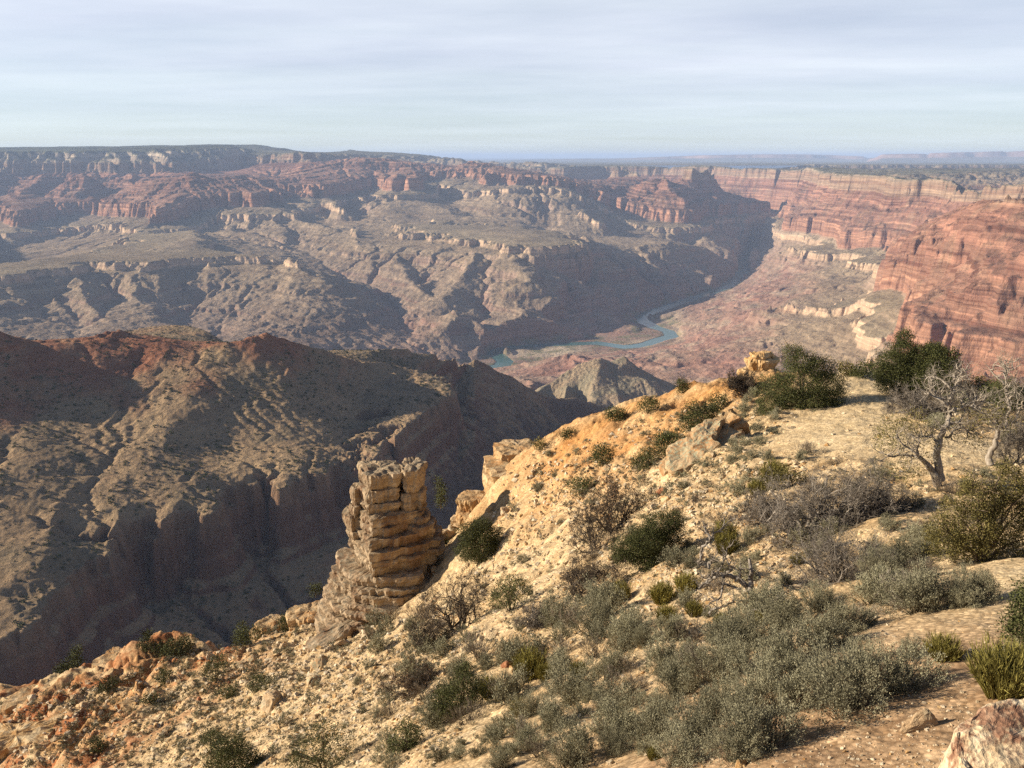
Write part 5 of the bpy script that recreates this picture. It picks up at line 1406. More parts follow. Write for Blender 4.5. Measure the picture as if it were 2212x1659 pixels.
def mesh_arrays(bm):
    bm.verts.ensure_lookup_table()
    return np.array([v.co[:] for v in bm.verts])
def boulder_mesh(seed, size=(1, .8, .6), n=13, sub=2, rough=0.05, mat=None, pts=None, name="boulder"):
    rng = np.random.RandomState(seed)
    if pts is None:
        q = unit(rng.normal(size=(n, 3))) * (0.75 + 0.35 * rng.rand(n))[:, None]
        pts = q * np.array(size) * 0.5
    bm = bmesh.new()
    for q in pts: bm.verts.new(tuple(map(float, q)))
    bmesh.ops.convex_hull(bm, input=bm.verts)
    bmesh.ops.delete(bm, geom=[v for v in bm.verts if not v.link_faces], context='VERTS')
    bmesh.ops.bevel(bm, geom=list(bm.edges), offset=0.035 * max(size), segments=1, affect='EDGES', profile=0.6)
    bmesh.ops.triangulate(bm, faces=bm.faces)
    for _ in range(sub):
        bmesh.ops.subdivide_edges(bm, edges=bm.edges, cuts=1, use_grid_fill=True)
        bmesh.ops.triangulate(bm, faces=bm.faces)
    bm.normal_update()
    s = max(size)
    co = mesh_arrays(bm)
    k = 3.2 / s
    d = fbm(co[:, 0] * k + seed, co[:, 1] * k + co[:, 2] * k * 1.3, 3, seed) * rough * s * 1.3 + fbm(co[:, 0] * k * 3 - co[:, 2] * k * 2.2, co[:, 1] * k * 3 + seed, 3, seed + 7) * rough * s * 0.6
    for v, e in zip(bm.verts, d): v.co += v.normal * float(e)
    me = bpy.data.meshes.new(name); bm.to_mesh(me); bm.free()
    if mat: me.materials.append(mat)
    return me

def resample(poly, n):
    poly = np.array(poly, float); q = np.vstack([poly, poly[:1]])
    d = np.concatenate([[0], np.cumsum(np.hypot(*np.diff(q, axis=0).T))])
    s = np.linspace(0, d[-1], n, endpoint=False)
    return np.c_[np.interp(s, d, q[:, 0]), np.interp(s, d, q[:, 1])]
def slab_layers(layers, seed=1, n=110, rough=0.10, cell=0.16, crack=0.0):
    """a stack of weathered beds: each (plan polygon, bottom, top, undercut) ; returns arrays"""
    V = []; F = []; off = 0
    for li, (poly, z0, z1, under) in enumerate(layers):
        c = resample(poly, n)
        for _ in range(1): c = (np.roll(c, 1, 0) + 2 * c + np.roll(c, -1, 0)) / 4
        cen = c.mean(0)
        tg = np.roll(c, -1, 0) - np.roll(c, 1, 0); nm = unit(np.c_[tg[:, 1], -tg[:, 0]])
        if ((c - cen) * nm).sum() < 0: nm = -nm
        m = max(3, int((z1 - z0) / cell) + 1)
        rings = []
        for k in range(m + 1):
            t = k / m; z = z0 + (z1 - z0) * t
            e = -under * (1 - t) ** 2 - 0.10 * max(0, t - 0.8) ** 2 * 25 * 0.35
            bandn = np.floor(perlin(np.full(n, z * 2.3 + seed), np.full(n, li * 3.7), seed + 3) * 4) / 4 * rough * 0.8
            s = np.arange(n) / n * 30
            dn = fbm(c[:, 0] * 0.9 + z * 0.15 + li * 9, c[:, 1] * 0.9 - z * 0.22, 4, seed + li) * rough * 2.0
            dn += (ridged(c[:, 0] * 2.2 + li * 3, c[:, 1] * 2.2, 2, seed + 20 + li) - 0.8) * rough * 0.8 + fbm(c[:, 0] * 4.1, c[:, 1] * 4.1 + z * 4.0, 3, seed + 40) * rough * 0.45
            blk = np.floor((c[:, 0] * 0.8 + c[:, 1] * 1.1 + li * 1.7) * 1.3 + 0.25 * z)
            dn += (_hash(blk.astype(np.int64), np.full(n, li + int(z * 1.1)), seed) / 65535.0 - 0.5) * rough * 1.1
            q = c + nm * (e + dn + bandn)[:, None]
            rings.append(np.c_[q, np.full(n, z) + fbm(c[:, 0] * 1.2 + li * 5, c[:, 1] * 1.2, 3, seed + 60) * rough * 0.9])
        top = rings[-1]
        cs = top[:, :2].copy()
        for _ in range(40): cs = (np.roll(cs, 1, 0) + cs + np.roll(cs, -1, 0)) / 3
        for f in (0.86, 0.66, 0.42, 0.18):
            g = max(0.0, (f - 0.5) / 0.5) * 0.6
            q = cen + ((top[:, :2] - cen) * g + (cs - cen) * (1 - g)) * f
            rings.append(np.c_[q, top[:, 2] * g + (1 - g) * top[:, 2].mean() + fbm(q[:, 0] * 1.3, q[:, 1] * 1.3, 4, seed + 80 + li) * rough * 1.6 + 0.04])
        R_ = np.array(rings); K = len(R_)
        v = R_.reshape(-1, 3)
        i = np.arange(K - 1)[:, None] * n; j = np.arange(n)[None]; jn = (j + 1) % n
        f = np.stack([i + j, i + jn, i + n + jn, i + n + j], -1).reshape(-1, 4) + off
        V.append(v); F.append(f); off += len(v)
        V.append(np.array([[cen[0], cen[1], float(R_[-1][:, 2].mean())]]))
        last = (K - 1) * n + off - len(v)
        tri = np.stack([last + np.arange(n), last + (np.arange(n) + 1) % n, np.full(n, off), np.full(n, off)], -1)
        F.append(tri[:, :4]); off += 1
    return np.concatenate(V), F
def slab_mesh(name, layers, mat, **k):
    v, F = slab_layers(layers, **k)
    quads = [f for f in F if not (f[:, 2] == f[:, 3]).any()]
    tris = [f[:, :3] for f in F if (f[:, 2] == f[:, 3]).any()]
    me = soup_mesh(name, v, [np.concatenate(quads), np.concatenate(tris)], mat, False)
    return me
# ------------------------------------------------------------------ the rock pillar
def px3(px, py, D): return np.array(ptd(px, py, D))
PD_ = 53.0
pc = px3(840, 1212, PD_)                       # foot of its main block
pil = empty("rock_pillar", tuple(pc))
tag(pil, "tall stacked pillar of tan limestone beds standing at the edge of the slope", "rock pillar")
def sc(poly, f, dx=0, dy=0): return [(x * f + dx, y * f + dy) for x, y in poly]
plan = [(-2.5, 1.5), (-2.35, 0.2), (-1.6, -1.1), (-0.75, -2.35), (0.6, -1.85), (2.0, -1.05), (2.9, -0.3), (2.9, 1.3), (1.2, 2.2), (-1.0, 2.2)]
low = [(-4.0, 1.8), (-4.1, 0.2), (-3.3, -1.4), (-2.0, -2.7), (-0.4, -3.3), (1.4, -3.2), (3.0, -2.4), (3.4, 0.5), (2.0, 3.0), (-1.5, 3.0)]
part("base_ledges", slab_mesh("base_ledges", [
    (sc(low, 1.14, -0.6, -0.5), -5.4, -4.2, 0.1), (sc(low, 1.10, -0.5, -0.4), -4.2, -3.4, 0.25), (sc(low, 1.08, -0.4, -0.3), -3.4, -2.9, 0.12), (sc(low, 1.03, -0.32, -0.2), -2.9, -2.2, 0.25), (sc(low, 1.0, -0.25, -0.1), -2.2, -1.75, 0.1),
    (sc(low, 0.95, -0.18, 0.0), -1.75, -1.1, 0.25), (sc(low, 0.92, -0.12, 0.1), -1.1, -0.7, 0.1), (sc(low, 0.87, -0.1, 0.15), -0.7, 0.1, 0.2)], M_PILLAR, seed=4, rough=0.15, n=150), pil)
part("lower_block", slab_mesh("lower_block", [
    (sc(plan, 1.10, 0.12), 0.0, 0.75, 0.2), (sc(plan, 1.2, 0.2), 0.75, 1.25, 0.2), (sc(plan, 1.16, 0.18), 1.25, 1.85, 0.15), (sc(plan, 1.06, 0.08), 1.83, 2.6, 0.22)], M_PILLAR, seed=11, rough=0.15, n=150), pil)
part("middle_block", slab_mesh("middle_block", [
    (sc(plan, 0.92, -0.06), 2.55, 3.3, 0.12), (sc(plan, 0.89, -0.06), 3.28, 3.98, 0.22)], M_PILLAR, seed=17, rough=0.15, n=140), pil)
head = [(-1.85, 1.4), (-1.85, -0.1), (-0.95, -1.75), (1.15, -1.1), (1.3, 0.6), (0.4, 1.6)]
part("head_block", slab_mesh("head_block", [
    (sc(head, 0.95, -0.06), 3.9, 4.75, 0.15), (sc(head, 0.92, -0.05), 4.75, 5.6, 0.1), (sc(head, 0.94, -0.06), 5.6, 6.7, 0.25)], M_PILLAR, seed=23, rough=0.15), pil)
capb = [(1.12, 1.4), (1.12, -0.75), (1.5, -1.15), (2.5, -0.6), (2.65, 0.7), (1.9, 1.6)]
part("split_block", slab_mesh("split_block", [(sc(capb, 0.96, 0.02), 2.6, 3.9, 0.05), (capb, 3.9, 5.2, 0.15), (sc(capb, 1.03, -0.06), 5.2, 6.85, 0.2)], M_PILLAR, seed=31, rough=0.15, n=90), pil)
sl = [(-2.35, 0.9), (-2.45, -0.2), (-2.0, -0.75), (-1.62, -0.35), (-1.62, 0.8)]
part("leaning_sliver", slab_mesh("leaning_sliver", [(sc(sl, 1.0), 3.0, 4.2, 0.05), (sc(sl, 0.92, -0.12), 4.2, 5.35, 0.1)], M_PILLAR, seed=37, rough=0.11, n=64), pil)
sh = [(-2.9, 1.2), (-3.0, -0.1), (-2.3, -0.9), (-1.7, -0.6), (-1.7, 1.0)]
part("shoulder_block", slab_mesh("shoulder_block", [(sc(sh, 0.9, -0.1), 1.7, 2.4, 0.3), (sh, 2.4, 3.5, 0.2)], M_PILLAR, seed=41, rough=0.12, n=64), pil)
ra = [(1.5, 0.6), (1.5, -1.0), (2.3, -1.4), (3.1, -0.8), (3.1, 0.6)]
part("side_block", slab_mesh("side_block", [(ra, 2.3, 3.0, 0.2), (sc(ra, .8, .4), 3.0, 3.5, 0.15)], M_PILLAR, seed=43, rough=0.12, n=64), pil)

# ------------------------------------------------------------------ ledges and big rocks
def outcrop(name, px, py, D, layers, mat, label, cat, rz=0.0, tilt=(0, 0), seed=1, n=90, rough=0.12, dz=0.0, group=None):
    o = bpy.data.objects.new(name, slab_mesh(name, layers, mat, seed=seed, n=n, rough=rough)); link(o)
    p = px3(px, py, D); o.location = (p[0], p[1], p[2] + dz); o.rotation_euler = (tilt[0], tilt[1], rz)
    tag(o, label, cat, group); return o
def rect(w, d, sk=0.15, seed=0):
    r = np.random.RandomState(seed); k = lambda: (r.rand() - 0.5) * sk * 2
    return [(-w / 2 + k(), -d / 2 + k()), (k(), -d / 2 - .1 * d + k()), (w / 2 + k(), -d / 2 + k()), (w / 2 + .08 * w + k(), k()), (w / 2 + k(), d / 2 + k()), (k(), d / 2 + k()), (-w / 2 + k(), d / 2 + k()), (-w / 2 - .08 * w + k(), k())]
outcrop("rock_ledge", 1125, 1035, 58.5, [(rect(4.4, 4, .3, 1), -3.0, -1.3, .1), (rect(4.3, 3.6, .3, 2), -1.3, 0.5, .3), (rect(4.6, 3.8, .3, 3), 0.5, 1.0, .1)], M_LEDGE, "brown overhanging limestone ledge with vertical cracks at the slope edge", "ledge", 0.15, seed=61)
outcrop("rock_ledge", 1118, 975, 61, [(rect(4.4, 4, .3, 4), -2.6, -0.9, .2), (rect(3.2, 3.4, .3, 5), -0.9, 0.35, .2)], M_LEDGE, "pale stepped ledge forming the corner of the slope skyline", "ledge", 0.3, seed=67)
outcrop("rock_ledge", 1030, 1085, 57.5, [(rect(2.8, 2.4, .3, 6), -1.6, -0.5, .2), (rect(2.2, 2, .25, 7), -0.5, 0.5, .25)], M_LEDGE, "rounded brown ledge left of the cracked overhanging ledge", "ledge", -0.2, seed=71)
outcrop("lichen_ledge", 1490, 990, 33, [(rect(2.2, 1.5, .3, 8), -0.8, 0.1, .1), (rect(2.3, 1.4, .3, 9), 0.1, 0.45, .15)], M_LICH, "sloping lichen-covered slab ledge in the middle of the slope", "ledge", 0.55, (0.0, -0.36), seed=73, rough=0.11)
outcrop("lichen_ledge", 1535, 950, 34, [(rect(2.0, 1.4, .3, 33), -0.7, 0.1, .1), (rect(1.9, 1.2, .3, 34), 0.1, 0.5, .2)], M_LICH, "broken middle block of the sloping lichen ledge", "ledge", 0.7, (0.0, -0.3), seed=77, rough=0.12)
outcrop("lichen_ledge", 1572, 922, 35, [(rect(1.3, 1.0, .3, 10), -0.6, 0.1, .1), (rect(1.2, 0.9, .3, 11), 0.1, 0.35, .15)], M_LEDGE, "upper tan slab continuing the sloping ledge below the crest", "ledge", 0.5, (0.0, -0.32), seed=79, rough=0.12)
outcrop("long_slab", 755, 1368, 50, [(rect(4.6, 1.5, .2, 12), -1.3, 0.2, .12), (rect(4.7, 1.5, .2, 13), 0.2, 0.75, .15)], M_PILLAR, "long pale tilted slab below the layered rock pillar", "slab", 0.62, (0.0, -0.30), seed=83)
outcrop("rock_ledge", 668, 1340, 57.5, [(rect(2.9, 2.6, .3, 14), -3.6, -1.6, .1), (rect(2.9, 2.6, .3, 15), -1.6, 0.2, .35), (rect(2.6, 2.4, .3, 16), 0.2, 0.9, .1)], M_LEDGE, "orange undercut rock block left of the long pale slab", "ledge", 0.1, seed=89)
outcrop("rock_ledge", 590, 1355, 61, [(rect(2.6, 2, .3, 17), -1.4, 0.0, .2), (rect(2.2, 1.8, .3, 18), 0.0, 0.6, .2)], M_LEDGE, "low tan ledge on the skyline left of the undercut block", "ledge", 0.4, seed=97)
outcrop("rock_ledge", 265, 1440, 66, [(rect(5.2, 3.4, .5, 19), -2.6, -0.8, .2), (rect(4.4, 3, .5, 20), -0.8, 0.7, .35)], M_LEDGE, "red-brown ragged ledge on the lower left skyline", "ledge", -0.1, seed=101, rough=0.14)
outcrop("rock_ledge", 110, 1510, 66, [(rect(7, 3.6, .6, 21), -2.6, -1.0, .2), (rect(6, 3, .6, 22), -1.0, 0.5, .4)], M_LEDGE, "long crumbling ledge at the far lower left edge", "ledge", 0.25, seed=103, rough=0.14)
outcrop("rock_ledge", 210, 1560, 56, [(rect(6.0, 2.8, .5, 23), -2.4, -0.6, .2), (rect(6.2, 2.6, .5, 24), -0.6, 0.7, .5)], M_LEDGE, "yellow overhanging ledge above the red hollow at lower left", "ledge", 0.35, seed=107, rough=0.14)
outcrop("rock_ledge", 40, 1600, 52, [(rect(4, 3, .4, 25), -2.4, -0.4, .3), (rect(4.2, 2.8, .4, 26), -0.4, 0.5, .3)], M_ORANGE, "deep orange ledge touching the left border of the picture", "ledge", 0.2, seed=109, rough=0.14)
outcrop("rock_ledge", 310, 1640, 40, [(rect(2.8, 1.8, .3, 27), -1.5, -0.2, .2), (rect(2.6, 1.6, .3, 28), -0.2, 0.5, .3)], M_LEDGE, "pale orange rocky rib near the bottom edge left of the dark juniper", "ledge", 0.7, seed=113, rough=0.13)
outcrop("rock_ledge", 300, 1530, 50, [(rect(2.4, 1.8, .3, 29), -1.6, -0.2, .2), (rect(2.2, 1.6, .3, 30), -0.2, 0.5, .3)], M_LEDGE, "knobbly pale rib in the middle of the lower left slope", "ledge", 0.9, seed=127, rough=0.13)
o = outcrop("orange_knob", 1640, 800, 52.5, [([(-1.25, .5), (-1.2, -.5), (-.3, -.85), (.8, -.7), (1.25, 0), (.9, .9), (-.4, 1)], -1.1, 0.0, .1), ([(-.95, .5), (-.9, -.35), (-.1, -.7), (.85, -.5), (1.1, .1), (.7, .8)], 0.0, .75, .3), ([(-.5, .4), (-.45, -.3), (.2, -.5), (.8, -.2), (.6, .5)], .75, 1.1, .15)], M_ORANGE, "orange and cream rock knob at the left end of the crest", "rock", 0.2, seed=131, rough=0.17)
outcrop("white_ledge", 1858, 812, 48, [(rect(2.6, 1.8, .25, 31), -0.6, 0.05, .05), (rect(2.0, 1.2, .2, 32), 0.05, 0.22, .05)], M_PALE, "flat white limestone ledge at the end of the crest path", "ledge", 0.0, seed=137, rough=0.1)

def wedge(name, px, py, D, pts, mat, label, cat="rock", seed=1, size=1.0, sub=2, rough=0.035, rz=0.0, dz=0.0, group=None):
    me = boulder_mesh(seed, (size, size, size), sub=sub, rough=rough, mat=mat, pts=np.array(pts, float), name=name)
    o = link(bpy.data.objects.new(name, me)); p = px3(px, py, D)
    o.location = (p[0], p[1], p[2] + dz); o.rotation_euler = (0, 0, rz)
    return tag(o, label, cat, group)
gx, gy, gz = ground_at(1985, 1575)
k = per_px(1575, gy)
wedge("boulder", 1985, 1575, gy, [(-44 * k, -6 * k, -8 * k), (-40 * k, 8 * k, -8 * k), (42 * k, -10 * k, -8 * k), (46 * k, 16 * k, -8 * k), (-42 * k, -4 * k, 6 * k), (12 * k, 14 * k, 46 * k), (22 * k, 6 * k, 44 * k), (40 * k, -8 * k, 8 * k), (44 * k, 12 * k, 14 * k), (-30 * k, 10 * k, 16 * k), (14 * k, -8 * k, 26 * k)], M_ROCK, "angular tan rock lying alone on the brown gravel trail", "rock", 3, 90 * k)
b = MB("conglomerate", 0.92, 0.08); p = b.obj()
pal = b.ramp(b.noise(p, 9.0, 5, 0.65), [(0.3, (.42, .30, .18)), (0.5, (.56, .45, .30)), (0.7, (.66, .57, .43))])
redm = b.ramp(b.noise(p, 16.0, 6, 0.7), [(0.3, (.08, .035, .028)), (0.5, (.20, .095, .06)), (0.65, (.38, .24, .16)), (0.75, (.56, .46, .36))])
b.color(b.mix(b.ramp(b.noise(b.map(p, (1, 1, .8)), 5.5, 6, 0.68), [(0.46, 0.0), (0.56, 0.9)]), pal, redm))
vv = b.voronoi(p, 26.0)
b.bump(b.math('ADD', b.noise(p, 12.0, 7, 0.7), b.math('MULTIPLY', vv, 0.6)), 0.8, 0.03)
M_CONG = b.m
wedge("corner_boulder", 2188, 1668, 4.25, [(-.36, -.25, -.4), (-.38, .25, -.4), (.6, -.3, -.4), (.6, .4, -.4), (-.36, -.12, -.03), (-.28, .16, .08), (-.16, .30, .17), (.02, .38, .215), (.3, .42, .235), (.6, .40, .23), (.6, .0, .10), (.5, -.3, -.05), (.0, -.28, -.05), (-.1, .05, .12)], M_CONG, "large cream and red conglomerate boulder cut by the bottom right corner", "boulder", 5, 0.9, 3, 0.03)

BM = [boulder_mesh(100 + i, (1, .8, .62), n=12 + i % 5, sub=2, rough=0.045, mat=m) for i, m in enumerate([M_ROCK, M_PALE, M_LICH, M_ROCK, M_RED, M_PALE, M_ROCK, M_ORANGE])]
def boulder(px, py, wpx, kind, label, rz=None, sq=1.0, D=None, tilt=0.0):
    if D is None: x, y, z = ground_at(px, py)
    else: x, y, z = ptd(px, py, D)
    s = wpx * per_px(py, y)
    o = link(bpy.data.objects.new("boulder", BM[kind]))
    o.location = (x, y, z + 0.10 * s); o.scale = (s, s, s * sq)
    o.rotation_euler = (RNG.randn() * 0.15, tilt, RNG.rand() * 6.28 if rz is None else rz)
    return tag(o, label, "rock")
for a in [(985, 1095, 58, 0, "squat brown boulder perched right of the pillar top"), (1000, 1125, 62, 3, "tan boulder wedged between the pillar and the slope"), (968, 1108, 30, 0, "small knobbly rock balanced behind the tan boulder by the pillar"),
          (968, 1155, 70, 6, "pale angular boulder at the right foot of the pillar"), (1062, 1100, 42, 3, "grey-brown boulder below the rounded ledge"), (1090, 1110, 40, 0, "tan boulder under the cracked ledge"), (1010, 1085, 36, 0, "dark boulder at the left end of the ledges"),
          (585, 1525, 80, 3, "big split slab standing upright on the lower left slope"), (557, 1518, 50, 6, "triangular tan slab leaning left of the upright split slab"), (690, 1440, 55, 2, "pale green lichen boulder right of the upright split slab"), (680, 1475, 52, 2, "round lichen-grey boulder below the pale green boulder"),
          (800, 1375, 62, 5, "pale sloping boulder face under the long slab"), (775, 1415, 40, 2, "round grey boulder below the long slab"), (735, 1395, 40, 0, "brown block at the foot of the long slab"),
          (905, 1245, 44, 2, "pale green boulder at the foot of the pillar"), (940, 1232, 30, 2, "small green-white rock left of the round juniper by the pillar"), (880, 1275, 36, 5, "white boulder on the slope edge below the pillar"), (985, 1330, 40, 2, "slanting pale green slab in the middle of the stony slope"), (940, 1300, 34, 2, "grey lichen rock below the pillar among stones"),
          (1095, 1440, 34, 4, "red-orange upright rock beside the cone-shaped juniper"), (1108, 1450, 30, 7, "cream and orange rock touching the red upright rock"), (1440, 940, 22, 2, "pale lichen rock left of the lichen ledge"), (1560, 900, 28, 2, "lichen-grey rock above the lichen ledge"), (1310, 1015, 30, 2, "pale green rock on the orange slope"), (1290, 1045, 26, 2, "flat pale rock under the orange slope junipers"),
          (1430, 1065, 34, 4, "dark red rock in the pale stone slope"), (1440, 1085, 40, 7, "orange slab in the pale stone slope"), (1340, 1300, 20, 5, "small white rock by the broom tufts"), (1630, 1375, 34, 3, "brown rock half hidden in the sage"), (1637, 1347, 18, 5, "small pink-white stone sitting on the brown rock"),
          (1885, 1500, 30, 7, "orange stone at the foot of the large sage by the trail"), (1760, 1410, 16, 5, "small white stone between sage clumps near the trail"), (1815, 1377, 14, 5, "small pale stone on the gravel above the trail"), (1585, 1475, 34, 5, "rough white rock in a gap in the sage"), (1850, 1315, 36, 3, "flat brown rock at the near edge of the upper trail"),
          (1880, 1300, 40, 6, "tan rock step beside the upper trail"), (1925, 838, 26, 5, "white rock at the right edge of the crest path"), (1660, 1545, 16, 7, "orange stone among gravel under the sage"), (1600, 1655, 40, 7, "yellow rock lump at the bottom edge by the trail"), (1320, 1650, 34, 5, "cream rock lump at the bottom edge among sage"),
          (420, 1480, 26, 3, "brown stone block on the lower left slope"), (490, 1450, 24, 0, "tan stone below the lower skyline trees"), (520, 1440, 28, 2, "grey slab stone in the rock fall left of the undercut block"), (545, 1425, 30, 2, "leaning grey stone in the rock fall under the undercut block"), (505, 1465, 26, 0, "dark wedge stone at the foot of the rock fall"), (610, 1400, 30, 3, "brown block below the low tan ledge"),
          (395, 1455, 16, 5, "small round yellow stone on the lower left slope"), (430, 1512, 18, 4, "reddish cube stone on the red soil patch"), (445, 1540, 20, 7, "orange rock at the lower edge of the red soil"), (360, 1580, 26, 0, "tan block on the lower left rib")]:
    boulder(*a)
# ------------------------------------------------------------------ junipers and pinyons
def tree_px(kind, px, py, blobs, label, cat="juniper", D=None, group=None, mat=None, bark=None, seed=1, dens=1.0, gap=0.3, trunk=0.0, leafpx=3.6, depth=0.85):
    """blobs in picture units relative to the foot: (dx, dy up, rx, ry)"""
    if D is None: x, y, z = ground_at(px, py)
    else:
        x, y, z = ptd(px, py, D)
    k = per_px(py, y)
    rng = np.random.RandomState(seed)
    B = []
    area = 0
    for (dx, dy, rx, ry) in blobs:
        B.append((dx * k, (rng.rand() - 0.5) * rx * k * 0.7, dy * k * 1.04, rx * k, rx * k * depth, ry * k * 1.04)); area += rx * ry
    leafpx = leafpx * 0.82
    leaf = max(0.022, leafpx * k)
    n = int(min(9000, 0.62 * area * dens * (3.6 / leafpx) ** 2 * 0.55 + 70))
    r = max(0.03, trunk * k) if trunk else max(0.035, 0.05 * max(q[3] for q in B))
    return make_tree(kind, (x, y, z), B, label, cat, group, mat, bark, leaf, n, 7, r, seed, gap, (0, 0, 0.12 * B[0][2] + 0.1))

tree_px("juniper_tree", 1735, 882, [(-5, 52, 62, 44), (-58, 34, 44, 34), (45, 48, 42, 40), (-10, 96, 40, 22), (-32, 118, 26, 14), (34, 82, 34, 28), (-70, 8, 36, 18), (10, 20, 60, 22), (60, 22, 28, 22)], "wide dark green juniper with a lobed crown beside the white crest path", seed=3, trunk=5, dens=1.7, leafpx=3.0)
tree_px("pinyon_pine", 1938, 852, [(0, 30, 50, 32), (-8, 62, 42, 28), (0, 92, 30, 24), (4, 118, 17, 18), (-30, 44, 26, 22), (24, 64, 26, 24)], "tall pointed green pinyon on the crest right of the path", "pinyon", seed=5, dens=1.8, leafpx=3.0, gap=0.15)
tree_px("juniper_tree", 2010, 852, [(0, 46, 48, 42), (-14, 76, 34, 28), (16, 70, 34, 34), (0, 20, 52, 26), (-2, 92, 22, 14)], "round very dark juniper on the crest right of the pointed pinyon", seed=7, gap=0.08, dens=2.0, leafpx=3.0)
tree_px("juniper_tree", 1863, 808, [(0, 16, 22, 15), (-12, 8, 15, 10), (10, 18, 14, 12)], "small round green juniper at the far end of the crest path", seed=9)
tree_px("juniper_tree", 1828, 800, [(0, 14, 18, 12), (8, 8, 14, 9)], "small yellowish juniper between the wide juniper and the small round one", seed=10, mat=M_OLIVE)
tree_px("juniper_tree", 2100, 862, [(0, 22, 36, 22), (20, 14, 26, 18), (-24, 12, 24, 16), (12, 36, 16, 12)], "dim olive juniper on the crest behind the bleached dead branches", seed=12, mat=M_OLIVE)
tree_px("juniper_tree", 2172, 890, [(0, 30, 40, 28), (-24, 42, 26, 22), (26, 20, 26, 24), (-8, 58, 20, 14)], "blackish green juniper at the right border below the red cliffs", seed=14)
tree_px("juniper_tree", 2120, 1212, [(-30, 76, 52, 50), (-82, 40, 40, 34), (36, 90, 50, 56), (92, 60, 50, 60), (-34, 142, 34, 40), (34, 176, 30, 42), (-76, 108, 28, 36), (88, 136, 32, 52), (-112, 78, 20, 26), (0, 22, 70, 32), (4, 130, 30, 40), (60, 150, 26, 36), (-54, 172, 14, 26), (12, 206, 12, 22), (104, 186, 18, 26)], "large olive brown juniper bush filling the right edge", mat=M_OLIVE, seed=16, leafpx=4.2, gap=0.55, dens=1.3, depth=0.7)
tree_px("juniper_tree", 2222, 1395, [(0, 60, 46, 52), (-26, 36, 30, 34), (-10, 104, 34, 34), (20, 120, 30, 30)], "bright green juniper cut by the right border above the trail", seed=18, leafpx=5.5, gap=0.25)
tree_px("juniper_tree", 1408, 1222, [(0, 44, 46, 34), (-46, 34, 40, 26), (16, 84, 38, 32), (40, 62, 30, 40), (-20, 66, 40, 30), (44, 100, 20, 22), (-66, 22, 22, 18), (-10, 18, 52, 18)], "broad dark juniper leaning left in the middle of the stony slope", seed=20, trunk=5, gap=0.25, dens=1.6, leafpx=3.0)
tree_px("juniper_tree", 1036, 1214, [(0, 40, 38, 36), (-20, 64, 26, 24), (18, 56, 32, 30), (-24, 20, 28, 20), (34, 34, 22, 24), (4, 84, 20, 14)], "dense dark juniper standing close right of the rock pillar", seed=22, dens=1.5, leafpx=3.0)
tree_px("juniper_tree", 945, 1192, [(0, 14, 24, 14), (-20, 12, 18, 12), (14, 20, 14, 10)], "small dark shrubby juniper at the right foot of the pillar", seed=24)
tree_px("juniper_tree", 952, 1092, [(0, 14, 9, 14), (3, 34, 8, 14), (-3, 50, 6, 10)], "thin dark columnar juniper in the notch behind the pillar", D=60, seed=26)
tree_px("juniper_tree", 1102, 1318, [(0, 36, 38, 30), (-22, 22, 28, 22), (22, 48, 30, 22), (0, 60, 28, 16)], "loose grey-green juniper on the stony slope above the dark bare tree", seed=28, gap=0.6, dens=0.6)
tree_px("juniper_tree", 995, 1548, [(-10, 26, 50, 30), (8, 62, 40, 34), (12, 96, 24, 26), (14, 118, 13, 14), (-36, 34, 28, 30), (36, 50, 24, 24)], "cone-shaped green juniper low in the middle of the slope", seed=30, gap=0.4)
tree_px("juniper_tree", 876, 1622, [(0, 26, 34, 24), (-18, 14, 22, 16), (16, 40, 22, 20), (2, 58, 13, 16)], "small pointed juniper near the bottom edge left of the cone-shaped one", seed=32, gap=0.4, dens=0.8)
tree_px("juniper_tree", 510, 1678, [(0, 44, 50, 40), (-36, 34, 34, 30), (36, 34, 32, 28), (-8, 72, 36, 20), (62, 28, 20, 26)], "rounded very dark juniper cut by the bottom edge", seed=34, gap=0.15)
tree_px("juniper_tree", 700, 1668, [(-30, 40, 44, 36), (28, 50, 46, 36), (0, 84, 36, 24), (52, 24, 34, 26), (-54, 22, 30, 22)], "loose pale olive juniper near the bottom edge right of the very dark one", seed=36, gap=0.6, dens=0.55)
tree_px("juniper_tree", 318, 1404, [(0, 16, 15, 14), (2, 32, 10, 10)], "narrow olive juniper on the lower left skyline", seed=38)
tree_px("juniper_tree", 385, 1418, [(0, 20, 30, 20), (-18, 14, 18, 14), (16, 30, 18, 14)], "broad green juniper on the lower left skyline", seed=40)
tree_px("juniper_tree", 348, 1410, [(0, 12, 16, 12)], "low bright juniper between the two lower left skyline junipers", seed=41)
tree_px("juniper_tree", 523, 1382, [(0, 18, 18, 16), (2, 38, 10, 14)], "upright dark juniper on the skyline left of the low tan ledge", seed=42)
tree_px("juniper_tree", 552, 1376, [(0, 16, 20, 14), (8, 26, 12, 10)], "grey-green juniper touching the upright one on the lower skyline", seed=43, gap=0.6, dens=0.6)
tree_px("juniper_tree", 614, 1334, [(0, 16, 14, 16), (3, 30, 8, 8)], "small dark juniper left of the orange undercut block", seed=44)
tree_px("juniper_tree", 682, 1284, [(0, 10, 12, 10)], "tiny juniper on the edge left of the pillar base", D=60, seed=45)
tree_px("juniper_tree", 830, 1322, [(0, 18, 22, 22), (14, 36, 18, 16), (-10, 8, 16, 14), (24, 48, 12, 10)], "dark juniper in the gap between the pillar base and the slope", seed=46)
tree_px("juniper_tree", 166, 1446, [(0, 18, 15, 18), (4, 38, 9, 14)], "dim juniper rising behind the lower left skyline", D=82, seed=47)
tree_px("juniper_tree", 138, 1452, [(0, 10, 15, 10)], "dim low shrubby juniper behind the lower left skyline", D=82, seed=48)
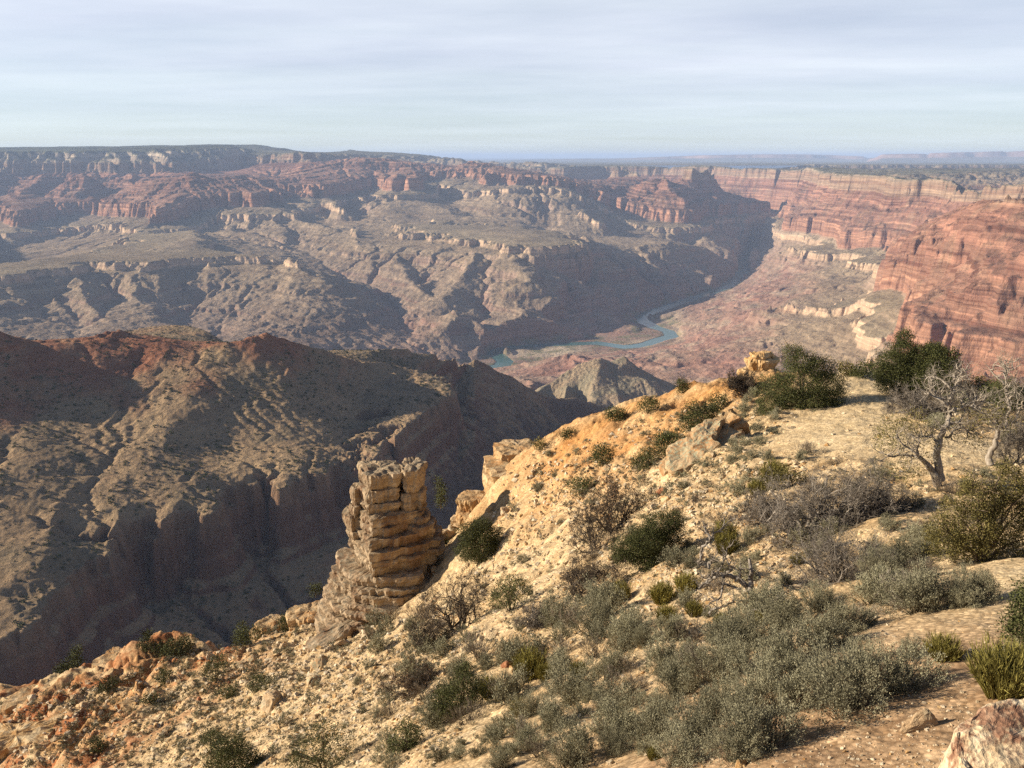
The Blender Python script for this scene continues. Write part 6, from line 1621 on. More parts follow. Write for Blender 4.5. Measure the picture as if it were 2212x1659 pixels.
tree_px("juniper_tree", 468, 1468, [(0, 26, 26, 22), (8, 46, 16, 14), (-14, 14, 16, 14)], "loose olive juniper on the lower left slope under the skyline trees", seed=49, gap=0.55, dens=0.6)
tree_px("juniper_tree", 562, 1490, [(0, 16, 25, 15), (14, 20, 14, 10)], "dark shrubby juniper above the upright split slab", seed=50)
tree_px("juniper_tree", 355, 1478, [(0, 12, 11, 14), (2, 28, 7, 10)], "small dark juniper on the lower left slope by the pale rib", seed=51)
tree_px("juniper_tree", 490, 1508, [(0, 10, 20, 11), (10, 14, 12, 8)], "spreading dark shrub on the red soil patch", "shrub", seed=52)
tree_px("juniper_tree", 235, 1490, [(0, 9, 24, 10), (-16, 8, 14, 8)], "dark mat of juniper on the yellow ledge at lower left", seed=53)
tree_px("juniper_tree", 320, 1520, [(0, 9, 14, 10), (14, 12, 10, 8)], "small dark juniper below the mat on the lower left ledge", seed=54)
tree_px("juniper_tree", 215, 1622, [(0, 14, 16, 14), (-6, 24, 10, 8)], "dark juniper growing in the shaded gully at lower left", seed=55)
tree_px("juniper_tree", 455, 1610, [(0, 14, 20, 14)], "small green juniper above the very dark one at the bottom edge", seed=56)
tree_px("juniper_tree", 1330, 908, [(0, 12, 22, 12), (-10, 18, 13, 9), (12, 16, 13, 9)], "small dark pinyon on the skyline above the dark canyon slope", "pinyon", seed=57)
tree_px("juniper_tree", 1400, 888, [(0, 12, 20, 12), (10, 18, 13, 9)], "dark round pinyon on the skyline at the left end of the orange slope", "pinyon", seed=58)
tree_px("juniper_tree", 1474, 850, [(0, 14, 15, 12), (-3, 24, 10, 8)], "small dark pinyon standing out on the skyline left of the orange knob", "pinyon", seed=59)
tree_px("juniper_tree", 1510, 930, [(0, 26, 32, 26), (-26, 20, 22, 18), (18, 42, 22, 18), (-14, 48, 16, 14), (26, 14, 18, 16)], "dark loose pinyon on the orange slope left of the lichen ledge", "pinyon", seed=60, gap=0.4)
tree_px("juniper_tree", 1550, 890, [(0, 16, 20, 16), (8, 28, 12, 10)], "olive pinyon above the lichen ledge", "pinyon", seed=61)
tree_px("juniper_tree", 1395, 1010, [(0, 20, 26, 20), (-18, 12, 18, 14), (14, 34, 18, 14)], "dark pinyon in the hollow left of the lichen ledge", "pinyon", seed=62, gap=0.35)
tree_px("juniper_tree", 1438, 985, [(0, 22, 22, 22), (16, 38, 18, 16), (-10, 38, 14, 14)], "tall dark pinyon touching the upper left end of the lichen ledge", "pinyon", seed=63, gap=0.35)
tree_px("juniper_tree", 1302, 1006, [(0, 22, 25, 18), (-8, 32, 16, 12)], "round grey-green juniper alone on the orange slope", seed=64)
tree_px("juniper_tree", 1252, 1070, [(0, 20, 26, 20), (14, 28, 18, 14)], "dim green juniper behind the brown bare bush", seed=65, gap=0.5)
tree_px("juniper_tree", 1065, 1042, [(0, 12, 10, 12), (3, 24, 7, 9)], "small dark juniper in the notch left of the cracked ledge", D=60, seed=66)
tree_px("juniper_tree", 1165, 968, [(0, 8, 14, 8)], "small round shrub on the pale stepped ledge", "shrub", seed=67, mat=M_OLIVE)
tree_px("juniper_tree", 1222, 945, [(0, 8, 14, 8), (8, 11, 8, 6)], "small dark pinyon on the skyline right of the pale stepped ledge", "pinyon", seed=68)
tree_px("juniper_tree", 1715, 1050, [(-40, 10, 24, 22), (-62, 0, 18, 26), (-20, 26, 20, 18), (10, 14, 20, 14)], "olive yellow juniper sprays behind the tangled grey dead bush", mat=M_OLIVE, seed=69, gap=0.45, leafpx=4)

# ------------------------------------------------------------------ dead and half-dead trees
def poly_tube(S, pts, D, r0, r1, sides=7, jit=0.0, rng=None, tone=0.5):
    P0 = np.array([px3(a, c, D) for a, c in pts])
    n = max(6, 4 * len(pts))
    t = np.linspace(0, len(pts) - 1, n)
    # smooth through the points
    q = np.stack([np.interp(t, np.arange(len(pts)), P0[:, i]) for i in range(3)], 1)
    for _ in range(2): q[1:-1] = (q[:-2] + 2 * q[1:-1] + q[2:]) / 4
    if rng is not None:
        w = np.cumsum(rng.normal(size=n)) * jit; q[:, 1] += w - w[0]
    tube(S, q, np.linspace(r0, r1, n), sides, tone)
    return q
def C1(*p): return [(1810.4 + .2315 * a, 713.2 + .2315 * c) for a, c in p]
def C2(*p): return [(1206.9 + .248 * a, 932.6 + .248 * c) for a, c in p]
def C3(*p): return [(1474.6 + .3333 * a, 713.2 + .3333 * c) for a, c in p]
def wood_tree(kind, px, py, trunk_lines, branch_lines, D, label, cat, mat, rT, rB, sprays=0, spray_len=0.3, seed=1, foliage=None, fmat=None, group=None, leafpx=3.4):
    rng = np.random.RandomState(seed); o0 = px3(px, py, D); k = per_px(py, D)
    t = empty(kind, (0, 0, 0)); t.location = tuple(o0)
    S = Soup()
    for l in trunk_lines: poly_tube(S, l, D, rT * k, rT * k * 0.5, 8, 0.03, rng)
    me = S.mesh("trunk", mat, True)
    S2 = Soup(); tips = []
    for l in branch_lines:
        q = poly_tube(S2, l, D + rng.normal() * 0.15, rB * k, rB * k * 0.3, 5, 0.06, rng)
        for i in range(2, len(q)):
            if sprays and rng.rand() < 0.8:
                d = unit(q[i] - q[i - 1] + rng.normal(size=3) * 0.0)
                branch(S2, q[i], unit(d + rng.normal(size=3) * 0.8), spray_len * k * (0.6 + rng.rand()), rB * k * 0.45, 1 if sprays < 2 else 2, rng, 0.5, 0.35, 4, tips, 0.8, 0.5, (2, 3))
    if tips: twig_spray(S2, tips, rng, 4, spray_len * k * 0.5, 0.30 * k)
    me2 = S2.mesh("branches", mat, True)
    for m in (me, me2):
        m.transform(Matrix.Translation(-Vector(o0)))
    part("trunk", me, t); part("branches", me2, t)
    if foliage:
        B = [(dx * k, rng.normal() * 0.2, dy * k, rx * k, rx * k * .8, ry * k) for dx, dy, rx, ry in foliage]
        a = sum(f[2] * f[3] for f in foliage)
        part("crown", crown_mesh(seed, B, int(a * 0.13) + 40, 7, leafpx * k, fmat or M_OLIVE, gap=0.75, spread=1.2), t)
    tag(t, label, cat, group); return t

gx, gy, gz = ground_at(2023, 1050)
wood_tree("half_dead_juniper", 2023, 1050, [C1((930, 1470), (890, 1330), (830, 1250), (740, 1170)), C1((960, 1400), (930, 1250), (910, 1120), (950, 1000), (1000, 900), (1050, 810))],
    [C1((1050, 810), (1020, 700), (1000, 640), (1040, 560), (1090, 470), (1130, 390), (1160, 340)), C1((1000, 640), (930, 640), (860, 610), (800, 570)), C1((1020, 700), (960, 660), (970, 600)), C1((1050, 800), (1090, 640), (1130, 560), (1140, 480)),
     C1((1050, 780), (1100, 730), (1160, 700), (1220, 690), (1300, 610)), C1((1170, 690), (1160, 600), (1180, 490)), C1((1180, 700), (1260, 720), (1320, 690)), C1((1030, 860), (990, 900), (940, 940)), C1((920, 1060), (890, 980), (800, 990), (740, 990)),
     C1((740, 1170), (650, 1090), (560, 1040), (500, 950)), C1((740, 1170), (700, 1050), (680, 940)), C1((760, 1190), (640, 1180), (540, 1200), (450, 1170)), C1((1090, 470), (1140, 420), (1200, 370)), C1((1060, 560), (1000, 470), (910, 490)), C1((1220, 690), (1260, 620), (1280, 560)), C1((910, 630), (900, 560), (890, 490)),
     C1((1000, 1000), (1100, 930), (1180, 930)), C1((1040, 870), (1120, 850), (1200, 940))],
    gy, "forked half-dead juniper with bleached branches above and olive sprays at left", "juniper", M_DEAD, 9, 3.2, 1, 22, 71, [(-95, 110, 46, 44), (-120, 120, 30, 34), (-35, 100, 26, 34), (-80, 45, 36, 26), (50, 150, 24, 22), (15, 118, 20, 20), (-70, 150, 30, 24), (60, 110, 26, 18)])
gx, gy, gz = ground_at(2140, 1006)
wood_tree("dead_juniper", 2140, 1006, [C1((1425, 1270), (1440, 1150), (1490, 1060), (1510, 940), (1490, 890))],
    [C1((1500, 910), (1600, 890), (1735, 850)), C1((1570, 880), (1600, 720), (1590, 640), (1555, 560), (1540, 460), (1570, 380)), C1((1590, 720), (1560, 660), (1540, 600)), C1((1640, 860), (1700, 720), (1735, 600)), C1((1490, 890), (1420, 860), (1380, 800)), C1((1550, 500), (1480, 420), (1490, 330)), C1((1560, 400), (1620, 350), (1640, 300)),
     C1((1560, 420), (1580, 360), (1570, 300)), C1((1600, 650), (1650, 560), (1640, 480)), C1((1500, 900), (1440, 800), (1460, 700)), C1((1690, 740), (1680, 650), (1735, 520))],
    gy, "dead juniper with a dark leaning trunk and bare branches near the right border", "dead tree", M_DEAD, 7.5, 2.6, 1, 20, 73, [(-25, 120, 30, 20), (-40, 100, 22, 18), (10, 100, 22, 16)])
gx, gy, gz = ground_at(1626, 1294)
wood_tree("dead_juniper", 1626, 1294, [C2((1695, 1460), (1660, 1370), (1600, 1330), (1520, 1290), (1450, 1260), (1370, 1300), (1280, 1390)), C2((1670, 1380), (1685, 1270), (1690, 1150))],
    [C2((1590, 1370), (1440, 1370), (1300, 1400), (1210, 1450)), C2((1450, 1260), (1500, 1180), (1450, 1100), (1430, 1040)), C2((1250, 1000), (1320, 930), (1420, 880), (1560, 830)), C2((1310, 1190), (1320, 1060), (1285, 980)), C2((1220, 1370), (1340, 1310), (1440, 1140), (1530, 1010)), C2((1440, 1270), (1330, 1250), (1240, 1270)), C2((1540, 1300), (1560, 1200), (1620, 1130)),
     C2((1310, 1590), (1450, 1490), (1600, 1480), (1740, 1520)), C2((1250, 1010), (1210, 1110), (1230, 1200)), C2((1320, 930), (1290, 860), (1250, 840))],
    gy, "twisted grey dead juniper with an upright stub in the middle right of the slope", "dead tree", M_GREY, 6.5, 3.2, 1, 14, 75)
gx, gy, gz = ground_at(1660, 1325)
wood_tree("fallen_log", 1660, 1325, [C2((1640, 1610), (1740, 1540), (1960, 1400))], [C2((1900, 1440), (1960, 1440), (2010, 1480))], gy, "pale fallen log lying among sage right of the twisted dead juniper", "log", M_DEAD, 5, 2, 0, 0, 77)
gx, gy, gz = ground_at(690, 1650)
wood_tree("fallen_log", 690, 1650, [[(630, 1625), (690, 1640), (760, 1668)]], [[(680, 1638), (700, 1615)], [(720, 1650), (760, 1650)]], gy, "dark fallen log at the bottom edge right of the very dark juniper", "log", M_DARK, 5, 2, 0, 0, 79)
gx, gy, gz = ground_at(1485, 1218)
def bare_tree(kind, px, py, wpx, hpx, label, cat, mat, seed, limbs=6, depth=3, tw=5, up=0.3, r=4.0, group=None, sprmat=None, spread=0.75):
    x, y, z = ground_at(px, py); k = per_px(py, y); rng = np.random.RandomState(seed)
    t = empty(kind, (x, y, z)); S = Soup(); tips = []
    S0 = Soup()
    for i in range(limbs):
        a = 2 * math.pi * (i + rng.rand() * 0.7) / limbs
        d = np.array([math.cos(a) * wpx / hpx * 0.9, math.sin(a) * 0.8, 0.75 + 0.5 * rng.rand()])
        L = 0.5 * math.hypot(wpx * 0.5 * abs(math.cos(a)), hpx) * k * (0.8 + 0.4 * rng.rand())
        n = 6; pts = [np.array([rng.normal() * 0.02, rng.normal() * 0.02, -0.15])]
        dd = unit(d)
        for q in range(n):
            dd = unit(dd + rng.normal(size=3) * 0.22); pts.append(pts[-1] + dd * L * 0.8 / n)
        tube(S0, pts, np.linspace(r * k, r * k * 0.5, n + 1), 6)
        for q in range(2, n + 1):
            branch(S, pts[q], unit(dd + rng.normal(size=3) * 0.8 + np.array([0, 0, up])), L * 0.62, r * k * 0.42, depth - 1, rng, 0.45, up, 4, tips, spread, 0.5, (2, 3), 0.68)
    twig_spray(S, tips, rng, tw + 3, 12 * k, 0.42 * k)
    part("trunk", S0.mesh("trunk", mat, True), t); part("branches", S.mesh("branches", mat), t)
    if sprmat:
        m = len(tips) * 5; kk = np.repeat(np.arange(len(tips)), 5)
        pp = np.array([q[0] for q in tips])[kk] + rng.normal(size=(m, 3)) * 4 * k
        S3 = Soup(); leaves(S3, pp, unit(rng.normal(size=(m, 3))), 4.0 * k, 1.0 * k, rng, rng.rand(m)); part("dry_leaves", S3.mesh("dry_leaves", sprmat), t)
    return tag(t, label, cat, group)
bare_tree("dead_shrub", 1738, 1145, 270, 170, "tangled grey dead bush with twisting limbs in the middle right", "dead bush", M_GREY, 81, 13, 3, 8, 0.3, 5.2)
bare_tree("dead_shrub", 1830, 1122, 250, 135, "low spreading grey dead bush joined to the tangled one on its right", "dead bush", M_GREY, 82, 13, 3, 8, 0.2, 4.6)
bare_tree("dead_shrub", 1660, 1130, 150, 90, "finely branched grey-brown dead bush left of the tangled one", "dead bush", M_GREY, 83, 11, 3, 8, 0.25, 3.4)
bare_tree("dead_shrub", 1812, 1255, 230, 150, "dense mound of bare grey twigs below the tangled dead bush", "dead bush", M_GREY, 84, 16, 3, 10, 0.35, 3.8)
bare_tree("dead_shrub", 1905, 1110, 120, 80, "grey twiggy bush between the tangled dead bush and the olive juniper", "dead bush", M_GREY, 85, 11, 3, 8, 0.25, 3.2)
bare_tree("dead_shrub", 2000, 1300, 130, 90, "pale bare twig bush beside the upper bend of the trail", "dead bush", M_DEAD, 86, 9, 3, 6, 0.3, 2.2)
bare_tree("dead_tree", 990, 1362, 150, 130, "dark bare tree with spreading branches on the middle slope", "dead tree", M_DARK, 87, 6, 4, 4, 0.3, 4.2)
bare_tree("dead_tree", 915, 1400, 110, 90, "smaller dark bare tree left of the spreading one", "dead tree", M_DARK, 88, 6, 3, 5, 0.3, 3.2)
bare_tree("dead_tree", 1275, 1290, 130, 100, "dark bare tree with low curved limbs below the broad leaning juniper", "dead tree", M_DARK, 89, 6, 4, 4, 0.25, 3.8)
bare_tree("dead_tree", 1325, 1148, 150, 130, "brown bare bush carrying dry orange leaves on the upper slope", "dead bush", M_DARK, 90, 7, 3, 6, 0.4, 3.0, None, M_BROWN)
bare_tree("dead_tree", 1290, 1190, 110, 110, "leafless fan of brown stems left of the broad leaning juniper", "dead bush", M_DARK, 91, 7, 3, 6, 0.5, 2.6)
bare_tree("dead_tree", 900, 1495, 140, 80, "rusty brown bare bush left of the cone-shaped juniper", "dead bush", M_DARK, 92, 8, 3, 6, 0.25, 2.6, None, M_BROWN)
bare_tree("dead_tree", 1165, 1345, 80, 60, "grey bare thicket right of the dark spreading tree", "dead bush", M_GREY, 93, 8, 3, 6, 0.3, 2.2)
bare_tree("dead_shrub", 2190, 1000, 110, 110, "pale leafless thicket at the right border under the dead juniper", "dead bush", M_GREY, 94, 8, 3, 7, 0.5, 2.2)
bare_tree("dead_shrub", 1985, 905, 90, 60, "grey twiggy bush behind the forked half-dead juniper", "dead bush", M_GREY, 95, 8, 3, 6, 0.3, 2.0)
bare_tree("dead_shrub", 1960, 890, 80, 55, "grey-brown bush under the crest junipers at the path edge", "dead bush", M_GREY, 96, 8, 3, 6, 0.3, 1.8)
bare_tree("dead_shrub", 1600, 850, 80, 55, "dark twiggy shrub below the orange knob", "dead bush", M_DARK, 97, 8, 3, 6, 0.3, 1.8)

# ------------------------------------------------------------------ sagebrush, dry brush and broom
SAGE_NEAR = [sage_mesh(200 + i, 230, 52, 0.62, 0.55, 0.026, 700) for i in range(4)]
SAGE_MID = [sage_mesh(220 + i, 130, 28, 0.60, 0.55, 0.040, 260) for i in range(4)]
SAGE_FAR = [sage_mesh(240 + i, 60, 9, 0.58, 0.55, 0.085, 0) for i in range(3)]
DRY_MID = [sage_mesh(260 + i, 170, 0, 0.58, 0.55, 0.04, 1500, M_DRY) for i in range(3)]
BROOM = [broom_mesh(280 + i) for i in range(3)]
LAND = [("the layered rock pillar", 850, 1150), ("the dense juniper by the pillar", 1036, 1175), ("the lone rock on the trail", 1985, 1560), ("the corner boulder", 2160, 1600), ("the large olive juniper", 2110, 1110),
        ("the forked half-dead juniper", 2020, 960), ("the wide juniper by the path", 1735, 830), ("the broad leaning juniper", 1400, 1170), ("the cone-shaped juniper", 995, 1490), ("the twisted dead juniper", 1600, 1250), ("the tangled dead bush", 1760, 1080),
        ("the lichen ledge", 1510, 960), ("the dark spreading bare tree", 990, 1320), ("the very dark bottom juniper", 510, 1630), ("the upright split slab", 585, 1505), ("the orange knob", 1640, 790), ("the cracked overhanging ledge", 1125, 1015), ("the long pale slab", 755, 1350), ("the round crest juniper", 2010, 800),
        ("the pale olive bottom juniper", 700, 1620), ("the low curved bare tree", 1275, 1260), ("the rusty bare bush", 900, 1465), ("the mound of bare twigs", 1812, 1210), ("the fallen pale log", 1660, 1310), ("the white crest ledge", 1858, 812), ("the yellow overhanging ledge", 210, 1550), ("the brown bare bush", 1325, 1090)]
ORD = ["nearest", "second", "third", "fourth", "fifth", "sixth", "seventh", "eighth", "ninth", "tenth", "eleventh", "twelfth", "thirteenth", "fourteenth", "fifteenth", "sixteenth", "seventeenth", "eighteenth", "nineteenth", "twentieth"]
SCATTER = []                                     # (object, px, py, width, adjective, noun)
MESHES = {'near': (SAGE_NEAR, "sagebrush"), 'mid': (SAGE_MID, "sagebrush"), 'far': (SAGE_FAR, "sagebrush"), 'dry': (DRY_MID, "dry_bush"), 'broom': (BROOM, "broom_shrub")}
TAKEN = []
def shrub(px, py, wpx, kind, hq=1.0):
    x, y, z = ground_at(px, py); k = per_px(py, y)
    ms, nm = MESHES[kind]
    o = link(bpy.data.objects.new(nm, ms[RNG.randint(len(ms))]))
    s = wpx * k / (1.12 if kind != 'broom' else 0.8)
    o.location = (x, y, z - 0.02); o.scale = (s, s, s * hq * (1.05 + 0.25 * RNG.rand())); o.rotation_euler = (0, 0, RNG.rand() * 6.28)
    SCATTER.append((o, px, py, wpx, nm)); TAKEN.append((x, y, s * 0.5))
for a in [(1640, 1615, 190), (1595, 1640, 120), (1700, 1535, 150), (1661, 1495, 130), (1851, 1525, 195), (1800, 1500, 120), (1935, 1488, 165), (1690, 1440, 150), (1765, 1398, 150), (1575, 1465, 130), (1525, 1560, 130), (1500, 1610, 140), (1805, 1368, 120), (1690, 1362, 140), (1640, 1330, 110), (1775, 1318, 90), (1895, 1300, 130), (1955, 1300, 110), (2008, 1318, 150),
          (2075, 1310, 100), (2125, 1296, 120), (1995, 1200, 70), (1950, 1220, 90), (1900, 1250, 90), (1560, 1410, 130), (1610, 1400, 120), (1470, 1500, 120), (1440, 1440, 110), (1510, 1440, 90), (2175, 1450, 110), (1850, 1440, 90), (1735, 1470, 110), (1400, 1610, 140), (1330, 1600, 130), (1460, 1655, 130), (1250, 1650, 130), (1610, 1560, 120), (1560, 1520, 110), (1960, 1420, 70)]:
    shrub(a[0], a[1], a[2], 'near')
for a in [(2038, 1424, 80), (2165, 1500, 150), (2215, 1480, 120), (1721, 1218, 34), (1568, 1195, 56), (1430, 1302, 62), (1482, 1282, 58), (1440, 1345, 50), (1564, 1172, 58), (1671, 1040, 60), (1633, 1068, 40), (1145, 1462, 84), (1060, 1506, 60), (1340, 1296, 50), (1415, 1640, 40), (1180, 1470, 50), (1700, 1330, 40), (1560, 1350, 40), (1120, 1545, 44), (1250, 1460, 46), (1640, 1350, 40), (1500, 1330, 44)]:
    shrub(a[0], a[1], a[2], 'broom')
def fill(n, box, wrange, kinds, gap=0.8, keep=lambda px, py: True):
    made = 0
    for _ in range(n * 14):
        if made >= n: break
        px = box[0] + RNG.rand() * (box[2] - box[0]); py = box[1] + RNG.rand() * (box[3] - box[1])
        if not keep(px, py): continue
        x, y, z = ground_at(px, py)
        if trail_mask(np.array([x]), np.array([y]))[0] < 1.15: continue
        if y > 90: continue
        w = wrange[0] + (wrange[1] - wrange[0]) * RNG.rand() ** 1.3
        r = w * per_px(py, y) * 0.5
        if any((x - a) ** 2 + (y - c) ** 2 < ((r + q) * gap) ** 2 for a, c, q in TAKEN): continue
        shrub(px, py, w, kinds[RNG.randint(len(kinds))]); made += 1
def below_edge(px, py, m=8):
    return py > m + np.interp(px, [0, 100, 330, 640, 760, 980, 1060, 1110, 1250, 1420, 1640, 1760, 1900, 2212], [1500, 1485, 1425, 1325, 1330, 1260, 1110, 975, 945, 890, 830, 880, 880, 880])
fill(34, (1080, 1320, 1600, 1659), (60, 125), ['near', 'near', 'mid', 'mid', 'dry'], 0.68)
fill(22, (820, 1400, 1300, 1659), (50, 100), ['near', 'mid', 'mid', 'dry'], 0.68)
fill(46, (820, 1330, 1420, 1659), (34, 84), ['mid', 'mid', 'dry', 'mid'], 0.75)
fill(40, (1450, 1150, 2000, 1400), (34, 80), ['mid', 'mid', 'dry'], 0.72, lambda a, c: c > 1180 or a > 1600)
fill(34, (1560, 890, 2212, 1180), (30, 64), ['mid', 'mid', 'dry'], 0.8, lambda a, c: not (1760 < a < 1900 and c < 985))
fill(24, (1930, 862, 2212, 1010), (30, 62), ['dry', 'mid', 'dry'], 0.7)
fill(10, (1880, 820, 2060, 880), (24, 44), ['dry', 'mid'], 0.7, lambda a, c: a > 1915)
fill(20, (1560, 850, 1900, 1000), (26, 50), ['mid'], 0.9, lambda a, c: not (1790 < a < 1930 and c < 960))
fill(40, (980, 1050, 1560, 1330), (14, 40), ['mid', 'far', 'dry', 'far'], 0.9, below_edge)
fill(34, (550, 1330, 1000, 1659), (14, 44), ['far', 'mid', 'far'], 0.85, below_edge)
fill(22, (0, 1420, 560, 1659), (12, 30), ['far'], 0.95, below_edge)
fill(26, (1150, 880, 1620, 1080), (14, 36), ['far', 'mid'], 0.9, below_edge)

NB = 0
for _ in range(3000):
    if NB >= 72: break
    a, c = ((560 + RNG.rand() * 950, 1010 + RNG.rand() * 640) if RNG.rand() < 0.55 else (20 + RNG.rand() * 760, 1400 + RNG.rand() * 250)) if RNG.rand() < 0.85 else (1150 + RNG.rand() * 600, 870 + RNG.rand() * 230)
    if not below_edge(a, c, 14): continue
    x, y, z = ground_at(a, c)
    w = 11 + 24 * RNG.rand() ** 2
    rad = w * per_px(c, y) * 0.5
    if any((x - t[0]) ** 2 + (y - t[1]) ** 2 < ((rad + t[2]) * 0.95) ** 2 for t in TAKEN): continue
    kk = int(RNG.choice([0, 1, 3, 5, 6, 2, 4 if a < 700 else 1]))
    o = boulder(a, c, w, kk, "pale stone", sq=0.85)
    SCATTER.append((o, a, c, w, ("tan_stone", "pale_stone", "lichen_stone", "tan_stone", "red_stone", "pale_stone", "tan_stone")[kk])); TAKEN.append((x, y, rad)); NB += 1
NOUN_K = ('sagebrush', 'dry_bush', 'broom_shrub')
print('SCATTER', len(SCATTER), {k: sum(1 for s in SCATTER if s[4] == k) for k in NOUN_K})
# one label for each: where it stands from the nearest thing a viewer can name
ADJ = {}
groups = {}
for i, (o, px, py, w, nm) in enumerate(SCATTER):
    best = min(LAND, key=lambda l: math.hypot(px - l[1], (py - l[2])))
    dx, dy = px - best[1], py - best[2]
    side = ("right of" if dx > 0 else "left of") if abs(dx) > abs(dy) else ("below" if dy > 0 else "above")
    groups.setdefault((best[0], side, nm), []).append((math.hypot(dx, dy), i))
NOUN = {"sagebrush": ("grey-green sagebrush", "sagebrush"), "dry_bush": ("dry brown twig bush", "bush"), "broom_shrub": ("yellow-green broom tuft", "shrub"),
        "tan_stone": ("angular tan stone", "rock"), "pale_stone": ("angular pale stone", "rock"), "lichen_stone": ("lichen-spotted stone", "rock"), "red_stone": ("dark red stone", "rock")}
GRP = {"sagebrush": "sagebrush clumps on the slope", "dry_bush": "dry twig bushes on the slope", "broom_shrub": "yellow-green broom tufts on the slope",
       "tan_stone": "loose stones on the slope", "pale_stone": "loose stones on the slope", "lichen_stone": "loose stones on the slope", "red_stone": "loose stones on the slope"}
for (ln, side, nm), lst in groups.items():
    lst.sort()
    for r, (_, i) in enumerate(lst):
        o = SCATTER[i][0]; w = SCATTER[i][3]
        size = ("broad" if w > 22 else "small") if nm.endswith("stone") else "large" if w > 110 else "medium" if w > 45 else "small"
        od = ORD[r] if r < len(ORD) else ORD[-1]
        if len(lst) == 1: lab = f"{size} {NOUN[nm][0]} {side} {ln}"
        else: lab = f"{size} {NOUN[nm][0]}, {od} {side} {ln}"
        tag(o, lab, NOUN[nm][1], GRP[nm])

# ------------------------------------------------------------------ what nobody could count: low scrub, stones, far shrubs
def merge_instances(name, protos, locs, scales, rots, mats, kindtag='stuff'):
    V = []; Fq = []; Ft = []; T = []; off = 0; MQ = []; MT = []
    data = []
    for me in protos:
        v = np.empty(len(me.vertices) * 3, np.float32); me.vertices.foreach_get('co', v); v = v.reshape(-1, 3)
        q = np.array([p.vertices[:] for p in me.polygons if len(p.vertices) == 4], int).reshape(-1, 4)
        t = np.array([p.vertices[:] for p in me.polygons if len(p.vertices) == 3], int).reshape(-1, 3)
        tone = np.zeros(len(v), np.float32)
        if 'tone' in me.attributes: me.attributes['tone'].data.foreach_get('value', tone)
        data.append((v, q, t, tone))
    for i in range(len(locs)):
        k = RNG.randint(len(data)); v, q, t, tone = data[k]
        c, s = math.cos(rots[i]), math.sin(rots[i])
        w = v * scales[i]
        w = np.c_[w[:, 0] * c - w[:, 1] * s, w[:, 0] * s + w[:, 1] * c, w[:, 2]] + locs[i]
        V.append(w); T.append(tone); mi = k % len(mats)
        if len(q): Fq.append(q + off); MQ.append(np.full(len(q), mi))
        if len(t): Ft.append(t + off); MT.append(np.full(len(t), mi))
        off += len(v)
    fs = ([np.concatenate(Fq)] if Fq else []) + ([np.concatenate(Ft)] if Ft else [])
    fm = np.concatenate(([np.concatenate(MQ)] if MQ else []) + ([np.concatenate(MT)] if MT else []))
    me = soup_mesh(name, np.concatenate(V), fs, None, False, dict(tone=np.concatenate(T)), mats, fm)
    return tag(link(bpy.data.objects.new(name, me)), kind=kindtag)
def scatter_px(n, boxes, keep=None):
    out = []
    for box, m in boxes:
        for _ in range(m):
            px = box[0] + RNG.rand() * (box[2] - box[0]); py = box[1] + RNG.rand() * (box[3] - box[1])
            if keep and not keep(px, py): continue
            x, y, z = ground_at(px, py)
            if y > 92: continue
            out.append((x, y, z, px, py))
    return out
TINY = [sage_mesh(300 + i, 26, 7, 0.55, 0.5, 0.13, 0) for i in range(3)]
pts = scatter_px(0, [((900, 1100, 1600, 1640), 900), ((350, 1340, 1000, 1659), 1100), ((0, 1430, 560, 1659), 800), ((1150, 880, 1650, 1100), 560), ((1500, 900, 2212, 1300), 560)], below_edge)
pts = [q for q in pts if trail_mask(np.array([q[0]]), np.array([q[1]]))[0] > 1.1 and all((q[0] - a) ** 2 + (q[1] - c) ** 2 > (r * 0.9) ** 2 for a, c, r in TAKEN)]
merge_instances("low_scrub", TINY, np.array([q[:3] for q in pts]), np.array([(5 + 16 * RNG.rand() ** 1.6) * per_px(q[4], q[1]) for q in pts]), RNG.rand(len(pts)) * 6.28, [M_SAGE])
def pebble_mesh(seed):
    rng = np.random.RandomState(seed)
    bm = bmesh.new()
    for q in unit(rng.normal(size=(9, 3))) * np.array([.5, .42, .3]): bm.verts.new(tuple(q))
    bmesh.ops.convex_hull(bm, input=bm.verts)
    bmesh.ops.delete(bm, geom=[v for v in bm.verts if not v.link_faces], context='VERTS')
    me = bpy.data.meshes.new("pebble"); bm.to_mesh(me); bm.free(); return me
PEB = [pebble_mesh(400 + i) for i in range(12)]
pts = scatter_px(0, [((1200, 1250, 2212, 1659), 6500), ((900, 1000, 1750, 1400), 9500), ((0, 1400, 950, 1659), 7000), ((1150, 860, 2212, 1100), 3600), ((1400, 1050, 1700, 1330), 4500), ((1450, 1500, 2100, 1659), 3500), ((560, 1330, 1000, 1600), 4200)], below_edge)
zz = np.array([q[:3] for q in pts])
siz = np.array([(2.6 + 15.0 * RNG.rand() ** 6) * per_px(q[4], q[1]) * (0.8 if q[1] < 9 else 1.0) for q in pts])
keepm = np.array([trail_mask(np.array([q[0]]), np.array([q[1]]))[0] > 1.0 or RNG.rand() < 0.45 for q in pts])
merge_instances("loose_stones", PEB, zz[keepm] + np.c_[np.zeros((keepm.sum(), 2)), siz[keepm] * 0.1], siz[keepm], RNG.rand(keepm.sum()) * 6.28, [M_ROCK, M_PALE, M_PALE, M_ROCK, M_ORANGE, M_PALE])
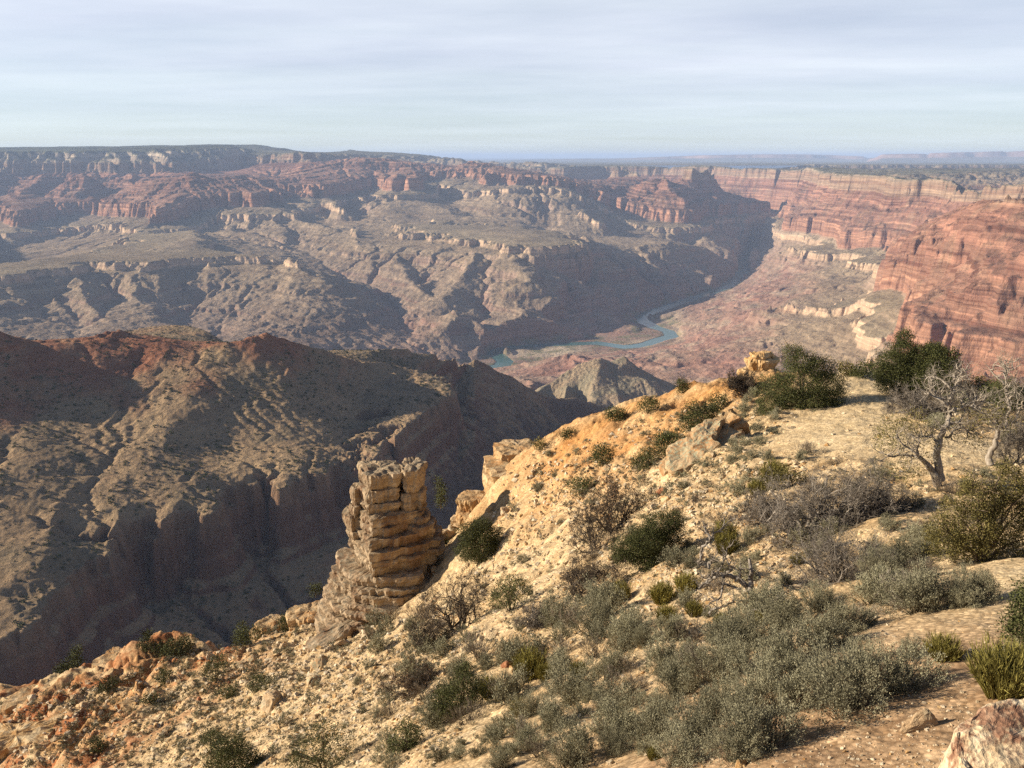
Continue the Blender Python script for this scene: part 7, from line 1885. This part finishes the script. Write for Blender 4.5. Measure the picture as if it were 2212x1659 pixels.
# scrub dotted over the nearer ridge
def far_bush(seed):
    rng = np.random.RandomState(seed); S = Soup(); m = 26
    d = unit(rng.normal(size=(m, 3))); d[:, 2] = np.abs(d[:, 2])
    pos = d * np.array([.42, .42, .5]) * (0.5 + 0.5 * rng.rand(m))[:, None]
    leaves(S, pos, unit(d + rng.normal(size=(m, 3)) * 0.8), 0.42, 0.16, rng, 0.1 + 0.6 * rng.rand(m))
    return S.mesh("far_bush", M_JUN)
FB = [far_bush(500 + i) for i in range(4)]
rr = np.random.RandomState(77)
n = 26000
D = 800 + 1900 * rr.rand(n) ** 0.8; a = np.tan(np.radians(-33 + 44 * rr.rand(n))); x = a * D
z, st = mid_height(x, D)
z2, _ = mid_height(x + 6, D); z3, _ = mid_height(x, D + 6)
g = np.hypot(z2 - z, z3 - z) / 6
ok = (g < 0.95) & (rr.rand(n) < np.clip(0.45 + 1.1 * fbm(x / 130, D / 130, 3, 801), 0.05, 1))
x, D, z = x[ok], D[ok], z[ok]
s = (2.0 + 4.4 * rr.rand(len(x)) ** 2.0)
merge_instances("ridge_scrub", FB, np.c_[x, D, z - 0.2], s, rr.rand(len(x)) * 6.28, [M_JUN])
# ------------------------------------------------------------------ the air between here and the far rim
def box_mesh(name, lo, hi):
    v = [(x, y, z) for z in (lo[2], hi[2]) for y in (lo[1], hi[1]) for x in (lo[0], hi[0])]
    f = [(0, 2, 3, 1), (4, 5, 7, 6), (0, 1, 5, 4), (2, 6, 7, 3), (0, 4, 6, 2), (1, 3, 7, 5)]
    me = bpy.data.meshes.new(name); me.from_pydata(v, [], f); me.update()
    return link(bpy.data.objects.new(name, me))
_zmin = min(float(a.min()) for a in (CZ, MZ, GZ, PZ, rz))
_zmax = max(float(a.max()) for a in (CZ, MZ, GZ, PZ))
haze = box_mesh("haze", (-230000, -3000, _zmin - 1.0), (230000, 185000, _zmax + 25.0))
tag(haze, kind='stuff')
hm = bpy.data.materials.new("haze_air"); hm.use_nodes = True
for n in list(hm.node_tree.nodes):
    if n.type != 'OUTPUT_MATERIAL': hm.node_tree.nodes.remove(n)
hv = hm.node_tree.nodes.new('ShaderNodeVolumePrincipled')
hv.inputs['Color'].default_value = (0.48, 0.65, 1.0, 1)
hv.inputs['Density'].default_value = 2.3e-5
hv.inputs['Anisotropy'].default_value = 0.0
hm.node_tree.links.new(hv.outputs[0], hm.node_tree.nodes['Material Output'].inputs['Volume'])
haze.data.materials.append(hm)
